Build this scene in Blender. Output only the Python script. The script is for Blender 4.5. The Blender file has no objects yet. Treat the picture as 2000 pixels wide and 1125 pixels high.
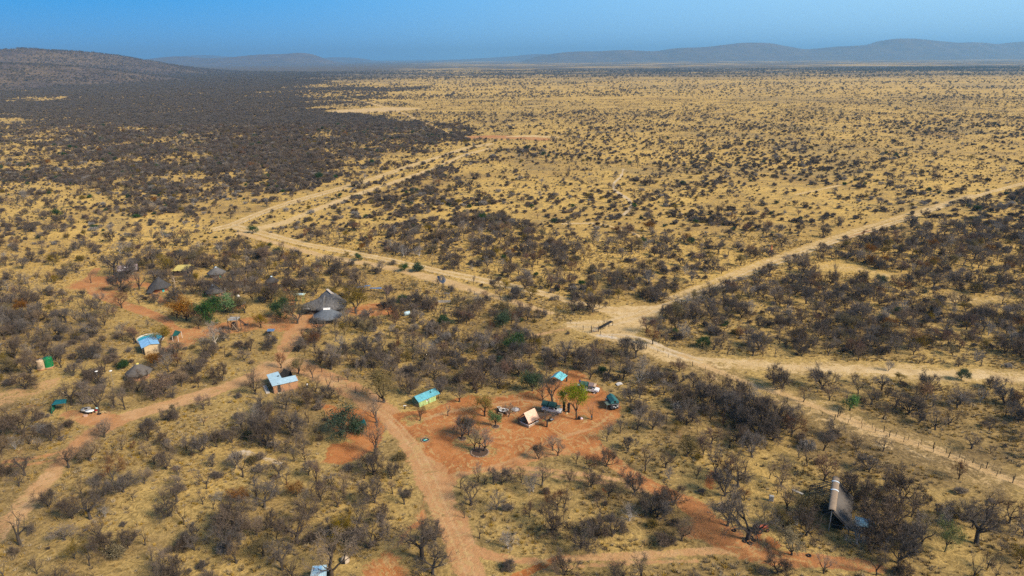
import bpy, bmesh, math, random
import numpy as np
from mathutils import Vector, Matrix

C = bpy.context.scene.collection
SC = bpy.context.scene
R = math.radians
random.seed(7)
rng = np.random.default_rng(11)

# ------------------------------------------------------------------ camera
CAM_H = 85.0
PITCH = R(18.64)
ROLL = 0.0075
FPX = 1333.0
_f = Vector((0, math.cos(PITCH), -math.sin(PITCH)))
_r = Vector((1, 0, 0))
_u = Vector((0, math.sin(PITCH), math.cos(PITCH)))
CR = _r * math.cos(ROLL) - _u * math.sin(ROLL)
CU = _u * math.cos(ROLL) + _r * math.sin(ROLL)
cd = bpy.data.cameras.new("camera")
cam = bpy.data.objects.new("camera", cd)
C.objects.link(cam)
m = Matrix((CR, CU, -_f)).transposed().to_4x4()
m.translation = (0, 0, CAM_H)
cam.matrix_world = m
cd.sensor_width = 36.0
cd.lens = 36.0 * FPX / 2000.0
cd.clip_start = 1.0
cd.clip_end = 120000.0
SC.camera = cam

# ------------------------------------------------------------------ world, sun, exposure
SUN_EL, SUN_AZ = R(38), R(118)       # azimuth clockwise from +Y (north): the sun stands to the right, a little behind
w = bpy.data.worlds.new("World")
SC.world = w
w.use_nodes = True
nt = w.node_tree
nt.nodes.clear()
out = nt.nodes.new('ShaderNodeOutputWorld')
bg = nt.nodes.new('ShaderNodeBackground')
sky = nt.nodes.new('ShaderNodeTexSky')
sky.sky_type = 'NISHITA'
sky.sun_disc = False
sky.sun_elevation = SUN_EL
sky.sun_rotation = SUN_AZ
sky.altitude = 1200
sky.air_density = 1.0
sky.dust_density = 0.6
sky.ozone_density = 2.0
bg.inputs['Strength'].default_value = 0.07
# the clear evening sky keeps its blue down to the horizon: deep on the left, paling to the right
geo = nt.nodes.new('ShaderNodeTexCoord')
sep = nt.nodes.new('ShaderNodeSeparateXYZ')
nt.links.new(geo.outputs['Generated'], sep.inputs[0])
mx = nt.nodes.new('ShaderNodeMapRange')
mx.inputs['From Min'].default_value = -0.62
mx.inputs['From Max'].default_value = 0.68
mx.interpolation_type = 'SMOOTHSTEP'
nt.links.new(sep.outputs['X'], mx.inputs['Value'])
az = nt.nodes.new('ShaderNodeMix'); az.data_type = 'RGBA'
az.inputs[6].default_value = SKY_L = (0.0, 2.15, 5.4, 1)
az.inputs[7].default_value = SKY_R = (2.5, 4.6, 6.4, 1)
nt.links.new(mx.outputs[0], az.inputs[0])
mz = nt.nodes.new('ShaderNodeMapRange')
mz.inputs['From Min'].default_value = 0.10
mz.inputs['From Max'].default_value = 0.60
nt.links.new(sep.outputs['Z'], mz.inputs['Value'])
mix = nt.nodes.new('ShaderNodeMix'); mix.data_type = 'RGBA'
nt.links.new(mz.outputs[0], mix.inputs[0])
hzn = nt.nodes.new('ShaderNodeMix'); hzn.data_type = 'RGBA'      # it pales towards the horizon
hzr = nt.nodes.new('ShaderNodeMapRange'); hzr.inputs['From Min'].default_value = 0.0; hzr.inputs['From Max'].default_value = 0.085
hzr.inputs['To Min'].default_value = 0.36; hzr.inputs['To Max'].default_value = 0.0
nt.links.new(sep.outputs['Z'], hzr.inputs['Value']); nt.links.new(hzr.outputs[0], hzn.inputs[0])
nt.links.new(az.outputs[2], hzn.inputs[6]); hzn.inputs[7].default_value = (2.3, 3.7, 5.2, 1)
nt.links.new(hzn.outputs[2], mix.inputs[6])
nt.links.new(sky.outputs[0], mix.inputs[7])
nt.links.new(mix.outputs[2], bg.inputs['Color'])
nt.links.new(bg.outputs[0], out.inputs['Surface'])

sl = bpy.data.lights.new("sun", 'SUN')
sl.energy = 2.9
sl.angle = R(18)
sl.color = (1.0, 0.86, 0.68)
sun = bpy.data.objects.new("sun", sl)
C.objects.link(sun)
sd = Vector((math.sin(SUN_AZ) * math.cos(SUN_EL), math.cos(SUN_AZ) * math.cos(SUN_EL), math.sin(SUN_EL)))
sun.rotation_euler = (-sd).to_track_quat('-Z', 'Y').to_euler()
sun.location = (300, -200, 400)

SC.view_settings.view_transform = 'Standard'
SC.view_settings.look = 'None'
SC.view_settings.gamma = 1.0
SC.view_settings.exposure = 1.30
SC.cycles.max_bounces = 6
SC.cycles.diffuse_bounces = 2
SC.cycles.glossy_bounces = 2
SC.cycles.transparent_max_bounces = 8
SC.cycles.volume_bounces = 1
SC.cycles.use_denoising = False

# ------------------------------------------------------------------ helpers: photo measurement -> ground metres
def P(u, v, z=0.0):
    a = (u - 1000.0) / FPX
    b = -(v - 562.5) / FPX
    d = _f + CR * a + CU * b
    t = (z - CAM_H) / d.z
    return Vector((d.x * t, d.y * t, z))

def S(u, v):
    p = P(u, v)
    return FPX / ((p - Vector((0, 0, CAM_H))).dot(_f))

def dep(u, v):
    p = P(u, v)
    return math.atan2(CAM_H, p.xy.length)

def proj(x, y, z=0.0):
    x = np.asarray(x, float); y = np.asarray(y, float); z = np.asarray(z, float) - CAM_H
    zc = np.maximum(x * _f.x + y * _f.y + z * _f.z, 1e-3)
    xc = x * CR.x + y * CR.y + z * CR.z
    yc = x * CU.x + y * CU.y + z * CU.z
    return 1000 + FPX * xc / zc, 562.5 - FPX * yc / zc

def Parr(u, v):
    u = np.asarray(u, float); v = np.asarray(v, float)
    a = (u - 1000.0) / FPX; b = -(v - 562.5) / FPX
    dx = _f.x + CR.x * a + CU.x * b
    dy = _f.y + CR.y * a + CU.y * b
    dz = _f.z + CR.z * a + CU.z * b
    t = -CAM_H / dz
    return dx * t, dy * t

def hm(u, v, hpx):            # metres of height that measure hpx on the photo at (u, v)
    return hpx / (S(u, v) * math.cos(dep(u, v)))

_perm = rng.random((256, 256)).astype(np.float64)
def vnoise(x, y):
    xi = np.floor(x).astype(int); yi = np.floor(y).astype(int)
    fx = x - xi; fy = y - yi
    fx = fx * fx * (3 - 2 * fx); fy = fy * fy * (3 - 2 * fy)
    a = _perm[xi & 255, yi & 255]; b = _perm[(xi + 1) & 255, yi & 255]
    c = _perm[xi & 255, (yi + 1) & 255]; d = _perm[(xi + 1) & 255, (yi + 1) & 255]
    return (a * (1 - fx) + b * fx) * (1 - fy) + (c * (1 - fx) + d * fx) * fy

def fbm(x, y, o=4):
    s = 0; a = 0.5; n = 0
    for i in range(o):
        s = s + a * vnoise(x * 2 ** i + 17.3 * i, y * 2 ** i + 5.1 * i); n += a; a *= 0.5
    return s / n

def inpoly(u, v, poly):
    u = np.asarray(u, float); v = np.asarray(v, float)
    r = np.zeros(u.shape, bool)
    n = len(poly); j = n - 1
    for i in range(n):
        xi, yi = poly[i]; xj, yj = poly[j]
        c = ((yi > v) != (yj > v)) & (u < (xj - xi) * (v - yi) / ((yj - yi) if yj != yi else 1e-9) + xi)
        r ^= c; j = i
    return r

# ------------------------------------------------------------------ object helpers
def tag(o, label=None, cat=None, group=None, kind=None):
    if label: o['label'] = label
    if cat: o['category'] = cat
    if group: o['group'] = group
    if kind: o['kind'] = kind
    return o

def thing(name, label, cat, loc=(0, 0, 0), rz=0.0, group=None):
    o = bpy.data.objects.new(name, None)
    o.empty_display_size = 0.3
    C.objects.link(o)
    o.location = loc
    o.rotation_euler = (0, 0, rz)
    return tag(o, label, cat, group)

def copy_tree(o, parent=None):
    c = o.copy(); C.objects.link(c)
    if parent is not None: c.parent = parent
    for ch in list(o.children): copy_tree(ch, c)
    return c

def link_mesh(name, me, mats, parent=None):
    for mm in (mats if isinstance(mats, (list, tuple)) else [mats]):
        me.materials.append(mm)
    o = bpy.data.objects.new(name, me)
    C.objects.link(o)
    if parent is not None: o.parent = parent
    return o

def np_mesh(name, verts, faces, smooth=False):
    """verts (N,3), faces (M,k) arrays"""
    verts = np.asarray(verts, np.float32); faces = np.asarray(faces, np.int32)
    me = bpy.data.meshes.new(name)
    M, k = faces.shape
    me.vertices.add(len(verts)); me.vertices.foreach_set('co', verts.ravel())
    me.loops.add(M * k); me.loops.foreach_set('vertex_index', faces.ravel())
    me.polygons.add(M); me.polygons.foreach_set('loop_start', np.arange(M, dtype=np.int32) * k)
    me.update(calc_edges=True)
    me.validate()
    if smooth: me.polygons.foreach_set('use_smooth', np.ones(M, bool))
    return me

class MB:
    """collects simple shapes and builds them as one mesh"""
    def __init__(s): s.v = []; s.f = []; s.mi = []; s.sm = []
    def add(s, vs, fs, mi=0, sm=False):
        o = len(s.v); s.v += [tuple(x) for x in vs]
        for f in fs:
            s.f.append([i + o for i in f]); s.mi.append(mi); s.sm.append(sm)
        return s
    def box(s, x, y, z, sx, sy, sz, rz=0.0, mi=0, rx=0.0, ry=0.0):
        mt = Matrix.Translation((x, y, z)) @ Matrix.Rotation(rz, 4, 'Z') @ Matrix.Rotation(ry, 4, 'Y') @ Matrix.Rotation(rx, 4, 'X')
        vs = [mt @ Vector((a * sx / 2, b * sy / 2, c * sz / 2)) for a in (-1, 1) for b in (-1, 1) for c in (-1, 1)]
        return s.add(vs, [(0, 1, 3, 2), (4, 6, 7, 5), (0, 4, 5, 1), (2, 3, 7, 6), (0, 2, 6, 4), (1, 5, 7, 3)], mi)
    def tube(s, p0, p1, r0, r1=None, n=8, mi=0, cap=True, sm=True):
        r1 = r0 if r1 is None else r1
        p0 = Vector(p0); p1 = Vector(p1); d = (p1 - p0)
        if d.length < 1e-6: return s
        q = d.to_track_quat('Z', 'Y')
        vs = []
        for p, r in ((p0, r0), (p1, r1)):
            for k in range(n):
                a = 2 * math.pi * k / n
                vs.append(p + q @ Vector((r * math.cos(a), r * math.sin(a), 0)))
        s.add(vs, [(k, (k + 1) % n, n + (k + 1) % n, n + k) for k in range(n)], mi, sm)
        if cap:
            s.add(vs[:n], [tuple(reversed(range(n)))], mi); s.add(vs[n:], [tuple(range(n))], mi)
        return s
    def path(s, pts, r, n=6, mi=0):
        for i in range(len(pts) - 1):
            ra = r[i] if isinstance(r, (list, tuple)) else r
            rb = r[i + 1] if isinstance(r, (list, tuple)) else r
            s.tube(pts[i], pts[i + 1], ra, rb, n, mi, cap=True)
        return s
    def sheet(s, pts, th=0.04, mi=0):
        """planar polygon given a thickness downwards"""
        n = len(pts); vs = [Vector(p) for p in pts]; lo = [p - Vector((0, 0, th)) for p in vs]
        s.add(vs + lo, [tuple(range(n)), tuple(reversed(range(n, 2 * n)))] + [(i, n + i, n + (i + 1) % n, (i + 1) % n) for i in range(n)], mi)
        return s
    def lathe(s, prof, n=24, mi=0, cx=0, cy=0, sx=1.0, sy=1.0, sm=True):
        vs = []
        for (r, z) in prof:
            for k in range(n):
                a = 2 * math.pi * k / n
                vs.append((cx + r * math.cos(a) * sx, cy + r * math.sin(a) * sy, z))
        fs = []
        for i in range(len(prof) - 1):
            for k in range(n):
                fs.append((i * n + k, i * n + (k + 1) % n, (i + 1) * n + (k + 1) % n, (i + 1) * n + k))
        return s.add(vs, fs, mi, sm)
    def grid(s, G, mi=0, sm=True, close=False):
        """G: rows of points"""
        a = len(G); b = len(G[0]); vs = [p for row in G for p in row]; fs = []
        for i in range(a - 1):
            for j in range(b if close else b - 1):
                j2 = (j + 1) % b
                fs.append((i * b + j, i * b + j2, (i + 1) * b + j2, (i + 1) * b + j))
        return s.add(vs, fs, mi, sm)
    def build(s, name, mats, parent=None, bevel=0.0):
        me = bpy.data.meshes.new(name)
        me.from_pydata(s.v, [], s.f)
        me.polygons.foreach_set('material_index', s.mi)
        me.polygons.foreach_set('use_smooth', s.sm)
        me.update()
        o = link_mesh(name, me, mats, parent)
        if bevel:
            b = o.modifiers.new('bevel', 'BEVEL'); b.width = bevel; b.segments = 2; b.limit_method = 'ANGLE'
        return o

# ------------------------------------------------------------------ materials
MATS = {}
def mat(name, col, rough=0.85, var=0.25, scale=3.0, metal=0.0, rand=0.0, bump=0.0, col2=None, spec=0.25, stretch=None):
    """procedural: two-scale noise between darker and lighter tones of the thing's own colour"""
    if name in MATS: return MATS[name]
    mm = bpy.data.materials.new(name); mm.use_nodes = True
    t = mm.node_tree; b = t.nodes['Principled BSDF']
    b.inputs['Roughness'].default_value = rough
    b.inputs['Metallic'].default_value = metal
    b.inputs['Specular IOR Level'].default_value = spec
    tc = t.nodes.new('ShaderNodeTexCoord')
    src = tc.outputs['Object']
    if stretch:
        mp = t.nodes.new('ShaderNodeMapping'); mp.inputs['Scale'].default_value = stretch
        t.links.new(src, mp.inputs[0]); src = mp.outputs[0]
    n1 = t.nodes.new('ShaderNodeTexNoise'); n1.inputs['Scale'].default_value = scale; n1.inputs['Detail'].default_value = 5
    n1.inputs['Roughness'].default_value = 0.65
    t.links.new(src, n1.inputs['Vector'])
    rp = t.nodes.new('ShaderNodeValToRGB')
    c2 = col2 or tuple(min(1, c * (1 + var)) for c in col)
    c1 = tuple(c * (1 - var) for c in col)
    rp.color_ramp.elements[0].position = 0.32; rp.color_ramp.elements[0].color = (*c1, 1)
    rp.color_ramp.elements[1].position = 0.68; rp.color_ramp.elements[1].color = (*c2, 1)
    t.links.new(n1.outputs['Fac'], rp.inputs[0])
    cur = rp.outputs[0]
    if rand:
        oi = t.nodes.new('ShaderNodeObjectInfo')
        mr = t.nodes.new('ShaderNodeMapRange')
        mr.inputs['To Min'].default_value = 1 - rand; mr.inputs['To Max'].default_value = 1 + rand
        t.links.new(oi.outputs['Random'], mr.inputs[0])
        hs = t.nodes.new('ShaderNodeHueSaturation')
        t.links.new(cur, hs.inputs['Color']); t.links.new(mr.outputs[0], hs.inputs['Value'])
        m2 = t.nodes.new('ShaderNodeMath'); m2.operation = 'MULTIPLY_ADD'
        m2.inputs[1].default_value = 7.31; m2.inputs[2].default_value = 0
        t.links.new(oi.outputs['Random'], m2.inputs[0])
        fr = t.nodes.new('ShaderNodeMath'); fr.operation = 'FRACT'; t.links.new(m2.outputs[0], fr.inputs[0])
        m3 = t.nodes.new('ShaderNodeMapRange'); m3.inputs['To Min'].default_value = 0.65; m3.inputs['To Max'].default_value = 1.35
        t.links.new(fr.outputs[0], m3.inputs[0]); t.links.new(m3.outputs[0], hs.inputs['Saturation'])
        cur = hs.outputs[0]
    t.links.new(cur, b.inputs['Base Color'])
    if bump:
        bp = t.nodes.new('ShaderNodeBump'); bp.inputs['Strength'].default_value = bump; bp.inputs['Distance'].default_value = 0.05
        t.links.new(n1.outputs['Fac'], bp.inputs['Height']); t.links.new(bp.outputs[0], b.inputs['Normal'])
    MATS[name] = mm
    return mm

def savanna_material(name, hill=False):
    mm = bpy.data.materials.new(name); mm.use_nodes = True
    t = mm.node_tree; N = t.nodes; L = t.links
    b = N['Principled BSDF']; b.inputs['Roughness'].default_value = 0.95; b.inputs['Specular IOR Level'].default_value = 0.1
    pos = N.new('ShaderNodeNewGeometry').outputs['Position']
    def noise(scale, detail=4, rough=0.6, dist=0.0, off=(0, 0, 0)):
        mp = N.new('ShaderNodeMapping'); mp.inputs['Scale'].default_value = (scale,) * 3; mp.inputs['Location'].default_value = off
        L.new(pos, mp.inputs[0])
        n = N.new('ShaderNodeTexNoise'); n.inputs['Scale'].default_value = 1.0; n.inputs['Detail'].default_value = detail
        n.inputs['Roughness'].default_value = rough; n.inputs['Distortion'].default_value = dist
        L.new(mp.outputs[0], n.inputs['Vector']); return n.outputs['Fac']
    def ramp(f, stops):
        r = N.new('ShaderNodeValToRGB'); e = r.color_ramp.elements
        while len(e) < len(stops): e.new(0.5)
        for k, (p, c) in enumerate(stops): e[k].position = p; e[k].color = (*c, 1)
        L.new(f, r.inputs[0]); return r.outputs[0]
    def mixc(f, a, c, mode='MIX'):
        x = N.new('ShaderNodeMix'); x.data_type = 'RGBA'; x.blend_type = mode
        if isinstance(f, float): x.inputs[0].default_value = f
        else: L.new(f, x.inputs[0])
        for i, q in ((6, a), (7, c)):
            if isinstance(q, tuple): x.inputs[i].default_value = (*q, 1)
            else: L.new(q, x.inputs[i])
        return x.outputs[2]
    def rng_(f, a, c, lo=0.0, hi=1.0, smooth=True):
        r = N.new('ShaderNodeMapRange'); r.interpolation_type = 'SMOOTHSTEP' if smooth else 'LINEAR'
        for k, q in (('From Min', a), ('From Max', c), ('To Min', lo), ('To Max', hi)): r.inputs[k].default_value = q
        L.new(f, r.inputs['Value']); return r.outputs[0]
    def mth(op, a, c=0.0):
        x = N.new('ShaderNodeMath'); x.operation = op
        for i, q in ((0, a), (1, c)):
            if isinstance(q, (int, float)): x.inputs[i].default_value = q
            else: L.new(q, x.inputs[i])
        return x.outputs[0]
    sp = N.new('ShaderNodeSeparateXYZ'); L.new(pos, sp.inputs[0])
    # dry grass: foreground olive-straw, brighter golden straw on the open plain
    big = noise(1 / 38.0, 5, 0.62, 0.6)
    near = ramp(big, [(0.30, (0.158, 0.109, 0.050)), (0.44, (0.255, 0.174, 0.066)), (0.56, (0.350, 0.242, 0.084)), (0.72, (0.410, 0.275, 0.088))])
    big2 = noise(1 / 90.0, 6, 0.65, 0.5, (3.1, 7.7, 0))
    far = ramp(big2, [(0.30, (0.262, 0.166, 0.062)), (0.45, (0.430, 0.278, 0.080)), (0.60, (0.515, 0.338, 0.094)), (0.75, (0.535, 0.334, 0.100))])
    g = mixc(rng_(sp.outputs['Y'], 150, 330), near, far)
    vfar = ramp(big2, [(0.30, (0.38, 0.24, 0.070)), (0.5, (0.52, 0.335, 0.092)), (0.7, (0.57, 0.38, 0.112))])
    g = mixc(rng_(sp.outputs['Y'], 900, 2200), g, vfar)
    # rusty and grey patches
    pat = noise(1 / 14.0, 5, 0.7, 1.2, (11, 3, 0))
    g = mixc(mth('MULTIPLY', rng_(pat, 0.60, 0.72), 0.6), g, (0.235, 0.125, 0.062))
    pat2 = noise(1 / 9.0, 5, 0.7, 1.5, (1, 23, 0))
    g = mixc(mth('MULTIPLY', rng_(pat2, 0.60, 0.74), 0.55), g, (0.180, 0.160, 0.115))
    # broad olive-brown patches of the open plain
    pat3 = noise(1 / 130.0, 6, 0.68, 0.8, (31, 13, 0))
    g = mixc(mth('MULTIPLY', mth('MULTIPLY', rng_(pat3, 0.52, 0.64), rng_(sp.outputs['Y'], 260, 500)), 0.62), g, (0.235, 0.170, 0.075))
    pat4 = noise(1 / 420.0, 5, 0.62, 0.6, (8, 33, 0))
    g = mixc(mth('MULTIPLY', mth('MULTIPLY', rng_(pat4, 0.50, 0.62), rng_(sp.outputs['Y'], 700, 1500)), 0.5), g, (0.260, 0.185, 0.085))
    # tufts
    tf = noise(1 / 2.1, 5, 0.75, 2.4)
    tv = rng_(tf, 0.32, 0.68, 0.58, 1.36)
    fine = noise(1 / 0.45, 3, 0.7, 1.0)
    fv = rng_(fine, 0.25, 0.75, 0.80, 1.18)
    mot = noise(1 / 5.5, 5, 0.72, 1.6, (17, 2, 0)); mot2 = noise(1 / 19.0, 5, 0.70, 1.0, (6, 27, 0))
    mk = rng_(sp.outputs['Y'], 220, 420)
    g = mixc(mth('MULTIPLY', mth('MULTIPLY', rng_(mot, 0.50, 0.62), mk), 0.55), g, (0.215, 0.150, 0.068))
    g = mixc(mth('MULTIPLY', mth('MULTIPLY', rng_(mot2, 0.52, 0.62), mk), 0.45), g, (0.165, 0.125, 0.066))
    g = mixc(1.0, g, tv, 'MULTIPLY'); g = mixc(1.0, g, fv, 'MULTIPLY')
    if hill:
        h1 = noise(1 / 260.0, 5, 0.6, 0.5); h2 = noise(1 / 22.0, 5, 0.72, 0.8)
        hb = ramp(h2, [(0.40, (0.055, 0.045, 0.040)), (0.54, (0.105, 0.078, 0.062)), (0.70, (0.200, 0.130, 0.088))])
        g = mixc(rng_(h1, 0.35, 0.65, 0.86, 1.0), g, hb)
    else:
        # bush cover of the country beyond the separately built bushes
        r2 = mth('DIVIDE', sp.outputs['X'], mth('MAXIMUM', sp.outputs['Y'], 1.0))
        lefty = rng_(r2, -0.05, -0.45, 0.0, 0.30)
        fb = noise(1 / 420.0, 8, 0.72, 0.4, (5, 9, 0))
        bands = noise(1 / 1500.0, 3, 0.6, 0.3, (2, 4, 0))
        fm = mth('ADD', mth('ADD', mth('MULTIPLY', fb, 0.7), mth('MULTIPLY', bands, 0.5)), lefty)
        cover = mth('MULTIPLY', rng_(fm, 0.50, 0.62), rng_(sp.outputs['Y'], 2300, 4000))
        g = mixc(mth('MULTIPLY', cover, 0.92), g, (0.085, 0.070, 0.058))
        # bare earth of tracks and clearings, carried by the sheets' own attributes
        a1 = N.new('ShaderNodeAttribute'); a1.attribute_name = 'dirt'
        a2 = N.new('ShaderNodeAttribute'); a2.attribute_name = 'tone'
        ed = noise(1 / 3.2, 6, 0.75, 1.8, (4, 4, 0))
        stains = noise(1 / 5.5, 5, 0.65, 1.2, (9, 1, 0))
        red = ramp(stains, [(0.30, (0.245, 0.082, 0.025)), (0.52, (0.380, 0.140, 0.041)), (0.74, (0.440, 0.195, 0.067))])
        pale = ramp(stains, [(0.30, (0.370, 0.195, 0.085)), (0.52, (0.440, 0.250, 0.115)), (0.74, (0.480, 0.300, 0.155))])
        straw = ramp(stains, [(0.30, (0.430, 0.295, 0.130)), (0.52, (0.530, 0.375, 0.175)), (0.74, (0.600, 0.445, 0.240))])
        chalk = ramp(stains, [(0.30, (0.40, 0.31, 0.20)), (0.6, (0.56, 0.48, 0.37))])
        d = mixc(rng_(a2.outputs['Fac'], 0.0, 1.0, smooth=False), red, pale)
        d = mixc(rng_(a2.outputs['Fac'], 1.0, 2.0, smooth=False), d, straw)
        d = mixc(rng_(a2.outputs['Fac'], 2.0, 3.0, smooth=False), d, chalk)
        lm = noise(1 / 5.0, 6, 0.72, 3.5, (7, 21, 0)); lz = noise(1 / 26.0, 3, 0.6, 0.5, (3, 2, 0))
        d = mixc(mth('MULTIPLY', mth('MULTIPLY', rng_(lm, 0.52, 0.58), rng_(lz, 0.42, 0.52)), 0.8), d, (0.430, 0.285, 0.120))
        d = mixc(1.0, d, rng_(fine, 0.25, 0.75, 0.88, 1.10), 'MULTIPLY')
        k = mth('ADD', a1.outputs['Fac'], mth('MULTIPLY', mth('SUBTRACT', ed, 0.5), 1.5))
        lit = noise(1 / 2.4, 5, 0.72, 2.6, (14, 8, 0))
        lit2 = noise(1 / 7.0, 5, 0.70, 3.0, (4, 18, 0))
        k2 = mth('SUBTRACT', rng_(k, 0.36, 0.62), mth('MULTIPLY', rng_(lit, 0.59, 0.68), 0.7))
        k2 = mth('SUBTRACT', k2, mth('MULTIPLY', rng_(lit2, 0.60, 0.66), 0.75))
        on = rng_(a1.outputs['Fac'], 0.0, 0.12)
        g = mixc(mth('MULTIPLY', mth('MAXIMUM', k2, 0.0), on), g, d)
    L.new(g, b.inputs['Base Color'])
    bp = N.new('ShaderNodeBump'); bp.inputs['Strength'].default_value = 0.6; bp.inputs['Distance'].default_value = 0.35
    L.new(tf, bp.inputs['Height']); L.new(bp.outputs[0], b.inputs['Normal'])
    return mm
# ------------------------------------------------------------------ ground
GROUND = savanna_material('dry_savanna')
def axis(lo, hi, near_lo, near_hi, step, ratio=1.12):
    a = list(np.arange(near_lo, near_hi + step, step)); s = step
    while a[-1] < hi: s *= ratio; a.append(a[-1] + s)
    s = step; b = [a[0]]
    while b[-1] > lo: s *= ratio; b.append(b[-1] - s)
    return np.array(sorted(set(b[1:] + a)))
gx = axis(-42000, 42000, -400, 500, 25); gy = axis(-1500, 44000, 0, 900, 25)
X, Y = np.meshgrid(gx, gy)
gv = np.stack([X.ravel(), Y.ravel(), np.zeros(X.size)], 1)
nx, ny = len(gx), len(gy)
ii = (np.arange(ny - 1)[:, None] * nx + np.arange(nx - 1)[None, :]).ravel()
gf = np.stack([ii, ii + 1, ii + nx + 1, ii + nx], 1)
ground = link_mesh('ground', np_mesh('ground', gv, gf), GROUND)
tag(ground, 'dry straw-coloured savanna grassland stretching to the hills', 'ground', kind='structure')

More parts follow.
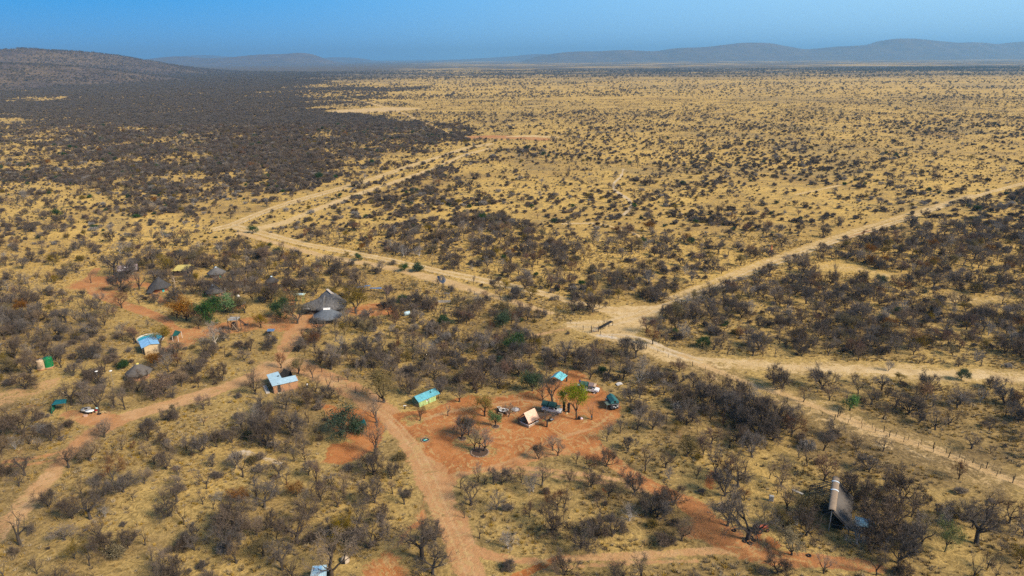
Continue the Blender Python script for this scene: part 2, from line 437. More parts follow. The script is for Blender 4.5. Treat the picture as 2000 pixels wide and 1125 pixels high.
# ------------------------------------------------------------------ tracks and bare earth
# every entry: (kind, tone 0 red .. 1 pale pink .. 2 straw .. 3 chalk, strength, points on the photo (u, v, half width in photo px))
TR = [
 ('t', 0.85, 1.0, [(925,1135,26),(895,1060,27),(868,1000,28),(846,945,29),(825,895,27),(795,850,24),(762,815,22),(728,790,20),(690,765,17),(650,745,15),(610,728,13),(565,712,14)]),
 ('t', 1.10, 1.0, [(575,712,13),(535,718,16),(500,735,11),(440,757,9),(380,776,9),(310,797,9),(255,813,10)]),
 ('t', 0.75, 0.85,[(255,813,11),(200,838,14),(155,868,15),(118,905,13)]),
 ('t', 1.15, 0.62,[(118,905,16),(75,955,20),(35,1000,22),(-10,1045,24)]),
 ('t', 0.6, 0.6, [(150,868,5),(110,885,4),(60,896,4),(10,902,4)]),
 ('t', 0.6, 0.55, [(150,880,4),(100,900,3),(40,909,3),(-5,912,3)]),
 ('t', 0.75, 1.0, [(545,718,14),(548,700,12),(562,675,14),(575,652,18),(588,632,20),(592,615,16)]),
 ('t', 0.35, 0.95,[(640,600,10),(600,628,16),(560,632,15),(520,628,14),(480,634,12),(440,640,11),(395,648,11),(350,648,10),(320,625,8),(280,608,7),(245,596,7),(205,580,9),(180,562,13),(178,540,9),(190,525,5)]),
 ('t', 0.3, 0.8, [(215,548,16),(180,560,14),(210,575,12)]),
 ('t', 0.25, 0.85,[(562,625,12),(566,600,11),(566,580,9),(556,566,7)]),
 ('t', 0.2, 0.8, [(700,606,9),(735,604,13),(760,609,8)]),
 ('t', 0.3, 0.7, [(240,562,6),(285,556,7),(300,575,8),(320,590,6)]),
 ('t', 0.4, 0.7, [(345,662,10),(370,668,8),(330,680,6)]),
 ('p', 0.15, 1.0, [(735,795),(785,803),(840,800),(875,786),(915,772),(965,774),(1000,770),(1040,764),(1070,745),(1098,727),(1125,722),(1150,735),(1178,760),(1212,785),(1214,812),(1190,832),(1172,850),(1185,880),(1195,905),(1160,898),(1120,884),(1065,880),(1020,898),(965,915),(905,928),(870,936),(835,900),(800,862),(758,820)]),
 ('p', 0.1, 0.95, [(625,790),(690,795),(742,805),(756,830),(748,862),(710,890),(668,905),(628,902),(650,872),(690,862),(640,830)]),
 ('p', 0.75, 0.95, [(790,850),(850,858),(905,905),(930,925),(900,938),(880,958),(862,978),(842,940),(815,895)]),
 ('t', 0.5, 0.95,[(940,912,14),(1000,898,17),(1060,880,16),(1120,870,15)]),
 ('t', 0.25, 1.0,[(1170,880,14),(1200,905,13),(1240,935,12),(1290,958,12),(1330,975,13)]),
 ('t', 0.3, 1.0, [(1330,975,13),(1365,1000,22),(1395,1030,27),(1440,1065,26),(1500,1087,17),(1560,1093,14),(1620,1098,13),(1690,1105,10),(1720,1110,7)]),
 ('t', 0.2, 0.85,[(1345,1040,12),(1390,1040,14)]),
 ('t', 0.95, 0.62,[(970,912,6),(1050,917,5),(1130,926,5),(1210,938,5),(1290,958,6)]),
 ('t', 0.95, 0.55,[(960,920,4),(1050,928,4),(1130,937,4),(1210,948,4),(1280,965,4)]),
 ('t', 0.8, 0.8, [(905,1062,10),(940,1080,10),(990,1093,9),(1050,1097,8)]),
 ('t', 0.0, 0.95,[(1000,1132,10),(1050,1108,9),(1085,1092,6),(1110,1084,3)]),
 ('t', 1.1, 0.75,[(1050,1100,8),(1130,1090,8),(1210,1087,8),(1300,1082,8),(1390,1076,8),(1440,1078,8)]),
 ('t', 1.0, 0.55,[(1060,1115,6),(1160,1104,6),(1260,1099,5),(1360,1096,5)]),
 ('p', 0.3, 0.62, [(700,1135),(735,1090),(770,1050),(800,1005),(828,965),(845,990),(850,1030),(815,1040),(780,1075),(790,1135)]),
 ('p', 0.1, 0.85, [(728,1135),(745,1105),(775,1098),(792,1110),(795,1135)]),
 ('t', 1.1, 0.5, [(-10,785,16),(40,768,18),(90,752,10),(110,742,6)]),
 ('t', 0.6, 0.9, [(135,808,10),(180,818,16),(215,822,12)]),
 ('t', 2.8, 0.55,[(455,890,6),(480,884,7),(520,895,7),(545,905,6)]),
 ('t', 0.1, 0.6, [(1480,1050,14),(1510,1062,14)]),
 ('t', 0.05, 0.6, [(1392,925,14),(1385,948,14)]),
 ('t', 0.0, 0.6, [(1178,955,4),(1182,962,4)]),
 ('t', 0.1, 0.55, [(655,738,5),(668,743,5)]),
 ('p', 2.0, 0.62, [(1165,598),(1290,594),(1305,612),(1262,640),(1242,660),(1322,690),(1385,708),(1320,714),(1232,684),(1165,660),(1105,643),(1115,626),(1190,620)]),
 ('t', 1.9, 0.42, [(1330,700,24),(1470,756,28),(1620,810,30),(1780,868,32),(1940,928,34),(2020,960,34)]),
 ('t', 2.0, 0.52, [(1380,708,16),(1580,719,18),(1780,728,18),(2015,742,18)]),
 # the far cutlines and the fence road
 ('t', 1.9, 0.95,[(418,448,6),(450,440,7),(500,420,7),(560,398,6),(640,375,5.5),(710,355,5),(790,328,4.5),(850,309,4),(905,291,3.5),(960,281,3)]),
 ('t', 2.0, 0.75,[(500,447,7),(545,438,8),(590,420,7),(650,397,6),(720,372,5.5),(790,349,5),(850,328,4.5),(905,304,4),(955,290,3)]),
 ('t', 1.9, 0.95,[(455,442,9),(500,452,8),(545,464,8),(600,478,7),(680,493,7),(760,508,7),(850,528,8),(920,543,9),(990,557,9),(1060,573,8),(1120,590,8),(1180,604,10),(1240,607,12),(1285,603,11)]),
 ('t', 1.7, 0.75,[(470,455,7),(540,475,7),(620,497,7),(700,512,8),(780,527,10),(850,545,12),(910,562,11),(970,580,9),(1030,598,8),(1075,612,6)]),
 ('t', 2.0, 0.95,[(1270,606,9),(1320,590,8),(1390,563,8),(1450,539,8),(1510,515,8),(1570,493,7),(1640,468,6),(1710,447,5.5),(1780,424,5),(1850,400,4.5),(1920,379,4),(2010,355,3.5)]),
 ('t', 2.0, 0.55,[(1300,585,10),(1390,552,10),(1470,520,10),(1550,492,9),(1640,460,8),(1720,435,7),(1800,410,6),(1900,380,5)]),
 ('t', 2.0, 0.95,[(1285,603,10),(1225,622,12),(1170,634,10),(1110,634,8)]),
 ('t', 2.3, 1.0, [(1165,655,5),(1210,658,9),(1260,668,12),(1310,688,10),(1370,706,8)]),
 ('t', 3.0, 0.9, [(1168,654,3),(1200,660,5)]),
 ('t', 1.7, 0.75,[(1330,695,9),(1400,725,9),(1470,752,9),(1540,775,9),(1620,805,10),(1700,838,10),(1780,865,10),(1860,893,10),(1940,925,10),(2020,955,11)]),
 ('t', 2.1, 0.9, [(1360,700,5),(1430,706,6),(1500,714,8),(1580,719,9),(1680,722,9),(1780,727,9),(1880,733,9),(2015,742,9)]),
 ('t', 1.2, 0.5, [(1040,655,4),(1080,648,4),(1120,640,4)]),
 ('t', 2.0, 0.9, [(856,436,2.2),(857,460,2.5),(858,487,3)]),
 ('t', 2.1, 0.75,[(1100,437,2.5),(1170,437,2.5),(1210,448,2.5),(1245,459,2.8),(1258,480,3)]),
 ('t', 2.6, 0.85,[(1218,420,5),(1232,403,5),(1228,390,4),(1203,373,4),(1198,360,4),(1212,345,3.5),(1218,330,3)]),
 ('t', 2.0, 0.42, [(1590,524,10),(1640,522,19),(1690,530,13),(1735,541,17),(1760,552,7)]),
 ('t', 2.0, 0.40, [(1850,594,10),(1880,586,17),(1925,592,12),(1960,584,18)]),
 ('t', 2.0, 0.8, [(1555,380,2),(1620,366,2),(1650,360,2)]),
 ('t', 1.9, 0.95,[(690,217,6),(730,215,7),(768,213,6)]),
 ('t', 1.9, 0.8, [(640,182,1.2),(700,196,1.5),(770,215,2),(830,240,2.2),(880,262,2.5)]),
 ('t', 0.4, 0.8, [(930,268,3),(990,268,4),(1060,272,3)]),
 ('t', 2.0, 0.9, [(1000,267,2.5),(1040,266,3),(1080,268,2.5)]),
 ('t', 0.5, 0.6, [(1640,470,2),(1700,450,2)]),
]

# pale wheel ruts worn into the main road
for off in (-9, 8):
    TR.append(('t', 1.35, 1.0, [(u_ + off * k_, v_ + 2, 3.4 * k_) for u_, v_, k_ in ((925,1135,1.0),(895,1060,1.0),(868,1000,1.0),(846,945,1.0),(825,895,.95),(795,850,.85),(762,815,.75),(728,790,.7),(690,765,.6),(650,745,.5),(610,728,.45))]))
TR.append(('t', 0.75, 1.0, [(900,928,5),(960,912,5),(1010,896,5),(1060,868,5),(1110,850,5),(1160,835,5),(1190,812,4)]))
TR.append(('t', 0.85, 1.0, [(800,830,6),(850,812,5),(900,800,5),(960,790,5),(1020,782,4),(1060,790,4)]))
# the clear straw tracks are worn into two wheel lines with a grass strip between
for e in [q for q in TR if q[0] == 't' and q[1] >= 1.9 and q[2] >= 0.95 and len(q[3]) > 3]:
    i = TR.index(e); TR[i] = ('t', e[1], 0.50, e[3]); pp = np.array(e[3], float)
    tgp = np.gradient(pp[:, :2], axis=0); tgp /= np.hypot(tgp[:, 0], tgp[:, 1])[:, None]
    for sg in (-0.42, 0.42):
        TR.append(('t', e[1] + 0.25, 0.9, [(a[0] - t2[1] * a[2] * sg, a[1] + t2[0] * a[2] * sg, a[2] * 0.30) for a, t2 in zip(pp, tgp)]))
def smooth_line(pts, n=6):
    p = np.array(pts, float); o = []
    for i in range(len(p) - 1):
        p0 = p[max(i - 1, 0)]; p1 = p[i]; p2 = p[i + 1]; p3 = p[min(i + 2, len(p) - 1)]
        for k in range(n):
            t = k / n
            o.append(0.5 * ((2 * p1) + (-p0 + p2) * t + (2 * p0 - 5 * p1 + 4 * p2 - p3) * t * t + (-p0 + 3 * p1 - 3 * p2 + p3) * t ** 3))
    o.append(p[-1]); return np.array(o)

WT = []                                   # tracks in world metres
for kind, tone, st, pts in TR:
    if kind == 't':
        q = smooth_line(pts)
        x, y = Parr(q[:, 0], q[:, 1])
        tg = np.gradient(q[:, :2], axis=0); tg /= np.hypot(tg[:, 0], tg[:, 1])[:, None]
        x2, y2 = Parr(q[:, 0] - tg[:, 1] * q[:, 2], q[:, 1] + tg[:, 0] * q[:, 2])
        gt = np.gradient(np.stack([x, y], 1), axis=0); gt /= np.hypot(gt[:, 0], gt[:, 1])[:, None]
        hw = np.abs((x2 - x) * -gt[:, 1] + (y2 - y) * gt[:, 0])
        if tone >= 1.5 and pts[0][1] < 760 and pts[0][2] < 14: hw *= 0.66
        # a track crossing the view keeps its width in depth as well
        WT.append(('t', tone, st, np.stack([x, y], 1), hw))
    else:
        q = np.array(pts, float); x, y = Parr(q[:, 0], q[:, 1])
        WT.append(('p', tone, st, np.stack([x, y], 1), None))

def track_field(x, y):
    """dirt 0..1 and tone at world points"""
    x = np.asarray(x, float).ravel(); y = np.asarray(y, float).ravel()
    D = np.zeros(x.shape); T = np.zeros(x.shape)
    wob = (fbm(x / 7.0, y / 7.0, 3) - 0.5)
    for kind, tone, st, q, hw in WT:
        if kind == 't':
            mrg = hw.max() * 2.2 + 3
            sel = np.nonzero((x > q[:, 0].min() - mrg) & (x < q[:, 0].max() + mrg) & (y > q[:, 1].min() - mrg) & (y < q[:, 1].max() + mrg))[0]
            if not len(sel): continue
            xs, ys = x[sel], y[sel]; best = np.full(xs.shape, 1e9); bw = np.ones(xs.shape)
            for i in range(len(q) - 1):
                a = q[i]; d = q[i + 1] - a; L2 = d @ d + 1e-9
                t = np.clip(((xs - a[0]) * d[0] + (ys - a[1]) * d[1]) / L2, 0, 1)
                h = hw[i] * (1 - t) + hw[i + 1] * t
                e = np.hypot(xs - a[0] - t * d[0], ys - a[1] - t * d[1]) / h
                k = e < best
                best[k] = e[k]; bw[k] = h[k]
            f = np.clip(1.5 - best + wob[sel] * 0.7, 0, 1) * st
        else:
            mrg = 6
            sel = np.nonzero((x > q[:, 0].min() - mrg) & (x < q[:, 0].max() + mrg) & (y > q[:, 1].min() - mrg) & (y < q[:, 1].max() + mrg))[0]
            if not len(sel): continue
            xs, ys = x[sel], y[sel]; best = np.full(xs.shape, 1e9)
            for i in range(len(q)):
                a = q[i]; d = q[(i + 1) % len(q)] - a; L2 = d @ d + 1e-9
                t = np.clip(((xs - a[0]) * d[0] + (ys - a[1]) * d[1]) / L2, 0, 1)
                best = np.minimum(best, np.hypot(xs - a[0] - t * d[0], ys - a[1] - t * d[1]))
            ins = inpoly(xs, ys, [tuple(c) for c in q])
            sd_ = np.where(ins, best, -best) + wob[sel] * 4.0
            f = np.clip(0.5 + sd_ / 3.0, 0, 1) * st
        k = f > D[sel] * 0.999
        kk = sel[k]
        D[kk] = f[k]; T[kk] = tone
    return D, T

# islands of grass left standing in the clearing
ISL = [(945,882,24,11),(905,866,26,12),(968,838,12,6),(1240,850,10,8),(830,858,15,7),(1140,815,10,5),(925,855,16,7),(805,820,20,10)]
def islands(x, y, D):
    for (u, v, ru, rv) in ISL:
        p = P(u, v); s = S(u, v); rx = ru / s; ry = rv / (s * math.sin(dep(u, v)))
        e = np.hypot((x - p.x) / rx, (y - p.y) / ry) + (fbm(x / 2.5, y / 2.5, 3) - 0.5) * 0.8
        D *= np.clip(0.50 + (e - 1.0) * 1.5, 0.45, 1)
    return D

rows = [84.0]
while rows[-1] < 1500: rows.append(rows[-1] * 1.0029)
rows = np.array(rows); us = np.arange(-1.0, 1.0, 0.0029)
TXg = rows[:, None] * us[None, :]; TYg = np.repeat(rows[:, None], len(us), 1)
TD, TT = track_field(TXg, TYg)
TD = islands(TXg.ravel(), TYg.ravel(), TD)
TD = TD.reshape(TXg.shape); TT = TT.reshape(TXg.shape)
_a = (np.arange(len(rows) - 1)[:, None] * len(us) + np.arange(len(us) - 1)[None, :])
Dm = np.maximum(np.maximum(TD[:-1, :-1], TD[1:, :-1]), np.maximum(TD[:-1, 1:], TD[1:, 1:]))
cellY = TYg[:-1, :-1]; cellU, cellV = proj(TXg[:-1, :-1], cellY)
camp = inpoly(cellU, cellV, [(610,775),(740,790),(760,760),(1080,710),(1240,780),(1210,915),(1130,893),(1060,888),(960,922),(880,958),(862,975),(845,930),(790,850),(735,805),(745,905),(610,915)])
far_ = (cellV < 640) & ~inpoly(cellU, cellV, [(140,500),(600,545),(790,590),(780,640),(140,700)]) | (inpoly(cellU, cellV, [(1150,630),(1400,690),(2100,730),(2100,1000),(1600,830),(1330,715),(1150,665)]))
def sheet_from(maskcells, name, label, cat, z):
    idx = _a[maskcells]
    f = np.stack([idx, idx + 1, idx + len(us) + 1, idx + len(us)], 1)
    uq, inv = np.unique(f.ravel(), return_inverse=True)
    v = np.stack([TXg.ravel()[uq], TYg.ravel()[uq], np.full(len(uq), z)], 1)
    me = np_mesh(name, v, inv.reshape(f.shape))
    for nm, arr in (('dirt', TD), ('tone', TT)):
        at = me.attributes.new(nm, 'FLOAT', 'POINT')
        at.data.foreach_set('value', arr.ravel()[uq].astype(np.float32))
    o = link_mesh(name, me, GROUND)
    tag(o, label, cat, kind='structure')
    return o
on = Dm > 0.02
sheet_from(on & camp, 'bare_ground', 'red-orange bare earth of the camp clearing', 'ground', 0.02)
sheet_from(on & far_ & ~camp, 'grass_track', 'pale straw-coloured cutlines and fence road crossing the plain', 'track', 0.02)
sheet_from(on & ~camp & ~far_, 'dirt_road', 'red and pinkish sand driveways looping between lodge and camp', 'road', 0.02)

# ------------------------------------------------------------------ hills
HILLM = savanna_material('bush_hill', hill=True)
def gauss(x, y, cx, cy, h, sx, sy, rot=0.0):
    c, s_ = math.cos(rot), math.sin(rot)
    dx = (x - cx) * c + (y - cy) * s_; dy = -(x - cx) * s_ + (y - cy) * c
    return h * np.exp(-0.5 * (dx / sx) ** 2 - 0.5 * (dy / sy) ** 2)
def at_az(u, dist): return (u - 1000) / FPX * dist * 0.95, dist
HX1, HY1 = at_az(112, 4300); HX2, HY2 = at_az(-60, 2900)
def hill_z(x, y):
    x = np.asarray(x, float); y = np.asarray(y, float)
    z = gauss(x, y, HX1, HY1, 152, 330, 700, R(-10)) + gauss(x, y, HX1 - 560, HY1 - 100, 40, 330, 500)
    z = z + gauss(x, y, HX2, HY2, 72, 330, 420, R(10)) + gauss(x, y, HX2 + 330, HY2 + 240, 32, 230, 260)
    z = z + gauss(x, y, HX2 - 300, HY2 - 700, 50, 420, 300)
    n = fbm(x / 240.0, y / 240.0, 5) - 0.5
    z = z * (1 + 0.16 * n) - 9
    return z
hx = np.linspace(-5200, -500, 190); hy = np.linspace(1300, 6800, 200)
XX, YY = np.meshgrid(hx, hy)
ZZ = np.maximum(hill_z(XX, YY), -12)
ed = np.minimum(np.minimum((XX + 5200), (-500 - XX)), np.minimum(YY - 1300, 6800 - YY))
ZZ = np.where(ed < 5, -15, ZZ)
ii = (np.arange(199)[:, None] * 190 + np.arange(189)[None, :]).ravel()
o = link_mesh('hill', np_mesh('hill', np.stack([XX.ravel(), YY.ravel(), ZZ.ravel()], 1), np.stack([ii, ii + 1, ii + 191, ii + 190], 1), True), HILLM)
tag(o, 'reddish-brown bush-covered hill at the left edge, nearest of the hills', 'hill', kind='structure')

def mountain_range(prof, dist, depth, label, spur, amp=0.5, seed=0.0):
    """prof: skyline (u, v) on the photo; a ridge of that height at that distance, sloping to both sides with spurs"""
    q = smooth_line([(a, b_, 0) for a, b_ in prof], 8)
    u0, u1 = q[0, 0], q[-1, 0]; n = int((u1 - u0) / 3); uu = np.linspace(u0, u1, n)
    vv = np.interp(uu, q[:, 0], q[:, 1])
    hor = 562.5 - FPX * math.tan(PITCH) - (uu - 1000) * ROLL
    h = CAM_H + (hor - vv) / FPX * dist / math.cos(PITCH) ** 2 * 0.95
    h = np.maximum(h, 5)
    xs = (uu - 1000) / FPX * dist / math.cos(PITCH) * 0.955
    ts = np.linspace(-1, 1, 46)
    G = np.zeros((len(ts), n, 3))
    for k, t in enumerate(ts):
        yy = dist + t * depth + (fbm(xs / spur + seed, xs * 0 + 3.3, 3) - 0.5) * depth * 0.6
        ns = fbm(xs / spur + seed, yy / spur + seed, 5)
        pf = (1 - abs(t)) ** 1.25 if t < 0 else (1 - abs(t)) ** 1.1
        fold = 1 - amp * (1 - (1 - abs(t)) ** 0.6) * (1.6 * ns)
        z = h * pf * np.clip(fold, 0.05, 1.0)
        edge = np.clip(np.minimum(uu - u0, u1 - uu) / 30, 0, 1)
        G[k, :, 0] = xs; G[k, :, 1] = yy; G[k, :, 2] = z * edge - 4
    ii = (np.arange(len(ts) - 1)[:, None] * n + np.arange(n - 1)[None, :]).ravel()
    me = np_mesh('hill', G.reshape(-1, 3), np.stack([ii, ii + 1, ii + n + 1, ii + n], 1), True)
    o = link_mesh('hill', me, HILLM)
    return tag(o, label, 'hills', kind='structure')
mountain_range([(262,128),(300,122),(340,114),(385,110),(440,113),(490,112),(540,107),(580,106),(612,104),(640,108),(665,117),(690,125),(720,130)], 14000, 1900, 'blue flat-shouldered hill range left of centre on the horizon', 900, 0.6, 1.7)
mountain_range([(985,124),(1020,118),(1060,108),(1110,102),(1160,101),(1210,99),(1260,101),(1300,96),(1350,94),(1400,89),(1435,86),(1480,87),(1520,93),(1550,97),(1600,93),(1650,90),(1680,83),(1715,79),(1760,81),(1810,86),(1860,85),(1900,88),(1950,84),(2000,83),(2060,82),(2120,86)], 15500, 2300, 'long rolling blue hill range along the right horizon', 1100, 0.6, 4.2)
mountain_range([(560,121),(620,117),(670,112),(720,113),(770,120),(830,119),(890,116),(950,113),(1000,110),(1050,106),(1100,108),(1150,115)], 22000, 2200, 'faint pale-blue hills farthest away at the centre of the horizon', 1500, 0.5, 8.8)
mountain_range([(180,122),(240,115),(300,117),(380,112),(430,108),(480,110),(530,114),(600,122)], 24000, 2200, 'faint pale-blue crest showing behind the left hill range', 1500, 0.5, 6.1)
# ------------------------------------------------------------------ plants: mesh growers
def rotvec(d, ax, a): return (Matrix.Rotation(a, 3, ax) @ d)
def perp(d, r):
    a = Vector((r.uniform(-1, 1), r.uniform(-1, 1), r.uniform(-1, 1)))
    p = d.cross(a)
    return p.normalized() if p.length > 1e-4 else Vector((1, 0, 0))

class Plant:
    def __init__(s): s.wv = []; s.wf = []; s.tv = []; s.tf = []
    def tube(s, pts, rad, n, fine=False):
        V, F = (s.tv, s.tf) if fine else (s.wv, s.wf)
        o = len(V); ref = Vector((0.31, 0.95, 0.05))
        for i, p in enumerate(pts):
            d = (pts[min(i + 1, len(pts) - 1)] - pts[max(i - 1, 0)]).normalized()
            a = d.cross(ref); a = a.normalized() if a.length > 1e-3 else Vector((1, 0, 0)); b = d.cross(a)
            for k in range(n):
                t = 2 * math.pi * k / n
                V.append(p + a * (rad[i] * math.cos(t)) + b * (rad[i] * math.sin(t)))
        for i in range(len(pts) - 1):
            for k in range(n):
                q = (o + i * n + k, o + i * n + (k + 1) % n, o + (i + 1) * n + (k + 1) % n, o + (i + 1) * n + k)
                F.append((q[0], q[1], q[2])); F.append((q[0], q[2], q[3]))
    def tri(s, p, d, L, wd, r):
        sd_ = perp(d, r) * wd * 0.5
        o = len(s.tv); s.tv += [p - sd_, p + sd_, p + d * L]; s.tf.append((o, o + 1, o + 2))
    def leaf(s, p, d, L, wd, r):
        sd_ = perp(d, r) * wd * 0.5; o = len(s.tv)
        s.tv += [p, p + d * L * 0.5 + sd_, p + d * L, p + d * L * 0.5 - sd_]
        s.tf += [(o, o + 1, o + 2), (o, o + 2, o + 3)]

def grow(seed, H=5.0, W=5.5, trunk=0.22, nl=4, tilt=(28, 55), up=0.10, flat=0.0, lv=3, kids=(2, 3), tw=7, twl=(0.35, 0.75), tww=0.028,
         leaf=0, leafs=(0.14, 0.24), clump=0.35, rt=0.165, wig=0.24, stems=1):
    r = random.Random(seed); pl = Plant(); ends = []
    def br(p, d, L, rad, l):
        n = [4, 4, 4, 3][min(l, 3)]; pts = [p.copy()]; rr = [rad]; dd = d.copy()
        for i in range(n):
            dd = (dd + Vector((r.gauss(0, wig), r.gauss(0, wig), r.gauss(0, wig) + up))).normalized()
            if flat and pts[-1].z > H * 0.72: dd = (dd + Vector((0, 0, -flat))).normalized()
            pts.append(pts[-1] + dd * (L / n)); rr.append(rad * (1 - 0.55 * (i + 1) / n))
        pl.tube(pts, rr, [6, 5, 4, 3][min(l, 3)], fine=(l >= 2))
        if l < lv:
            k = r.randint(*kids) + (1 if l == 0 else 0)
            for j in range(k):
                t = r.uniform(0.35, 1.0) if j else 1.0
                idx = min(n, max(1, int(round(t * n)))); ax = perp(dd, r)
                nd = rotvec((pts[idx] - pts[idx - 1]).normalized(), ax, R(r.uniform(18, 52)))
                br(pts[idx], nd, L * r.uniform(0.55, 0.80), rr[idx] * 0.72, l + 1)
        if l >= 1:
            for q in range(int(tw * (0.3 if l == 1 else 0.62) + 0.5)):
                i = r.randint(1, n); f = r.random()
                b = pts[i - 1].lerp(pts[i], f)
                td = rotvec((pts[i] - pts[i - 1]).normalized(), perp(dd, r), R(r.uniform(15, 80)))
                td = (td + Vector((0, 0, 0.15))).normalized()
                tl = r.uniform(*twl)
                pl.tri(b, td, tl, tww, r)
                for z in range(2):
                    pl.tri(b + td * tl * r.uniform(0.3, 0.8), rotvec(td, perp(td, r), R(r.uniform(20, 60))), tl * 0.6, tww * 0.8, r)
                if l >= 2: ends.append(b + td * tl * 0.7)
    base = []
    for s_ in range(stems):
        a = r.uniform(0, 6.28); o = Vector((math.cos(a), math.sin(a), 0)) * (0.0 if stems == 1 else r.uniform(0.05, 0.35))
        lean = Vector((r.gauss(0, 0.10), r.gauss(0, 0.10), 1)).normalized()
        th = H * trunk * r.uniform(0.8, 1.2)
        pts = [o + Vector((0, 0, -0.12)), o + lean * th * 0.5 + Vector((r.gauss(0, .06), r.gauss(0, .06), 0)), o + lean * th]
        pl.tube(pts, [rt * 1.25, rt, rt * 0.92], 7)
        a0 = r.uniform(0, 6.28)
        for j in range(nl):
            az = a0 + 6.283 * j / nl + r.uniform(-0.4, 0.4); ti = R(r.uniform(*tilt))
            d = Vector((math.cos(az) * math.sin(ti), math.sin(az) * math.sin(ti), math.cos(ti)))
            br(pts[-1] - lean * r.uniform(0, th * 0.3), d, H * 0.36 * r.uniform(0.8, 1.15), rt * 0.62, 0)
    if leaf:
        for q in range(leaf):
            c = r.choice(ends)
            p = c + Vector((r.gauss(0, clump), r.gauss(0, clump), r.gauss(0, clump * 0.7)))
            d = Vector((r.gauss(0, 1), r.gauss(0, 1), r.gauss(0, 0.6))).normalized()
            pl.leaf(p, d, r.uniform(*leafs), r.uniform(*leafs) * 0.6, r)
    # fit to the wanted size
    A = np.array(pl.wv + pl.tv, float)
    sz = H / np.percentile(A[:, 2], 99.3); ext = np.percentile(np.hypot(A[:, 0], A[:, 1]), 97); sx = (W / 2) / ext
    A[:, 2] *= sz; A[:, 0] *= sx; A[:, 1] *= sx
    nw = len(pl.wv)
    return A[:nw], np.array(pl.wf), A[nw:], np.array(pl.tf)

BARK = mat('dark_bark', (0.055, 0.043, 0.034), var=0.35, scale=6, rand=0.2)
BARKP = mat('pale_bark', (0.30, 0.27, 0.23), var=0.25, scale=6, rand=0.15)
TWIG = mat('grey_brown_twigs', (0.145, 0.110, 0.080), var=0.25, scale=0.8, rand=0.35)
TWIGD = mat('dark_twigs', (0.098, 0.076, 0.059), var=0.25, scale=0.8, rand=0.30)
TWIGB = mat('rusty_twigs', (0.125, 0.070, 0.046), var=0.3, scale=0.8, rand=0.30)
TWIGG = mat('ash_grey_twigs', (0.215, 0.190, 0.165), var=0.2, scale=0.8, rand=0.2)
TWIGF = mat('slate_twigs', (0.108, 0.090, 0.074), var=0.25, scale=0.8, rand=0.30)
LEAFO = mat('dry_olive_leaves', (0.130, 0.095, 0.030), var=0.45, scale=1.6, rand=0.25)
LEAFB = mat('dry_brown_leaves', (0.150, 0.075, 0.028), var=0.4, scale=1.6, rand=0.25)
LEAFG = mat('dark_green_leaves', (0.030, 0.058, 0.020), var=0.5, scale=1.4, rand=0.2)
LEAFL = mat('lime_green_leaves', (0.150, 0.170, 0.025), var=0.45, scale=1.4, rand=0.15)
LEAFV = mat('fresh_green_leaves', (0.065, 0.150, 0.018), var=0.4, scale=1.4, rand=0.15)

KIND = {}      # kind -> list of (trunk mesh, crown mesh, joined mesh, H, W)
def make_kind(kind, n, bark, twig, **kw):
    L = []
    for i in range(n):
        wv, wf, tv, tf = grow(hash(kind) % 1000 * 0 + sum(map(ord, kind)) * 10 + i, **kw)
        a = np_mesh('trunk', wv, wf, True); a.materials.append(bark)
        b = np_mesh('crown', tv, tf); b.materials.append(twig)
        j = np_mesh(kind, np.concatenate([wv, tv]), np.concatenate([wf, tf + len(wv)]))
        j.materials.append(bark); j.materials.append(twig)
        mi = np.zeros(len(wf) + len(tf), np.int32); mi[len(wf):] = 1
        j.polygons.foreach_set('material_index', mi)
        L.append((a, b, j, kw.get('H', 5.0), kw.get('W', 5.5)))
    KIND[kind] = L
make_kind('vase', 4, BARK, TWIG, H=5.0, W=5.0, trunk=0.2, nl=4, tilt=(22, 48), up=0.12, tw=7)
make_kind('round', 4, BARK, TWIG, H=4.6, W=5.4, trunk=0.20, nl=5, tilt=(35, 65), up=0.10, tw=9)
make_kind('umbrella', 4, BARK, TWIGD, H=4.6, W=6.4, trunk=0.34, nl=5, tilt=(48, 66), up=0.06, flat=0.5, tw=9, rt=0.21)
make_kind('sparse', 3, BARK, TWIG, H=5.2, W=4.4, trunk=0.26, nl=3, tilt=(20, 45), up=0.13, kids=(1, 3), tw=4)
make_kind('dense', 4, BARK, TWIGD, H=4.6, W=6.0, trunk=0.12, nl=6, tilt=(30, 70), up=0.10, tw=13, tww=0.034)
make_kind('rusty', 2, BARK, TWIGB, H=4.8, W=5.0, trunk=0.22, nl=4, tilt=(30, 55), up=0.1, tw=9)
make_kind('ashy', 2, BARKP, TWIGG, H=4.2, W=4.4, trunk=0.15, nl=5, tilt=(20, 55), up=0.1, tw=7, tww=0.026)
make_kind('olive', 3, BARK, LEAFO, H=5.0, W=5.6, trunk=0.18, nl=5, tilt=(28, 58), up=0.1, tw=6, leaf=1700, clump=0.30)
make_kind('brown', 2, BARK, LEAFB, H=4.6, W=6.0, trunk=0.15, nl=5, tilt=(30, 62), up=0.1, tw=7, leaf=1900, clump=0.32)
make_kind('green', 3, BARK, LEAFG, H=5.0, W=6.2, trunk=0.18, nl=6, tilt=(25, 68), up=0.08, tw=6, leaf=3800, clump=0.36, leafs=(0.16, 0.3))
make_kind('lime', 2, BARK, LEAFL, H=6.5, W=5.5, trunk=0.28, nl=5, tilt=(20, 50), up=0.1, tw=6, leaf=5000, clump=0.40)
make_kind('fresh', 2, BARK, LEAFV, H=3.0, W=2.8, trunk=0.2, nl=5, tilt=(20, 55), up=0.1, tw=5, leaf=1500, clump=0.26, lv=2)
make_kind('bush', 5, BARK, TWIG, H=2.2, W=3.6, trunk=0.05, nl=4, stems=3, tilt=(30, 70), up=0.1, lv=2, tw=12, twl=(0.3, 0.6), rt=0.05)
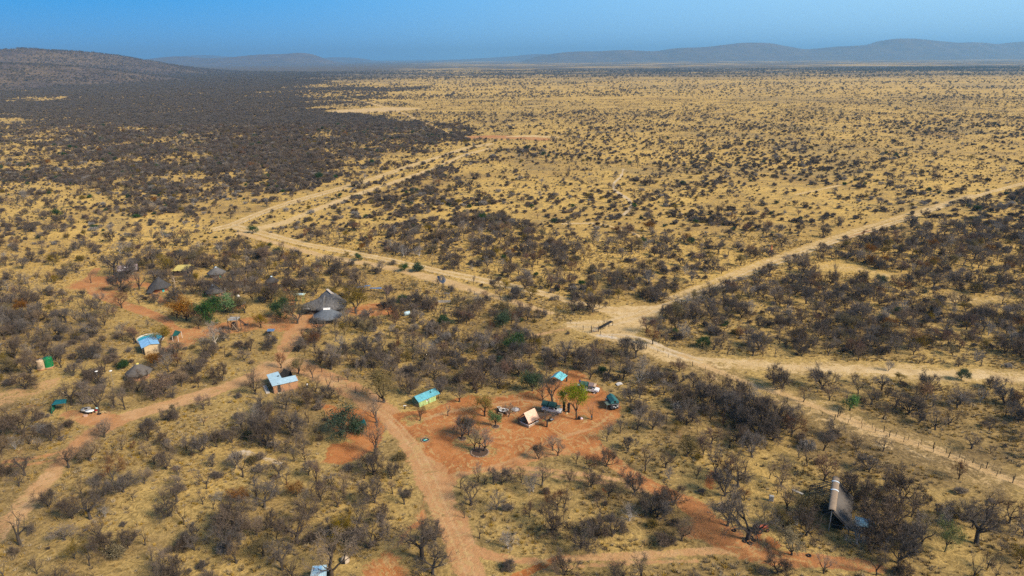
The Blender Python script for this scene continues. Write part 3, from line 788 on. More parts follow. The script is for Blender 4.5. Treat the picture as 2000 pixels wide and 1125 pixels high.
make_kind('bushd', 4, BARK, TWIGD, H=2.4, W=4.0, trunk=0.05, nl=5, stems=3, tilt=(30, 72), up=0.1, lv=2, tw=15, twl=(0.3, 0.6), tww=0.034, rt=0.05)
make_kind('busha', 2, BARKP, TWIGG, H=1.6, W=2.8, trunk=0.05, nl=4, stems=3, tilt=(25, 70), up=0.1, lv=2, tw=10, twl=(0.3, 0.5), tww=0.026, rt=0.04)
make_kind('busho', 2, BARK, LEAFO, H=2.0, W=3.0, trunk=0.05, nl=4, stems=3, tilt=(30, 70), up=0.1, lv=2, tw=7, leaf=900, clump=0.22, rt=0.05)
make_kind('bushg', 2, BARK, LEAFG, H=2.0, W=2.8, trunk=0.05, nl=4, stems=3, tilt=(30, 70), up=0.1, lv=2, tw=6, leaf=1300, clump=0.22, rt=0.05)

# light versions for the country more than half a kilometre away
make_kind('farbush', 4, BARK, TWIGF, H=3.0, W=5.0, trunk=0.12, nl=5, tilt=(35, 68), up=0.08, lv=1, kids=(2, 3), tw=30, twl=(0.6, 1.2), tww=0.12, rt=0.12)
make_kind('fartree', 4, BARK, TWIGF, H=5.0, W=6.0, trunk=0.30, nl=4, tilt=(35, 62), up=0.08, flat=0.3, lv=1, kids=(2, 3), tw=32, twl=(0.6, 1.3), tww=0.14, rt=0.2)

def proto_collection(name, meshes):
    col = bpy.data.collections.new(name)
    for i, me in enumerate(meshes):
        col.objects.link(bpy.data.objects.new('%s_%02d' % (name, i), me))
    return col

def scatter(name, label, cat, col, xyz, scl, idx, group=None, tiltr=0.0):
    """one object of uncountable plants: its points carry the plants through geometry nodes"""
    n = len(xyz)
    me = bpy.data.meshes.new(name)
    me.vertices.add(n); me.vertices.foreach_set('co', np.asarray(xyz, np.float32).ravel())
    for nm, arr, ty in (('scl', scl, 'FLOAT_VECTOR'), ('rz', rng.uniform(0, 6.28, n), 'FLOAT'), ('idx', idx, 'INT')):
        at = me.attributes.new(nm, ty, 'POINT')
        if ty == 'FLOAT_VECTOR': at.data.foreach_set('vector', np.asarray(arr, np.float32).ravel())
        else: at.data.foreach_set('value', np.asarray(arr, np.int32 if ty == 'INT' else np.float32))
    o = bpy.data.objects.new(name, me); C.objects.link(o)
    g = bpy.data.node_groups.new(name, 'GeometryNodeTree')
    g.interface.new_socket('Geometry', in_out='INPUT', socket_type='NodeSocketGeometry')
    g.interface.new_socket('Geometry', in_out='OUTPUT', socket_type='NodeSocketGeometry')
    N = g.nodes; L = g.links
    gi = N.new('NodeGroupInput'); go = N.new('NodeGroupOutput')
    ip = N.new('GeometryNodeInstanceOnPoints'); ci = N.new('GeometryNodeCollectionInfo')
    ci.inputs['Collection'].default_value = col
    ci.inputs['Separate Children'].default_value = True; ci.inputs['Reset Children'].default_value = True
    def attr(nm, ty):
        a = N.new('GeometryNodeInputNamedAttribute'); a.data_type = ty; a.inputs['Name'].default_value = nm
        return a.outputs['Attribute']
    cx = N.new('ShaderNodeCombineXYZ'); L.new(attr('rz', 'FLOAT'), cx.inputs['Z'])
    er = N.new('FunctionNodeEulerToRotation'); L.new(cx.outputs[0], er.inputs[0])
    L.new(gi.outputs[0], ip.inputs['Points']); L.new(ci.outputs[0], ip.inputs['Instance'])
    ip.inputs['Pick Instance'].default_value = True
    L.new(attr('idx', 'INT'), ip.inputs['Instance Index'])
    L.new(er.outputs[0], ip.inputs['Rotation']); L.new(attr('scl', 'FLOAT_VECTOR'), ip.inputs['Scale'])
    L.new(ip.outputs[0], go.inputs[0])
    md = o.modifiers.new('plants', 'NODES'); md.node_group = g
    return tag(o, label, cat, group, 'stuff')

# ------------------------------------------------------------------ how densely the bush grows, region by region (photo outlines laid on the ground)
DENS = [   # (cover of bush, cover of trees, outline) painted in order
 (0.20, 0.22, [(-900,480),(3000,480),(3000,2500),(-900,2500)]),
 (0.18, 0.10, [(-900,300),(3000,300),(3000,480),(-900,480)]),
 (0.10, 0.08, [(700,140),(3000,140),(3000,300),(700,300)]),
 (0.03, 0.05, [(1250,150),(3000,150),(3000,200),(1800,230),(1150,215)]),
 (0.05, 0.06, [(1000,262),(1350,250),(1420,290),(1000,300)]),
 (1.30, 0.90, [(-900,130),(560,140),(660,172),(690,222),(880,262),(860,290),(770,318),(690,350),(600,372),(520,380),(440,405),(330,420),(200,395),(120,372),(40,352),(-900,350)]),
 (0.45, 0.30, [(560,165),(760,165),(780,205),(640,212),(570,190)]),
 (0.85, 0.5, [(-900,160),(60,170),(150,220),(220,330),(150,350),(40,330),(-900,330)]),
 (0.40, 0.28, [(-900,350),(40,352),(330,420),(420,425),(400,470),(220,520),(-900,560)]),
 (0.55, 0.35, [(540,370),(600,372),(520,420),(400,420)]),
 (0.60, 0.22, [(620,385),(760,330),(850,310),(1040,330),(1080,380),(960,420),(820,410),(720,420)]),
 (0.22, 0.10, [(900,300),(1500,300),(1500,420),(1050,430),(950,400)]),
 (1.2, 0.9, [(600,460),(690,432),(850,430),(850,500),(790,510),(700,485)]),
 (1.2, 0.9, [(864,432),(1010,425),(1080,470),(1160,520),(1330,560),(1470,500),(1490,520),(1390,560),(1290,595),(1190,595),(1060,568),(940,545),(866,520)]),
 (0.60, 0.30, [(1080,440),(1230,450),(1450,490),(1480,500),(1340,555),(1180,520)]),
 (0.75, 0.35, [(1380,395),(1520,400),(1600,420),(1580,450),(1450,460),(1380,440)]),
 (0.70, 2.0, [(1290,610),(1420,560),(1560,512),(1640,520),(1720,560),(1800,600),(2200,560),(2200,735),(1900,722),(1650,710),(1480,700),(1380,690),(1310,650)]),
 (0.80, 2.4, [(1340,640),(1620,600),(2200,640),(2200,725),(1500,705)]),
 (0.60, 1.1, [(1640,520),(1800,430),(2000,380),(2300,360),(2300,600),(1800,600),(1740,560)]),
 (0.08, 0.06, [(1600,515),(1720,520),(1740,545),(1640,548)]),
 (0.80, 1.1, [(430,460),(520,470),(600,500),(690,520),(660,560),(470,570),(420,520)]),
 (1.00, 1.6, [(200,520),(420,505),(560,530),(590,565),(540,590),(500,590),(400,600),(330,590),(290,545),(210,545)]),
 (0.80, 1.3, [(-300,560),(160,590),(240,620),(260,700),(480,690),(470,735),(250,790),(100,740),(-300,740)]),
 (0.25, 0.25, [(-300,470),(130,480),(160,560),(-300,600)]),
 (0.95, 2.2, [(640,610),(780,600),(900,590),(1060,610),(1150,650),(1100,700),(1130,730),(1060,735),(980,765),(900,775),(860,740),(760,730),(640,710),(610,650)]),
 (0.90, 2.0, [(1030,690),(1180,680),(1260,710),(1360,735),(1480,775),(1560,820),(1580,870),(1440,850),(1300,790),(1200,750),(1100,735)]),
 (0.25, 0.25, [(700,540),(850,545),(900,570),(760,600),(690,590)]),
 (0.35, 0.8, [(-300,1200),(-300,1000),(170,880),(330,805),(500,745),(620,770),(640,800),(620,900),(740,900),(810,960),(700,1080),(690,1200)]),
 (0.45, 0.65, [(-300,830),(110,830),(110,900),(0,960),(-300,1000)]),
 (0.20, 0.22, [(890,945),(1000,925),(1280,965),(1340,1010),(1330,1060),(1100,1085),(960,1075),(900,1010)]),
 (0.50, 0.40, [(1040,990),(1130,985),(1190,1040),(1150,1070),(1040,1040)]),
 (0.40, 0.8, [(1210,800),(1400,830),(1450,900),(1330,950),(1230,900)]),
 (0.70, 1.3, [(1380,890),(1540,860),(1640,940),(1860,1000),(1900,1080),(1880,1200),(1700,1200),(1690,1090),(1500,1075),(1400,990)]),
 (0.16, 0.16, [(1600,840),(1740,860),(2100,960),(2100,1020),(1850,990),(1700,930)]),
 (0.35, 0.6, [(1440,770),(1520,715),(2100,750),(2100,930),(1900,890),(1640,800)]),
 (0.05, 0.04, [(680,212),(775,212),(775,222),(680,222)]),
]
def density(x, y):
    u, v = proj(x, y)
    far = np.clip((y - 500) / 600, 0, 1)
    u = u + far * (fbm(x / 130.0 + 9, y / 130.0, 4) - 0.5) * 1333 / np.maximum(y, 90) * 520
    v = v + far * (fbm(x / 170.0, y / 170.0 + 30, 4) - 0.5) * 1333 * 85 / np.maximum(y, 90) ** 2 * 420
    u = u + (fbm(x / 25.0, y / 25.0, 3) - 0.5) * 1333 / np.maximum(y, 90) * 48
    v = v + (fbm(x / 31.0 + 40, y / 31.0, 3) - 0.5) * 1333 / np.maximum(y, 90) * 13
    db = np.full(np.shape(x), 0.2); dt = np.full(np.shape(x), 0.2)
    for b, t, pol in DENS:
        k = inpoly(u, v, pol); db = np.where(k, b, db); dt = np.where(k, t, dt)
    return db, dt

def cand(n, y0, y1, margin=1.03):
    """uniform points on the part of the plain the photo shows between two distances"""
    y = np.sqrt(rng.uniform(y0 ** 2, y1 ** 2, n)); uu = rng.uniform(-0.80, 0.80, n) * margin * (1.25 if y0 < 100 else 1.0)
    x = uu * y * 1.0
    u, v = proj(x, y)
    k = (u > -60) & (u < 2060) & (v < 1200)
    return x[k], y[k]
def cand_density(n, y0, y1): return n / (1.6 * 1.03 * 0.5 * (y1 ** 2 - y0 ** 2))    # per m2

def clumpy(x, y, s, lo, hi):
    f = fbm(x / s, y / s, 4); return np.clip((f - lo) / (hi - lo), 0, 1)

def thin(x, y, dmin):
    """drop points closer than dmin to one kept before (grid hash)"""
    keep = np.zeros(len(x), bool); g = {}
    cs = dmin
    for i in range(len(x)):
        a = int(math.floor(x[i] / cs)); b = int(math.floor(y[i] / cs)); ok = True
        for p in range(a - 1, a + 2):
            for q in range(b - 1, b + 2):
                for j in g.get((p, q), ()):
                    if (x[i] - x[j]) ** 2 + (y[i] - y[j]) ** 2 < dmin * dmin: ok = False; break
                if not ok: break
            if not ok: break
        if ok: keep[i] = True; g.setdefault((a, b), []).append(i)
    return keep
# ------------------------------------------------------------------ built things
EXC = []       # (x, y, radius) footprints kept free of scattered plants
SIGHT = []     # (x, y, half width) built things whose view from the photo's side stays open
def keep(p, r, sight=True):
    EXC.append((p[0], p[1], r))
    if sight: SIGHT.append((p[0], p[1], r))

THATCH = mat('weathered_thatch', (0.115, 0.110, 0.106), var=0.42, scale=1.6, bump=0.8, rough=0.95, stretch=(1, 1, 0.35))
THATCHG = mat('blue_grey_thatch', (0.105, 0.120, 0.138), var=0.25, scale=1.6, bump=0.8, rough=0.95)
THATCHD = mat('dark_thatch', (0.052, 0.050, 0.050), var=0.30, scale=1.6, bump=0.8, rough=0.95)
THATCHB = mat('grey_thatch', (0.105, 0.094, 0.084), var=0.22, scale=1.2, bump=0.8, rough=0.95)
CEMENT = mat('pale_cement', (0.50, 0.44, 0.36), var=0.2, scale=2.5, bump=0.2)
CEMENTG = mat('grey_cement', (0.40, 0.37, 0.33), var=0.2, scale=2.5, bump=0.2)
ZINC = mat('zinc_sheet', (0.42, 0.52, 0.58), var=0.14, scale=1.2, rough=0.5, spec=0.5)
ZINCB = mat('blue_zinc_sheet', (0.20, 0.40, 0.62), var=0.18, scale=0.9, rough=0.5, spec=0.5)
PALEB = mat('pale_blue_sheet', (0.36, 0.51, 0.58), var=0.18, scale=1.6, rough=0.5, spec=0.5)
TURQ = mat('turquoise_sheet', (0.10, 0.335, 0.40), var=0.24, scale=1.4, rough=0.45, spec=0.5)
TEAL = mat('teal_net', (0.008, 0.105, 0.125), var=0.3, scale=1.5, rough=0.8)
GREENC = mat('green_canvas', (0.010, 0.120, 0.070), var=0.3, scale=1.5, rough=0.8)
GREENN = mat('dark_green_net', (0.010, 0.085, 0.070), var=0.3, scale=2, rough=0.8)
BRICK = mat('clay_brick_wall', (0.38, 0.205, 0.105), var=0.40, scale=4.5, bump=0.6)
BEIGE = mat('beige_plaster', (0.50, 0.38, 0.22), var=0.16, scale=1.6, bump=0.3)
OCHRE = mat('ochre_mud_wall', (0.27, 0.115, 0.055), var=0.3, scale=2.5, bump=0.4)
YELLOW = mat('yellow_roof_sheet', (0.46, 0.37, 0.11), var=0.22, scale=1.6, rough=0.6)
PINKR = mat('worn_mauve_roof', (0.27, 0.20, 0.19), var=0.45, scale=2.6, rough=0.7)
WOOD = mat('weathered_pole_wood', (0.105, 0.080, 0.062), var=0.35, scale=5, stretch=(1, 1, 0.3))
WOODL = mat('pale_pole_wood', (0.30, 0.215, 0.135), var=0.3, scale=5)
WOODD = mat('charred_dark_wood', (0.022, 0.019, 0.018), var=0.4, scale=5)
BLACK = mat('black_interior', (0.012, 0.011, 0.011), var=0.3, scale=4)
NET = mat('black_shade_net', (0.018, 0.018, 0.020), var=0.4, scale=5)
WHITE = mat('white_paint', (0.72, 0.70, 0.66), var=0.12, scale=3)
STEEL = mat('dull_galvanised_steel', (0.30, 0.31, 0.32), var=0.2, scale=4, rough=0.5, metal=0.4)
SOLAR = mat('solar_cells', (0.09, 0.16, 0.28), var=0.25, scale=4, rough=0.25, spec=0.6)
TANKG = mat('green_tank_plastic', (0.010, 0.185, 0.060), var=0.2, scale=1.5, rough=0.5)
TANKB = mat('beige_tank_plastic', (0.42, 0.31, 0.20), var=0.22, scale=3, rough=0.6)
RUST = mat('rusty_steel', (0.16, 0.070, 0.035), var=0.4, scale=5)
STONE = mat('ring_stones', (0.215, 0.150, 0.105), var=0.35, scale=4, bump=0.5)
ASH = mat('pale_ash', (0.42, 0.40, 0.39), var=0.25, scale=3)
RUBBER = mat('black_rubber', (0.02, 0.02, 0.021), var=0.3, scale=6, rough=0.9)
WATER = mat('pool_water', (0.020, 0.27, 0.33), var=0.15, scale=0.8, rough=0.12, spec=0.6)
GLASS = mat('dark_window_glass', (0.02, 0.025, 0.03), var=0.2, scale=3, rough=0.15, spec=0.6)
DOORT = mat('teal_paint', (0.03, 0.32, 0.33), var=0.2, scale=3)

def frame(a, b):
    """local frame of a building from two ground points on the photo: origin a, x towards b"""
    A = P(*a); B = P(*b); d = B - A
    return A, math.atan2(d.y, d.x), d.length
def loc(A, rz, x, y): return Vector((A.x + x * math.cos(rz) - y * math.sin(rz), A.y + x * math.sin(rz) + y * math.cos(rz), 0))

def gable_roof(mb, x0, x1, y0, y1, ze, zr, th=0.07, ridge='x', off=0.5, mi=0, ze2=None):
    """two sloping sheets with thickness; off places the ridge across the span"""
    ze2 = ze if ze2 is None else ze2
    if ridge == 'x':
        ym = y0 + (y1 - y0) * off
        mb.sheet([(x0, y0, ze), (x1, y0, ze), (x1, ym, zr), (x0, ym, zr)], th, mi)
        mb.sheet([(x0, ym, zr), (x1, ym, zr), (x1, y1, ze2), (x0, y1, ze2)], th, mi)
    else:
        xm = x0 + (x1 - x0) * off
        mb.sheet([(x0, y0, ze), (xm, y0, zr), (xm, y1, zr), (x0, y1, ze)], th, mi)
        mb.sheet([(xm, y0, zr), (x1, y0, ze2), (x1, y1, ze2), (xm, y1, zr)], th, mi)
    return mb
def corrugation(mb, x0, x1, y0, y1, zf, step, axis_='x', r=0.035, mi=0):
    """rolled ribs running down a roof"""
    n = int((x1 - x0) / step)
    for i in range(n + 1):
        x = x0 + (x1 - x0) * i / n
        mb.tube((x, y0, zf(y0) + 0.01), (x, y1, zf(y1) + 0.01), r, r, 4, mi, cap=False)

# --- brick building with L-shaped roof ------------------------------------------------
A, rz, L_ = frame((535.3, 769), (582.6, 758.3))
t = thing('brick_building', 'small brick building with an L-shaped pale blue sheet roof', 'building', A, rz)
Lx, Ly, wz = L_, 7.5, 2.35
keep(loc(A, rz, Lx / 2, Ly / 2), 5.2)
m_ = MB()
dx0, dx1 = 1.05, 1.85
m_.box(dx0 / 2, 0.12, wz / 2, dx0, 0.24, wz); m_.box((dx1 + Lx) / 2, 0.12, wz / 2, Lx - dx1, 0.24, wz); m_.box((dx0 + dx1) / 2, 0.12, wz - 0.1, dx1 - dx0, 0.24, 0.2)
m_.box(0.12, Ly / 2 + 0.121, wz / 2, 0.24, Ly - 0.245, wz); m_.box(1.4, Ly - 0.12, wz / 2, 2.3, 0.24, wz); m_.box(2.58, 4.75, wz / 2, 0.2, 3.3, wz)
m_.box(4.85, 2.7, wz / 2, 4.3, 0.2, wz); m_.box(Lx - 0.12, 1.55, wz / 2, 0.24, 2.5, wz)
for k in range(2): m_.box(-0.06, 2.2 + 2.3 * k, wz / 2, 0.12, 0.22, wz)
m_.build('wall', BRICK, t)
r_ = MB()
r_.sheet([(-0.25, -0.3, wz + 0.10), (Lx + 0.15, -0.3, wz + 0.10), (Lx + 0.15, 2.95, wz + 0.34), (2.9, 2.95, wz + 0.34), (2.9, Ly + 0.25, wz + 0.34), (-0.25, Ly + 0.25, wz + 0.10)], 0.07)
ro = r_.build('roof', PALEB, t)
v_ = MB(); v_.box(2.3, 4.6, wz + 0.42, 0.5, 0.3, 0.14); v_.build('roof_vent', BLACK, ro)
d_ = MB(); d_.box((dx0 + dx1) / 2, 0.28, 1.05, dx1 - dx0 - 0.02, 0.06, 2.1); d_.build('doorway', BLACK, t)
for k, yy in enumerate((1.6, 3.3, 4.9)):
    q = MB(); q.box(-0.03, yy, 1.05, 0.08, 0.75, 2.0); q.build('door', [BLACK, BLACK, WHITE][k], t)
q = MB(); q.box((dx0 + dx1) / 2 + 0.1, -0.55, 0.06, 1.5, 0.9, 0.12); q.build('step', mat('yellow_cement', (0.42, 0.34, 0.20)), t)
q = MB(); q.box(-1.35, 3.5, 0.09, 1.0, 5.2, 0.18); q.build('path_slab', CEMENTG, t)
q = MB()
cx0, cx1, cy0, cy1 = 2.9, Lx - 0.2, 2.95, Ly - 0.2
n = 9
def netz(s): return 2.2 + 0.75 * abs(math.sin(s * math.pi * 1.5)) 
row = []
per = [(cx0, cy1 * 0.55 + cy0 * 0.45), (cx0, cy1), (cx0 + (cx1 - cx0) * 0.5, cy1 + 0.3), (cx1, cy1), (cx1, cy0)]
hts = [1.7, 2.2, 3.3, 2.4, 1.8]
for (a, b), (ha, hb) in zip(zip(per, per[1:]), zip(hts, hts[1:])):
    for j in range(6):
        s0, s1 = j / 6, (j + 1) / 6
        za = ha + (hb - ha) * s0 - 0.35 * math.sin(math.pi * s0); zb = ha + (hb - ha) * s1 - 0.35 * math.sin(math.pi * s1)
        pa = (a[0] + (b[0] - a[0]) * s0, a[1] + (b[1] - a[1]) * s0); pb = (a[0] + (b[0] - a[0]) * s1, a[1] + (b[1] - a[1]) * s1)
        q.add([(pa[0], pa[1], 0), (pb[0], pb[1], 0), (pb[0], pb[1], zb), (pa[0], pa[1], za)], [(0, 1, 2, 3)])
o = q.build('net_screen', NET, t); sd_ = o.modifiers.new('thick', 'SOLIDIFY'); sd_.thickness = 0.03
q = MB(); q.box(4.1, 3.9, 0.9, 1.1, 0.9, 1.8); q.tube((4.1, 3.45, 1.2), (4.1, 3.38, 1.2), 0.18, n=10, mi=1)
q.build('water_heater', [BRICK, BLACK], t, 0.03)

# --- turquoise-roofed cabin ------------------------------------------------------------
A, rz, L_ = frame((818.7, 796), (851.5, 782.0))
t = thing('cabin', 'small green and yellow boarded cabin with a turquoise sheet roof', 'cabin', A, rz)
Ly, wz = 2.9, 1.75
keep(loc(A, rz, L_ / 2, Ly / 2), 4.0)
GREENW = mat('lime_yellow_boards', (0.44, 0.46, 0.12), var=0.35, scale=2.2, col2=(0.36, 0.58, 0.30), stretch=(1.6, 1.6, 0.25), rough=0.8)
GREENE = mat('green_boards', (0.11, 0.20, 0.115), var=0.35, scale=2.2, stretch=(1.6, 1.6, 0.25), rough=0.8)
m_ = MB(); dxa, dxb = L_ * 0.42, L_ * 0.54
m_.box(dxa / 2, 0.05, wz / 2, dxa, 0.1, wz); m_.box((dxb + L_) / 2, 0.05, wz / 2, L_ - dxb, 0.1, wz); m_.box((dxa + dxb) / 2, 0.05, 0.42, dxb - dxa, 0.1, 0.84); m_.box((dxa + dxb) / 2, 0.05, wz - 0.06, dxb - dxa, 0.1, 0.12)
m_.box(L_ / 2, Ly - 0.05, wz / 2, L_, 0.1, wz)
for i in range(int(L_ / 0.45)): m_.box(0.2 + 0.45 * i, -0.012, wz / 2, 0.05, 0.03, wz - 0.04)
m_.build('wall', GREENW, t)
for xx, s in ((-0.003, -1), (L_ + 0.003, 1)):
    m_ = MB(); m_.add([(xx, 0, 0), (xx, Ly, 0), (xx, Ly, wz), (xx, Ly / 2, wz + 0.85), (xx, 0, wz), (xx - s * 0.1, 0.11, 0), (xx - s * 0.1, Ly - 0.11, 0), (xx - s * 0.1, Ly - 0.11, wz), (xx - s * 0.1, Ly / 2, wz + 0.8), (xx - s * 0.1, 0.11, wz)],
           [(0, 1, 2, 3, 4), (9, 8, 7, 6, 5), (0, 4, 9, 5), (1, 6, 7, 2), (2, 7, 8, 3), (3, 8, 9, 4)])
    for i in range(6): m_.box(xx + s * 0.012, 0.25 + 0.45 * i, wz * 0.48, 0.03, 0.05, wz * 0.92)
    m_.build('end_wall', GREENE, t)
r_ = MB(); gable_roof(r_, -0.35, L_ + 1.15, -0.35, Ly + 0.35, wz - 0.02, wz + 1.02)
zf = lambda y: (wz - 0.02) + (y + 0.35) / (Ly / 2 + 0.35) * 1.04
corrugation(r_, -0.33, L_ + 1.13, -0.34, Ly / 2, zf, 0.30, r=0.022)
ro = r_.build('roof', TURQ, t)
q = MB(); q.tube((L_ * 0.82, Ly * 0.28, wz + 0.3), (L_ * 0.82, Ly * 0.28, wz + 1.5), 0.05, n=8); q.box(L_ * 0.82, Ly * 0.28, wz + 0.72, 0.4, 0.4, 0.05); q.build('flue', BLACK, ro)
q = MB(); q.box((dxa + dxb) / 2, 0.07, 1.22, dxb - dxa - 0.3, 0.08, 0.6); f_ = q.build('window', GLASS, t)
q = MB(); xm = (dxa + dxb) / 2; q.box(xm - 0.27, 0.0, 1.22, 0.13, 0.10, 0.76); q.box(xm + 0.27, 0.0, 1.22, 0.13, 0.10, 0.76); q.box(xm, 0.0, 0.88, 0.66, 0.104, 0.08); q.box(xm, 0.0, 1.58, 0.66, 0.104, 0.08); q.build('frame', WHITE, f_)
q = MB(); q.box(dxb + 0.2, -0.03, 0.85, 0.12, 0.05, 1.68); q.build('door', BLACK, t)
for yy in (0.1, Ly - 0.1):
    q = MB(); q.tube((L_ + 1.0, yy, 0), (L_ + 1.0, yy, wz - 0.02), 0.07); q.build('porch_post', WOODD, t)


# --- pale house with blue roof, and its pool ------------------------------------------
A, rz, L_ = frame((284.2, 694), (312.0, 688.0))
t = thing('pale_house', 'pale beige house with a bright blue sheet roof beside the pool', 'house', A, rz)
Ly, wz = 5.6, 2.75
keep(loc(A, rz, L_ / 2, Ly / 2), 4.6)
m_ = MB(); xr = L_ * 0.47; zr = wz + 0.55; ze2 = wz + 0.15
for yy in (0.0, Ly - 0.2):
    m_.add([(0, yy, 0), (L_, yy, 0), (L_, yy, ze2), (xr, yy, zr), (0, yy, wz), (0, yy + 0.2, 0), (L_, yy + 0.2, 0), (L_, yy + 0.2, ze2), (xr, yy + 0.2, zr), (0, yy + 0.2, wz)],
           [(0, 1, 2, 3, 4), (9, 8, 7, 6, 5), (1, 6, 7, 2), (0, 4, 9, 5), (2, 7, 8, 3), (3, 8, 9, 4)])
m_.box(L_ - 0.1, Ly / 2, ze2 / 2, 0.2, Ly - 0.42, ze2)
for a, b in ((0.205, 1.0), (1.9, Ly - 0.205)): m_.box(0.1, (a + b) / 2, wz / 2, 0.2, b - a, wz)
m_.box(0.1, 1.45, 0.6, 0.19, 0.88, 1.2); m_.box(0.1, 1.45, wz - 0.12, 0.19, 0.88, 0.24)
m_.build('wall', BEIGE, t)
q = MB(); q.box(0.12, 1.45, 1.85, 0.06, 0.88, 1.2); q.build('window', GLASS, t)
r_ = MB(); gable_roof(r_, -0.75, L_ + 0.35, -0.35, Ly + 0.5, wz - 0.12, zr + 0.12, ridge='y', off=(xr + 0.75) / (L_ + 1.1), ze2=ze2 + 0.05)
for i in range(16):
    yy = -0.3 + i * (Ly + 0.75) / 15
    r_.tube((-0.74, yy, wz - 0.11), (xr, yy, zr + 0.13), 0.02, n=4, cap=False)
r_.tube((xr, -0.36, zr + 0.13), (xr, Ly + 0.51, zr + 0.13), 0.07, n=6)
r_.build('roof', ZINCB, t)
for i, (xx, yy) in enumerate(((-0.6, 0.0), (-0.6, 2.8), (-0.6, Ly))):
    q = MB(); q.tube((xx, yy, 0), (xx, yy, wz - 0.16), 0.07); q.build('veranda_post', WOOD, t)
pc = P(294, 664)
t = thing('pool', 'round raised swimming pool with turquoise water behind the blue-roofed house', 'pool', pc)
keep(pc, 4.6)
q = MB(); q.lathe([(3.75, 0.55), (3.75, 0.95), (4.0, 0.95), (4.0, 0.0)], 40); q.build('rim', CEMENT, t)
q = MB(); q.lathe([(0.01, 0.62), (3.74, 0.62)], 40); q.build('water', WATER, t)

def awning(name, label, cat, pxs, hts, material, poles=None, post=WOOD, sag=0.25, group=None, postname='post'):
    """cloth stretched over corner posts; pxs are the ground points under its corners"""
    pts = [P(*a) for a in pxs]; c = sum(pts, Vector()) / len(pts)
    t = thing(name, label, cat, c, 0, group)
    keep(c, max((p - c).length for p in pts) + 0.5)
    n = 8; G = []
    p0, p1, p2, p3 = [p - c for p in pts]
    for i in range(n + 1):
        row = []
        for j in range(n + 1):
            u, v = i / n, j / n
            xy = (p0 * (1 - u) * (1 - v) + p1 * u * (1 - v) + p2 * u * v + p3 * (1 - u) * v)
            z = hts[0] * (1 - u) * (1 - v) + hts[1] * u * (1 - v) + hts[2] * u * v + hts[3] * (1 - u) * v - sag * math.sin(math.pi * u) * math.sin(math.pi * v)
            row.append((xy.x, xy.y, z))
        G.append(row)
    q = MB(); q.grid(G); o = q.build('canopy', material, t); s_ = o.modifiers.new('thick', 'SOLIDIFY'); s_.thickness = 0.03
    for i, p in enumerate((p0, p1, p2, p3)):
        if poles and not poles[i]: continue
        q = MB(); q.tube((p.x, p.y, 0), (p.x, p.y, hts[i] + 0.05), 0.055, n=8); q.build(postname, post, t)
    return t
awning('shade_net', 'small dark green shade net on pale posts right of the pool', 'shade net', [(338, 667), (349, 668), (356, 660), (344, 657)], [1.9, 2.1, 2.2, 2.2], GREENN, post=WHITE)
awning('shade_net', 'teal shade net stretched between the dark green tree and a pole', 'shade net', [(694, 851), (717, 844), (713, 836), (698, 838)], [1.7, 2.0, 2.5, 1.8], TEAL, sag=0.35)
t = awning('canvas_shelter', 'green canvas shelter with one side hanging to the ground', 'shelter', [(104, 808), (131, 804), (134, 796), (112, 797)], [2.4, 2.4, 2.5, 2.4], TEAL, sag=0.15)
c = t.location
p0 = P(104, 808) - c; p3 = P(112, 797) - c
q = MB(); q.grid([[(p0.x - 0.05 * k, p0.y - 0.06 * k, 2.38 - 0.47 * k) for k in range(6)], [(p0.x * .5 + p3.x * .5 - 0.1, p0.y * .5 + p3.y * .5, 2.3 - 0.43 * k) for k in range(6)], [(p3.x - 0.05 * k, p3.y - 0.02 * k, 2.38 - 0.40 * k) for k in range(6)]])
o = q.build('side_curtain', GREENC, t); s_ = o.modifiers.new('thick', 'SOLIDIFY'); s_.thickness = 0.03
pa, pb = P(131, 804) - c, P(134, 796) - c
q = MB(); q.grid([[(pa.x, pa.y, 2.4), (pa.x + 0.1, pa.y, 2.05)], [(pb.x, pb.y, 2.5), (pb.x + 0.1, pb.y, 1.9)]]); o = q.build('end_flap', GREENN, t); s_ = o.modifiers.new('thick', 'SOLIDIFY'); s_.thickness = 0.03

def flat_roof_on_posts(name, label, cat, pxs, hts, roofm, th=0.06, postm=WOODD):
    pts = [P(*a) for a in pxs]; c = sum(pts, Vector()) / len(pts)
    t = thing(name, label, cat, c); keep(c, max((p - c).length for p in pts) + 0.4)
    q = MB(); q.sheet([(p.x - c.x, p.y - c.y, h) for p, h in zip(pts, hts)], th)
    for k in range(1, 8):
        f = k / 8; a = (pts[0].lerp(pts[1], f) - c); b = (pts[3].lerp(pts[2], f) - c)
        za = hts[0] + (hts[1] - hts[0]) * f; zb = hts[3] + (hts[2] - hts[3]) * f
        q.tube((a.x, a.y, za + 0.01), (b.x, b.y, zb + 0.01), 0.025, n=4, cap=False)
    q.build('roof', roofm, t)
    for p, h in zip(pts, hts):
        d = (p - c) * 0.92
        q = MB(); q.tube((d.x, d.y, 0), (d.x, d.y, h - 0.05), 0.06, n=8); q.build('post', postm, t)
    return t
# turquoise lean-to in the camp: two slopes on posts
A, rz, L_ = frame((1096, 755), (1104, 747))
t = thing('camp_shelter', 'open shelter with a bright turquoise sheet roof on dark posts', 'shelter', A, rz); keep(A, 2.6)
W_ = L_ + 0.8; Dp = 3.0
r_ = MB(); gable_roof(r_, -0.3, W_, -0.3, Dp + 0.3, 1.9, 2.7, ridge='x', off=0.62); r_.build('roof', PALEB if False else mat('bright_turquoise_sheet', (0.16, 0.50, 0.56), var=0.12, scale=1.0, rough=0.5), t)
for xx in (0.0, W_ - 0.35):
    for yy in (0.0, Dp):
        q = MB(); q.tube((xx, yy, 0), (xx, yy, 1.92), 0.06, n=8); q.build('post', WOODD, t)
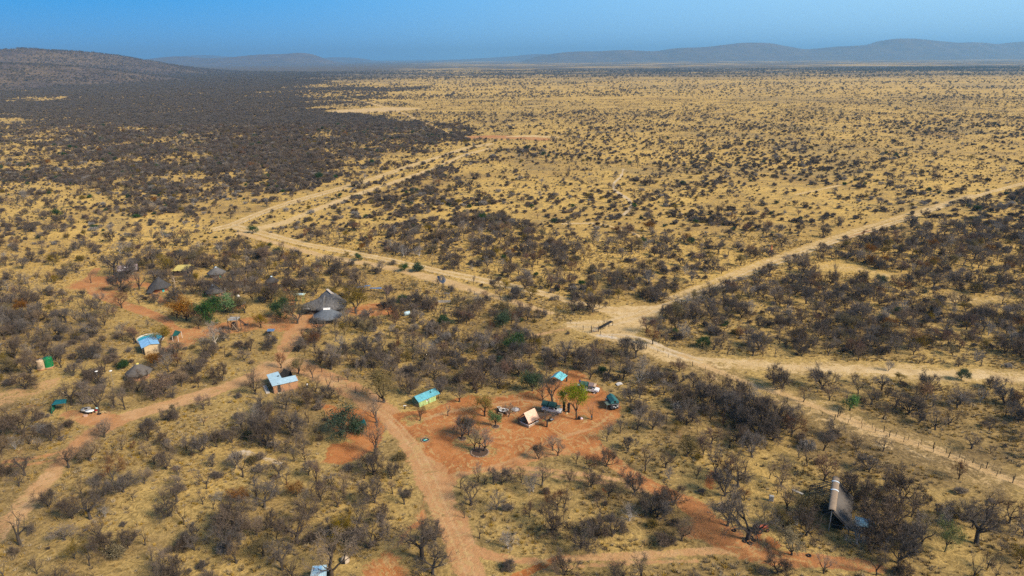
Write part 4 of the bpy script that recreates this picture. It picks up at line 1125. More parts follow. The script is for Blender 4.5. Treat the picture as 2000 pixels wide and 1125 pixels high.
# yellow-roofed house and mauve shed
A, rz, L_ = frame((340, 539), (364, 538.5))
t = thing('yellow_roof_house', 'brown house with a tattered straw-yellow roof', 'house', A, rz); keep(loc(A, rz, L_ / 2, 3), 4.5)
m_ = MB(); m_.box(L_ / 2, 0.1, 1.2, L_, 0.2, 2.4); m_.box(L_ / 2, 6.0, 1.2, L_, 0.2, 2.4)
for xx in (0.1, L_ - 0.1): m_.add([(xx - .1, 0.21, 0), (xx - .1, 5.89, 0), (xx - .1, 5.89, 2.4), (xx - .1, 4.2, 3.4), (xx - .1, 0.21, 2.4), (xx + .1, 0.21, 0), (xx + .1, 5.89, 0), (xx + .1, 5.89, 2.4), (xx + .1, 4.2, 3.4), (xx + .1, 0.21, 2.4)], [(0, 4, 3, 2, 1), (5, 6, 7, 8, 9), (0, 5, 9, 4), (1, 2, 7, 6), (3, 4, 9, 8), (2, 3, 8, 7)])
m_.build('wall', mat('dark_brown_wall', (0.085, 0.060, 0.045), var=0.3), t)
r_ = MB()
# ragged lower edge
lowr = [(-0.5 + (L_ + 0.9) * k / 10, -0.7 + (0.5 if k % 3 == 1 else 0.0) * 0.8, 2.35 + (0.12 if k % 3 == 1 else 0)) for k in range(11)]
r_.sheet(lowr + [(L_ + 0.9, 4.2, 3.55), (0.4, 4.2, 3.55)], 0.10); r_.sheet([(0.4, 4.2, 3.55), (L_ + 0.9, 4.2, 3.55), (L_ + 0.9, 6.5, 2.5), (0.4, 6.5, 2.5)], 0.10)
r_.build('roof', YELLOW, t)
q = MB(); q.box(L_ + 0.04, 2.0, 1.6, 0.06, 0.8, 0.9); q.build('window', DOORT, t)
A, rz, L_ = frame((232, 540), (269, 536.5))
t = thing('roofed_shed', 'long low shed with a worn mottled mauve roof under dark trees', 'shed', A, rz); keep(loc(A, rz, L_ / 2, 2), 4.5)
r_ = MB(); r_.sheet([(-0.3, -0.4, 2.1), (L_ + 0.3, -0.4, 2.2), (L_ - 0.3, 5.2, 3.4), (-1.1, 5.2, 3.3)], 0.09); ro = r_.build('roof', PINKR, t)
for k in range(9):
    q = MB(); q.box(0.4 + k * (L_ - 1) / 8 + random.uniform(-.3, .3), random.uniform(0.3, 4.3), 0, random.uniform(.4, 1.1), random.uniform(.3, .9), 0.05, random.uniform(-.4, .4))
    for i, v in enumerate(q.v): q.v[i] = (v[0], v[1], v[2] + 2.10 + (v[1] + 0.4) / 5.6 * 1.2 + 0.09)
    q.build('roof_patch', WHITE, ro)
q = MB(); q.box(L_ * 0.5, 4.6, 1.3, L_, 0.15, 2.6); q.box(0.1, 2.4, 1.0, 0.15, 4.2, 2.0); q.build('wall', WOODD, t)
for k in range(4):
    q = MB(); q.tube((0.2 + k * (L_ - 0.4) / 3, 0.0, 0), (0.2 + k * (L_ - 0.4) / 3, 0.0, 2.1), 0.08, n=8); q.build('post', WOOD, t)
q = MB(); q.box(L_ * 0.76, -0.06, 0.9, 0.5, 0.05, 1.3); q.build('curtain', mat('pale_green_cloth', (0.28, 0.36, 0.26)), t)

# --- thatched huts ---------------------------------------------------------------------
def thatch_profile(r, ze, za, belly=0.02, n=9):
    o = []
    for k in range(n + 1):
        f = k / n; o.append((max(r * (1 - f), 0.05), ze + (za - ze) * (f - belly * math.sin(math.pi * f))))
    return o
def hut(u, v, r, ht, label, thm, capm=None, capz=0.0, door=None, flap=False, elong=1.0, wallm=OCHRE, group='thatched cone huts'):
    c = P(u, v); t = thing('thatched_hut', label, 'hut', c, 0, group); keep(c, r + 0.8)
    wr = r * 0.72; ze = 1.75
    q = MB(); q.lathe([(wr, 0), (wr, ze + 0.45)], 28); q.build('wall', wallm, t)
    q = MB(); pr = thatch_profile(r, ze - 0.05, ht)
    rr = random.Random(int(u)); base = len(q.v)
    q.lathe([(r - 0.25, ze - 0.32)] + pr, 40)
    for i in range(len(q.v)):
        x_, y_, z_ = q.v[i]; a = math.atan2(y_, x_)
        k = 1 + 0.02 * math.sin(7 * a + u) + rr.uniform(-.012, .012)
        q.v[i] = (x_ * k * elong, y_ * k, z_ + rr.uniform(-.04, .04))
    ro = q.build('roof', thm, t)
    if capm:
        q = MB(); q.lathe([(0.62 * elong, ht - 0.66 + capz), (0.45 * elong, ht - 0.40 + capz), (0.30, ht - 0.16 + capz), (0.03, ht - 0.06 + capz)], 16); q.build('roof_cap', capm, ro)
    to = Vector((0, 0, 0)) - c; ang = math.atan2(to.y, to.x)
    if door:
        a = ang + door[1]
        q = MB(); q.box(math.cos(a) * (wr + 0.02), math.sin(a) * (wr + 0.02), 0.95, 0.12, 0.8, 1.75, a); q.build('door', door[0], t)
    if flap:
        a = ang - 0.75
        q = MB()
        pa = Vector((math.cos(a - .35) * r * .96, math.sin(a - .35) * r * .96, ze)); pb = Vector((math.cos(a + .35) * r * .96, math.sin(a + .35) * r * .96, ze))
        oc = Vector((math.cos(a) * (r + 2.0), math.sin(a) * (r + 2.0), 0.75))
        q.grid([[pa, pb], [oc + (pa - pb) * 0.4, oc - (pa - pb) * 0.4]], sm=False); o = q.build('porch_roof', thm, t); s_ = o.modifiers.new('thick', 'SOLIDIFY'); s_.thickness = 0.15
        for pp in (oc + (pa - pb) * 0.4, oc - (pa - pb) * 0.4):
            q = MB(); q.tube((pp.x, pp.y, 0), pp, 0.08, n=8); q.build('porch_post', WOODD, t)
    return t
hut(313, 567, 4.1, 5.6, 'largest dark thatched cone hut with a teal door and side porch', THATCHD, WHITE, -0.15, (DOORT, 0.35), True)
hut(424, 540, 3.5, 4.4, 'dark thatched hut with a shiny metal cap, farthest back', THATCH, ZINC, 0, (mat('green_paint', (0.04, 0.36, 0.22)), 0.5), elong=1.1)
hut(419, 577, 3.4, 4.5, 'dark thatched hut with a pale metal cap half hidden by a bare tree', THATCHD, ZINC)
hut(532, 557, 2.7, 4.0, 'small black thatched hut with a metal cap standing alone at right', THATCHD, ZINC)
hut(468, 600, 2.5, 5.0, 'steep grey thatched cone hut with a white tip', THATCHB, WHITE, -0.1)
hut(273, 737, 3.5, 4.6, 'grey thatched hut with a yellow cap in the lower left bush', THATCHB, mat('yellow_cap', (0.50, 0.40, 0.10)), 0.02, wallm=BRICK)

# --- the great lodge --------------------------------------------------------------------
c = P(645, 605)
t = thing('thatched_lodge', 'great thatched lodge with a pale ridge and a long sweeping wing', 'lodge', c); keep(c, 8.0)
def hip(mb, rx0, rx1, ry0, ry1, zr, ex, ey, ze, n=56, rows=9, cx=0, cy=0, belly=0.10, seed=1):
    """thatched hip roof: straight ridge from (rx0, ry0) to (rx1, ry1), elliptical eave"""
    rr = random.Random(seed); G = []
    for k in range(rows + 2):
        f = min(k / rows, 1.0); row = []
        for i in range(n):
            a = 2 * math.pi * i / n
            s = 0.5 + 0.5 * math.cos(a - math.atan2(ry1 - ry0, rx1 - rx0))
            ax, ay = rx0 + (rx1 - rx0) * s, ry0 + (ry1 - ry0) * s
            bx, by = cx + ex * math.cos(a), cy + ey * math.sin(a)
            x_, y_ = ax + (bx - ax) * f, ay + (by - ay) * f
            z_ = zr + (ze - zr) * (f + belly * math.sin(math.pi * f)) + rr.uniform(-.04, .04)
            if k == rows + 1: x_, y_, z_ = x_ * 0.97, y_ * 0.97, ze - 0.35
            row.append((x_, y_, z_))
        G.append(row)
    mb.grid(G, close=True); return mb
q = MB(); hip(q, -1.6, 1.3, 4.2, -0.6, 6.3, 6.2, 6.4, 1.9, belly=-0.13); ro = q.build('main_roof', THATCH, t)
q = MB(); q.box(-0.15, 1.8, 6.36, 0.85, 5.7, 0.20, math.atan2(2.9, 4.8), ry=0.0); q.box(-0.15 + 0.45, 1.8 + 0.25, 6.16, 0.55, 5.6, 0.12, math.atan2(2.9, 4.8), ry=0.6)
q.build('ridge_cap', mat('pale_cement_ridge', (0.50, 0.42, 0.34), var=0.15), ro)
G = []
for k in range(15):
    f = k / 14; cxw = -0.6 - 7.6 * f; cyw = -2.4 - 1.6 * f + 1.0 * math.sin(f * 2.2); zt = 6.1 - 3.0 * f ** 0.8; hw_ = 3.0 - 0.6 * f; row = []
    for j in range(11):
        a = -1 + 2 * j / 10
        z_ = zt - (zt - 1.55) * abs(a) ** 1.35
        row.append((cxw + random.uniform(-.05, .05), cyw - a * -hw_ * 1.0 + random.uniform(-.05, .05), z_ + random.uniform(-.05, .05)))
    G.append(row)
xe = G[-1]; G.append([(p[0] - 0.9 * (1 - abs(-1 + 2 * j / 10) ** 2), p[1] * 0.9 - 0.3, 1.5 + (p[2] - 1.5) * 0.35) for j, p in enumerate(xe)])
q = MB(); q.grid(G); wing = q.build('wing_roof', THATCHB if False else THATCH, t); s_ = wing.modifiers.new('thick', 'SOLIDIFY'); s_.thickness = -0.3
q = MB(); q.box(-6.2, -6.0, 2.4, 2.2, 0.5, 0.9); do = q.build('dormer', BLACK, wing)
q = MB(); q.box(-6.2, -6.3, 2.75, 2.0, 0.06, 0.14); q.build('sill', WHITE, do)
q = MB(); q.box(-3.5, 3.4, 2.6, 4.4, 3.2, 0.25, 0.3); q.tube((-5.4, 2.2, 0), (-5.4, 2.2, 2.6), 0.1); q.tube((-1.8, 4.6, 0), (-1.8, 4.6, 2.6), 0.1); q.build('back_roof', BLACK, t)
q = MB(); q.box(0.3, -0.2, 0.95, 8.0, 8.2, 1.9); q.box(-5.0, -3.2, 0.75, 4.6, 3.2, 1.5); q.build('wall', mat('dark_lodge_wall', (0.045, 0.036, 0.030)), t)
for k in range(7):
    a = -2.9 + k * 0.42
    q = MB(); q.tube((5.5 * math.cos(a), 5.8 * math.sin(a), 0), (5.5 * math.cos(a), 5.8 * math.sin(a), 2.0), 0.11, n=8); q.build('post', WOODD, t)
# blue-grey lapa
c = P(640.5, 626)
t = thing('thatched_shelter', 'open-sided blue-grey thatched shelter with a white ridge in front of the great lodge', 'shelter', c, R(8)); keep(c, 5.6)
q = MB(); hip(q, -1.0, 1.0, 0, 0, 4.4, 5.0, 4.6, 1.9, belly=0.02, seed=5); ro = q.build('roof', THATCHG, t)
q = MB(); q.box(0, 0, 4.45, 2.3, 0.7, 0.2); q.box(0, -0.35, 4.26, 2.3, 0.5, 0.12, rx=R(35)); q.build('ridge_cap', WHITE, ro)
for k in range(10):
    a = 2 * math.pi * k / 10 + 0.2
    q = MB(); q.tube((4.6 * math.cos(a), 4.2 * math.sin(a), 0), (4.6 * math.cos(a), 4.2 * math.sin(a), 2.0), 0.10, n=8); q.build('post', WOODL, t)
q = MB(); q.box(0, 1.5, 0.45, 4.2, 1.2, 0.9); q.build('counter', BLACK, t)
p = P(613.5, 632); t = thing('pole', 'pale forked pole standing at the left eave of the blue-grey shelter', 'pole', p)
q = MB(); q.tube((0, 0, 0), (-0.1, 0.05, 3.3), 0.10, 0.07); q.tube((-0.1, 0.05, 3.2), (-0.35, 0.05, 3.9), 0.06, 0.04); q.tube((-0.1, 0.05, 3.2), (0.12, 0.0, 3.8), 0.06, 0.04); q.build('trunk', WOODL, t)
p = P(586, 590); t = thing('water_stand', 'green-legged stand with a pale flat top left of the great lodge', 'stand', p); keep(p, 2)
for xx in (-1.3, 1.3):
    for yy in (-.8, .8):
        q = MB(); q.tube((xx, yy, 0), (xx, yy, 3.0), 0.09); q.build('leg', mat('bright_green_paint', (0.03, 0.24, 0.08)), t)
q = MB(); q.box(0, 0, 3.05, 4.2, 2.4, 0.10); q.build('top', mat('pale_green_sheet', (0.42, 0.46, 0.33)), t)
q = MB(); q.box(0.7, -0.2, 3.2, 1.3, 1.0, 0.2); q.build('panel', PALEB, t)

# --- lookout tower ------------------------------------------------------------------------
A, rz, L_ = frame((447.5, 649), (466.5, 648.5))
t = thing('lookout_tower', 'rough wooden lookout tower with a railed platform and side stairs', 'tower', A, rz); keep(loc(A, rz, 1.5, 1.5), 3.2)
for xx in (0, 3.1):
    for yy in (0, 2.8):
        q = MB(); q.tube((xx, yy, 0), (xx * 0.97, yy, 5.6), 0.13, 0.10); q.build('leg', WOODD if xx == 0 else WOOD, t)
q = MB()
for k in range(14): q.box(0.05 + k * 0.235, 1.4, 4.25, 0.2, 3.2, 0.07)
q.build('platform', mat('grey_deck', (0.30, 0.30, 0.29), var=0.25), t)
q = MB()
for zz in (4.85, 5.45):
    for a, b in (((0, 0), (3.1, 0)), ((0, 0), (0, 2.8)), ((0, 2.8), (3.1, 2.8)), ((3.1, 0), (3.1, 2.8))):
        q.tube((a[0], a[1], zz), (b[0], b[1], zz), 0.055, n=6)
q.build('railing', WOODL, t)
q = MB(); q.tube((0.2, 0, 0.2), (2.9, 0, 3.9), 0.08); q.tube((1.4, -0.02, 2.8), (3.0, 0, 0.1), 0.09); q.tube((0, 0.1, 3.9), (0, 2.8, 1.0), 0.07); q.build('brace', WOODL, t)
q = MB(); q.tube((3.2, 0.3, 4.3), (5.6, -0.4, 2.6), 0.07); q.tube((3.2, 1.3, 4.3), (5.6, 0.6, 2.6), 0.07)
for k in range(7): f = k / 7; q.box(3.2 + 2.4 * f, 0.8 - 0.7 * f, 4.25 - 1.7 * f, 0.28, 1.0, 0.05)
q.box(5.8, 0.1, 2.5, 1.3, 1.4, 0.08); q.build('stairs', WOODD, t)
q = MB()
for dx in (5.3, 6.3):
    for dy in (-0.5, 0.7): q.tube((dx, dy, 0), (dx, dy, 3.3 if dx > 6 else 2.5), 0.07)
q.build('stair_post', WOOD, t)
q = MB(); q.box(1.3, 2.0, 1.4, 1.2, 1.0, 2.8); q.build('store_box', mat('brown_boards', (0.12, 0.085, 0.06)), t)

def solar(u, v, h, label, n=3, w_=1.0, l_=0.9, tilt=25, rot=0.0, legs=1, group=None):
    p = P(u, v); t = thing('solar_panel', label, 'solar panel', p, rot, group); keep(p, 1.0)
    if legs == 1:
        q = MB(); q.tube((0, 0, 0), (0, 0, h), 0.055); q.box(0, 0, h - 0.25, 0.22, 0.22, 0.3); q.build('pole', WOODD, t)
    else:
        for dx in (-.7, .7):
            q = MB(); q.tube((dx, 0, 0), (dx, 0, h), 0.06); q.build('pole', WOOD, t)
    q = MB(); q.box(0, 0, h + 0.08, n * w_, l_ * 1.9, 0.05, rx=R(tilt)); o = q.build('panel', SOLAR, t)
    q = MB()
    for k in range(n + 1):
        xx = -n * w_ / 2 + k * w_
        q.box(xx, 0, h + 0.11, 0.05, l_ * 1.9, 0.05, rx=R(tilt))
    for sg in (-1, 1): q.box(0, sg * l_ * 0.93 * math.cos(R(tilt)), h + 0.112 + sg * l_ * 0.93 * math.sin(R(tilt)), n * w_ + 0.06, 0.055, 0.055, rx=R(tilt))
    q.build('frame', STEEL, o)
    return t
t = solar(530.5, 656.5, 2.0, 'solar panel table on one post at the edge of the red yard', 2, 1.15, 0.8, 12)
p = P(529, 658); t = thing('pump_box', 'white bucket and pump at the foot of the solar post', 'pump', p)
q = MB(); q.lathe([(0.01, 0), (0.28, 0), (0.32, 0.5), (0.28, 0.5)], 14, cx=-0.2); q.build('bucket', WHITE, t)
q = MB(); q.box(0.45, -0.1, 0.14, 0.8, 0.5, 0.28, 0.3); q.build('pump', WOODD, t, 0.03)
solar(873.5, 583, 2.0, 'blue solar panel on two legs at the foot of the windmill', 2, 1.0, 0.6, -14, -0.2, 2)
solar(719, 572, 2.8, 'single pale solar panel on a tall post behind the brush pile', 2, 1.1, 0.5, 8)
solar(704, 570, 1.8, 'long tilted solar panel nearest the great lodge', 3, 1.3, 0.55, 14)
solar(731, 569, 1.2, 'left one of the two low solar panels in the yellow grass', 3, 1.0, 0.5, 10)
solar(741, 569.5, 1.3, 'right one of the two low solar panels in the yellow grass', 2, 1.0, 0.6, 14)

# --- windmill --------------------------------------------------------------------------------
p = P(866.5, 588)
t = thing('windmill', 'farm windmill with a many-bladed wheel and blue tail on a slim tower', 'windmill', p, R(-22)); keep(p, 3.2)
Hh = 8.6
q = MB(); cor = [(-.85, -.85), (.85, -.85), (.85, .85), (-.85, .85)]
for (a, b) in cor: q.tube((a, b, 0), (a * 0.12, b * 0.12, Hh), 0.06, 0.05, 6)
for k in range(6):
    z0, z1 = k * Hh / 6, (k + 1) * Hh / 6; f0, f1 = 1 - 0.88 * k / 6, 1 - 0.88 * (k + 1) / 6
    for i in range(4):
        a, b = cor[i], cor[(i + 1) % 4]
        q.tube((a[0] * f0, a[1] * f0, z0), (b[0] * f1, b[1] * f1, z1), 0.03, n=4); q.tube((a[0] * f1, a[1] * f1, z1), (b[0] * f1, b[1] * f1, z1), 0.03, n=4)
q.build('tower', mat('dark_lattice_steel', (0.055, 0.05, 0.05), var=0.3), t)
q = MB(); q.tube((0, -0.5, Hh + 0.15), (0, 0.3, Hh + 0.15), 0.16, n=10); q.box(0, 0, Hh + 0.1, 0.35, 0.6, 0.35); q.build('gearbox', WOODD, t)
wl = MB(); wl.tube((0, -0.72, Hh + 0.15), (0, -0.6, Hh + 0.15), 0.12, n=10)
for k in range(36):
    a0, a1 = 2 * math.pi * k / 36, 2 * math.pi * (k + 1) / 36
    for rr_ in (0.75, 1.32): wl.tube((rr_ * math.cos(a0), -0.66, Hh + 0.15 + rr_ * math.sin(a0)), (rr_ * math.cos(a1), -0.66, Hh + 0.15 + rr_ * math.sin(a1)), 0.02, n=4, cap=False)
for k in range(6): wl.tube((0, -0.66, Hh + 0.15), (1.32 * math.cos(k * 1.047), -0.66, Hh + 0.15 + 1.32 * math.sin(k * 1.047)), 0.025, n=4)
wheel = wl.build('wheel', STEEL, t)
for k in range(18):
    a = 2 * math.pi * k / 18; ca, sa = math.cos(a), math.sin(a); r0, r1, h0, h1 = 0.55, 1.55, 0.075, 0.20
    def bp(r, s, tw_): return (r * ca - s * sa, -0.66 + tw_, Hh + 0.15 + r * sa + s * ca)
    q = MB(); q.grid([[bp(r0, -h0, -0.03), bp(r0, h0, 0.03)], [bp(r1, -h1, -0.08), bp(r1, h1, 0.08)]], sm=False)
    o = q.build('blade', mat('blue_grey_blade', (0.16, 0.21, 0.28), var=0.3) if k % 18 > 8 else mat('pale_blade', (0.22, 0.21, 0.21), var=0.3), wheel)
    s_ = o.modifiers.new('thick', 'SOLIDIFY'); s_.thickness = 0.015
q = MB(); q.tube((0, 0.3, Hh + 0.15), (-1.9, 0.9, Hh + 0.15), 0.045, n=6); q.build('tail_boom', STEEL, t)
q = MB(); q.sheet([(0, 0, 0), (1, 0, 0), (1, 1, 0), (0, 1, 0)], 0.03)
q.v = [(-1.75 - 1.05 * a, 0.85 + 0.25 * a + c_, Hh + 0.15 + (b - 0.5) * (0.7 + 0.35 * a)) for (a, b, c_) in q.v]
q.build('tail_vane', mat('blue_vane', (0.06, 0.12, 0.20), var=0.2), t)
p = P(868, 590); t = thing('drinking_trough', 'low pale concrete trough at the foot of the windmill', 'trough', p, 0.05)
q = MB(); q.box(0, -0.5, 0.25, 4.6, 0.15, 0.5); q.box(0, 0.5, 0.25, 4.6, 0.15, 0.5); q.box(-2.22, 0, 0.25, 0.15, 0.84, 0.5); q.box(2.22, 0, 0.25, 0.15, 0.84, 0.5); q.build('basin', CEMENTG, t)
q = MB(); q.box(0, 0, 0.3, 4.28, 0.84, 0.04); q.build('water', GLASS, t)

# --- tanks, brush pile, barrel ------------------------------------------------------------------
def tank(u, v, r, h, m__, label, rib=True):
    p = P(u, v); t = thing('water_tank', label, 'tank', p); keep(p, r + 0.8)
    q = MB(); pr = [(0.01, 0.5), (r, 0.5)]
    n = 9
    for k in range(n):
        z0 = 0.5 + (h - 0.5) * 0.88 * k / n; z1 = 0.5 + (h - 0.5) * 0.88 * (k + 0.6) / n
        pr += [(r, z0), (r * (0.955 if rib else 1), z1)]
    pr += [(r, 0.5 + (h - 0.5) * 0.88), (r * 0.9, h - 0.05), (r * 0.25, h), (r * 0.22, h + 0.1), (0.01, h + 0.1)]
    q.lathe(pr, 28); q.build('tank', m__, t)
    q = MB(); q.lathe([(0.01, 0.48), (r + 0.1, 0.48), (r + 0.1, 0), (r, 0)], 20); q.build('plinth', BRICK, t)
    q = MB(); q.tube((r * 0.55, 0, h), (r * 0.55, 0, h + 0.15), 0.22, n=12); q.build('lid', m__, t)
tank(96.5, 718, 1.25, 3.3, TANKG, 'bright green plastic water tank in the bush at far left')
tank(82, 721, 1.15, 3.0, TANKB, 'beige ribbed water tank just left of the green one')
p = P(795, 616); t = thing('oil_drum', 'pale blue-grey metal drum lying in the grass below the track', 'drum', p, R(25)); keep(p, 1.5)
q = MB(); q.tube((-1.0, 0, 0.75), (1.0, 0, 0.75), 0.75, n=20)
for xx in (-.5, .5): q.tube((xx - .03, 0, 0.75), (xx + .03, 0, 0.75), 0.79, n=20)
q.build('drum', PALEB, t); q = MB(); q.box(0, 0, 0.04, 1.6, 0.6, 0.08); q.build('cradle', WOODD, t)
p = P(753, 597); t = thing('brush_pile', 'heap of black charred branches beside the red patch', 'brush pile', p); keep(p, 3.6)
q = MB(); rr = random.Random(4)
for k in range(170):
    a = rr.uniform(0, 6.28); d = rr.random() ** 0.6; x_, y_ = math.cos(a) * 3.4 * d, math.sin(a) * 3.0 * d; z_ = rr.uniform(0.05, 1.1) * (1 - d * 0.7)
    b = rr.uniform(0, 6.28); l_ = rr.uniform(0.7, 1.6); q.tube((x_ - math.cos(b) * l_ / 2, y_ - math.sin(b) * l_ / 2, z_), (x_ + math.cos(b) * l_ / 2, y_ + math.sin(b) * l_ / 2, max(0.05, z_ + rr.uniform(-.3, .4))), rr.uniform(.05, .12), rr.uniform(.02, .06), 5)
q.build('branches', WOODD, t)

# --- stone table place at the left --------------------------------------------------------------
def stone_ring(u, v, r, label, name='fire_ring', fill=ASH, cat='fire ring', n=None, size=0.2):
    p = P(u, v); t = thing(name, label, cat, p); keep(p, r + 0.6, False)
    q = MB(); rr = random.Random(int(u * 3))
    n = n or int(2 * math.pi * r / (size * 1.7))
    for k in range(n):
        a = 2 * math.pi * k / n + rr.uniform(-.05, .05); s = size * rr.uniform(.8, 1.2)
        q.lathe([(0.01, s * 0.9), (s * 0.75, s * 0.7), (s, s * 0.2), (s * 0.9, -0.02)], 7, cx=(r + rr.uniform(-.06, .06)) * math.cos(a), cy=(r + rr.uniform(-.06, .06)) * math.sin(a), sm=False)
    q.build('stones', STONE, t)
    q = MB(); q.lathe([(0.01, 0.10), (r * 0.6, 0.08), (r * 0.96, 0.035)], 20); q.build('bed', fill, t)
    return t, p
SOILB = mat('damp_dark_soil', (0.075, 0.045, 0.028), var=0.35, scale=3)
p = P(172, 806)
t = thing('stone_table', 'round pale stone table on short legs with a sunken middle', 'table', p + Vector((-0.7, 0.5, 0))); keep(p, 1.6)
q = MB(); q.lathe([(0.45, 0.86), (1.15, 0.86), (1.15, 0.72), (0.01, 0.72)], 24); q.build('top', CEMENT, t)
q = MB(); q.lathe([(0.01, 0.80), (0.45, 0.80), (0.45, 0.87)], 16); q.build('basin', BLACK, t)
for k in range(4):
    a = 0.6 + k * 1.57; q = MB(); q.box(0.8 * math.cos(a), 0.8 * math.sin(a), 0.36, 0.28, 0.28, 0.72, a); q.build('leg', BLACK, t)
t = thing('side_table', 'white round table overlapping the stone table', 'table', p + Vector((0.9, -0.6, 0)))
q = MB(); q.lathe([(0.01, 0.94), (1.0, 0.94), (1.0, 0.86), (0.01, 0.86)], 24, sx=1.1, sy=0.8); q.build('top', WHITE, t)
for k in range(3):
    a = k * 2.1; q = MB(); q.tube((0.45 * math.cos(a), 0.4 * math.sin(a), 0), (0.45 * math.cos(a), 0.4 * math.sin(a), 0.86), 0.10); q.build('leg', WOODD, t)
t = thing('stone_block', 'small pinkish stone block in front of the white table', 'seat', p + Vector((0.6, -2.0, 0)), 0.2)
q = MB(); q.box(0, 0, 0.25, 0.85, 0.55, 0.5); q.build('block', mat('pinkish_stone', (0.50, 0.33, 0.24)), t, 0.05)
p = P(188.5, 806); t = thing('red_barrel', 'small red and yellow bin beside the twin-stemmed tree', 'bin', p)
q = MB(); q.lathe([(0.01, 0), (0.3, 0), (0.32, 0.5), (0.3, 0.5)], 14); q.build('base', mat('straw_bin', (0.40, 0.30, 0.17)), t)
q = MB(); q.lathe([(0.3, 0.5), (0.36, 0.55), (0.36, 0.9), (0.01, 0.92)], 14); q.build('lid', mat('dark_red_paint', (0.22, 0.012, 0.012)), t)
p = P(191.5, 806); t = thing('sign_board', 'small pale turquoise board on a post against the twin-stemmed tree', 'sign', p)
q = MB(); q.tube((0, 0, 0), (0, 0, 1.3), 0.05); q.build('post', WOOD, t); q = MB(); q.box(0, -0.07, 1.35, 0.55, 0.04, 0.45); q.build('board', mat('pale_turquoise_paint', (0.45, 0.72, 0.70)), t)
p = P(194, 809); t = thing('car_tyre', 'black tyre lying at the foot of the twin-stemmed tree', 'tyre', p)
def tyre_mesh(r=0.42, w_=0.24):
    q = MB(); q.lathe([(r * 0.58, 0.02), (r * 0.9, 0), (r, w_ * 0.25), (r, w_ * 0.75), (r * 0.9, w_), (r * 0.58, w_ - 0.02), (r * 0.55, w_ / 2), (r * 0.58, 0.02)], 20); return q
tyre_mesh(0.5, 0.28).build('tyre', RUBBER, t)
p = P(204, 806); t = thing('firewood', 'small heap of pale split firewood', 'firewood', p)
q = MB(); rr = random.Random(8)
for k in range(16): a = rr.uniform(-.6, .6); x_, y_, z_ = rr.uniform(-.7, .7), rr.uniform(-.4, .4), 0.08 + 0.1 * (k % 3); q.tube((x_ - .5 * math.cos(a), y_ - .5 * math.sin(a), z_), (x_ + .5 * math.cos(a), y_ + .5 * math.sin(a), z_), 0.07, n=6)
q.build('logs', mat('split_wood', (0.48, 0.34, 0.16)), t)

# --- camp: counter, rings, gazebo, posts --------------------------------------------------------
A, rz, L_ = frame((973, 800), (984.5, 808))
t = thing('stone_counter', 'low white-topped stone cooking counter beside the small bare tree', 'counter', A, rz); keep(loc(A, rz, 1.5, 0), 2)
q = MB(); q.box(L_ / 2, 0, 0.4, L_, 0.75, 0.8); q.build('base', mat('dark_red_stone', (0.13, 0.07, 0.05), var=0.4, scale=4), t)
q = MB(); q.box(L_ / 2, 0, 0.85, L_ + 0.2, 0.9, 0.10); to = q.build('top', CEMENT, t)
q = MB(); q.box(0.5, 0, 0.92, 0.5, 0.4, 0.06); q.box(L_ - 0.5, 0.1, 0.95, 0.4, 0.4, 0.12); q.build('hob', BLACK, to)
p = P(984, 806.5); t = thing('round_table', 'white round table at the end of the stone counter', 'table', p)
q = MB(); q.lathe([(0.01, 0.88), (0.62, 0.85), (0.95, 0.9), (1.0, 0.86), (0.9, 0.78), (0.01, 0.78)], 24, sx=1.25); q.build('top', WHITE, t); q = MB(); q.lathe([(0.55, 0), (0.4, 0.78)], 14); q.build('pedestal', WOODD, t)
p = P(990.8, 809.5); t = thing('stone_block', 'narrow pinkish stone seat by the white round table', 'seat', p, 0.5)
q = MB(); q.box(0, 0, 0.35, 0.4, 0.6, 0.7); q.build('block', mat('pinkish_stone', (0.50, 0.33, 0.24)), t, 0.05)
p = P(978.5, 810.5); t = thing('log_seat', 'pale curved log bench before the stone counter', 'bench', p)
q = MB(); q.path([(-0.7, 0.5, 0.3), (-0.2, 0.35, 0.33), (0.3, 0, 0.32), (0.4, -0.5, 0.3), (0.1, -0.8, 0.28)], 0.16, 8); q.tube((-0.5, 0.45, 0), (-0.5, 0.45, 0.3), 0.12); q.tube((0.3, -0.4, 0), (0.3, -0.4, 0.3), 0.12); q.build('log', mat('pale_log', (0.45, 0.33, 0.19)), t)
stone_ring(1007, 800, 1.15, 'stone ring filled with white ash near the counter')
stone_ring(1099.5, 769.5, 1.0, 'stone fire ring with charred logs behind the campers', fill=BLACK)
t, p = stone_ring(830.5, 859.5, 0.95, 'stone ring with a turquoise scrap on the red sand', fill=WOODD)
t = thing('scrap_sheet', 'bright turquoise and yellow scrap lying in the stone ring', 'scrap', p + Vector((0.05, -0.1, 0)))
q = MB(); q.box(0, 0, 0.13, 0.9, 0.45, 0.04, 0.5); q.box(0.15, 0.2, 0.17, 0.4, 0.3, 0.04, 0.2, 1); q.build('sheet', [mat('turquoise_scrap', (0.10, 0.50, 0.52)), mat('yellow_scrap', (0.45, 0.42, 0.10))], t)
stone_ring(937, 883.5, 2.0, 'large stone-ringed tree bed with three slim trees', 'tree_bed', SOILB, 'tree bed', size=0.24)
stone_ring(968, 833.5, 0.85, 'small stone ring round the little fresh green tree', 'tree_bed', SOILB, 'tree bed', size=0.16)
stone_ring(903, 857, 0.9, 'small dark tree bed left of the three slim trees', 'tree_bed', SOILB, 'tree bed', size=0.16)
A, rz, L_ = frame((1032.5, 836), (1052, 826))
t = thing('gazebo', 'open garden hut with a steep pink-striped tiled roof and low white wall', 'gazebo', A, rz); keep(loc(A, rz, 1.6, 1.2), 3.0)
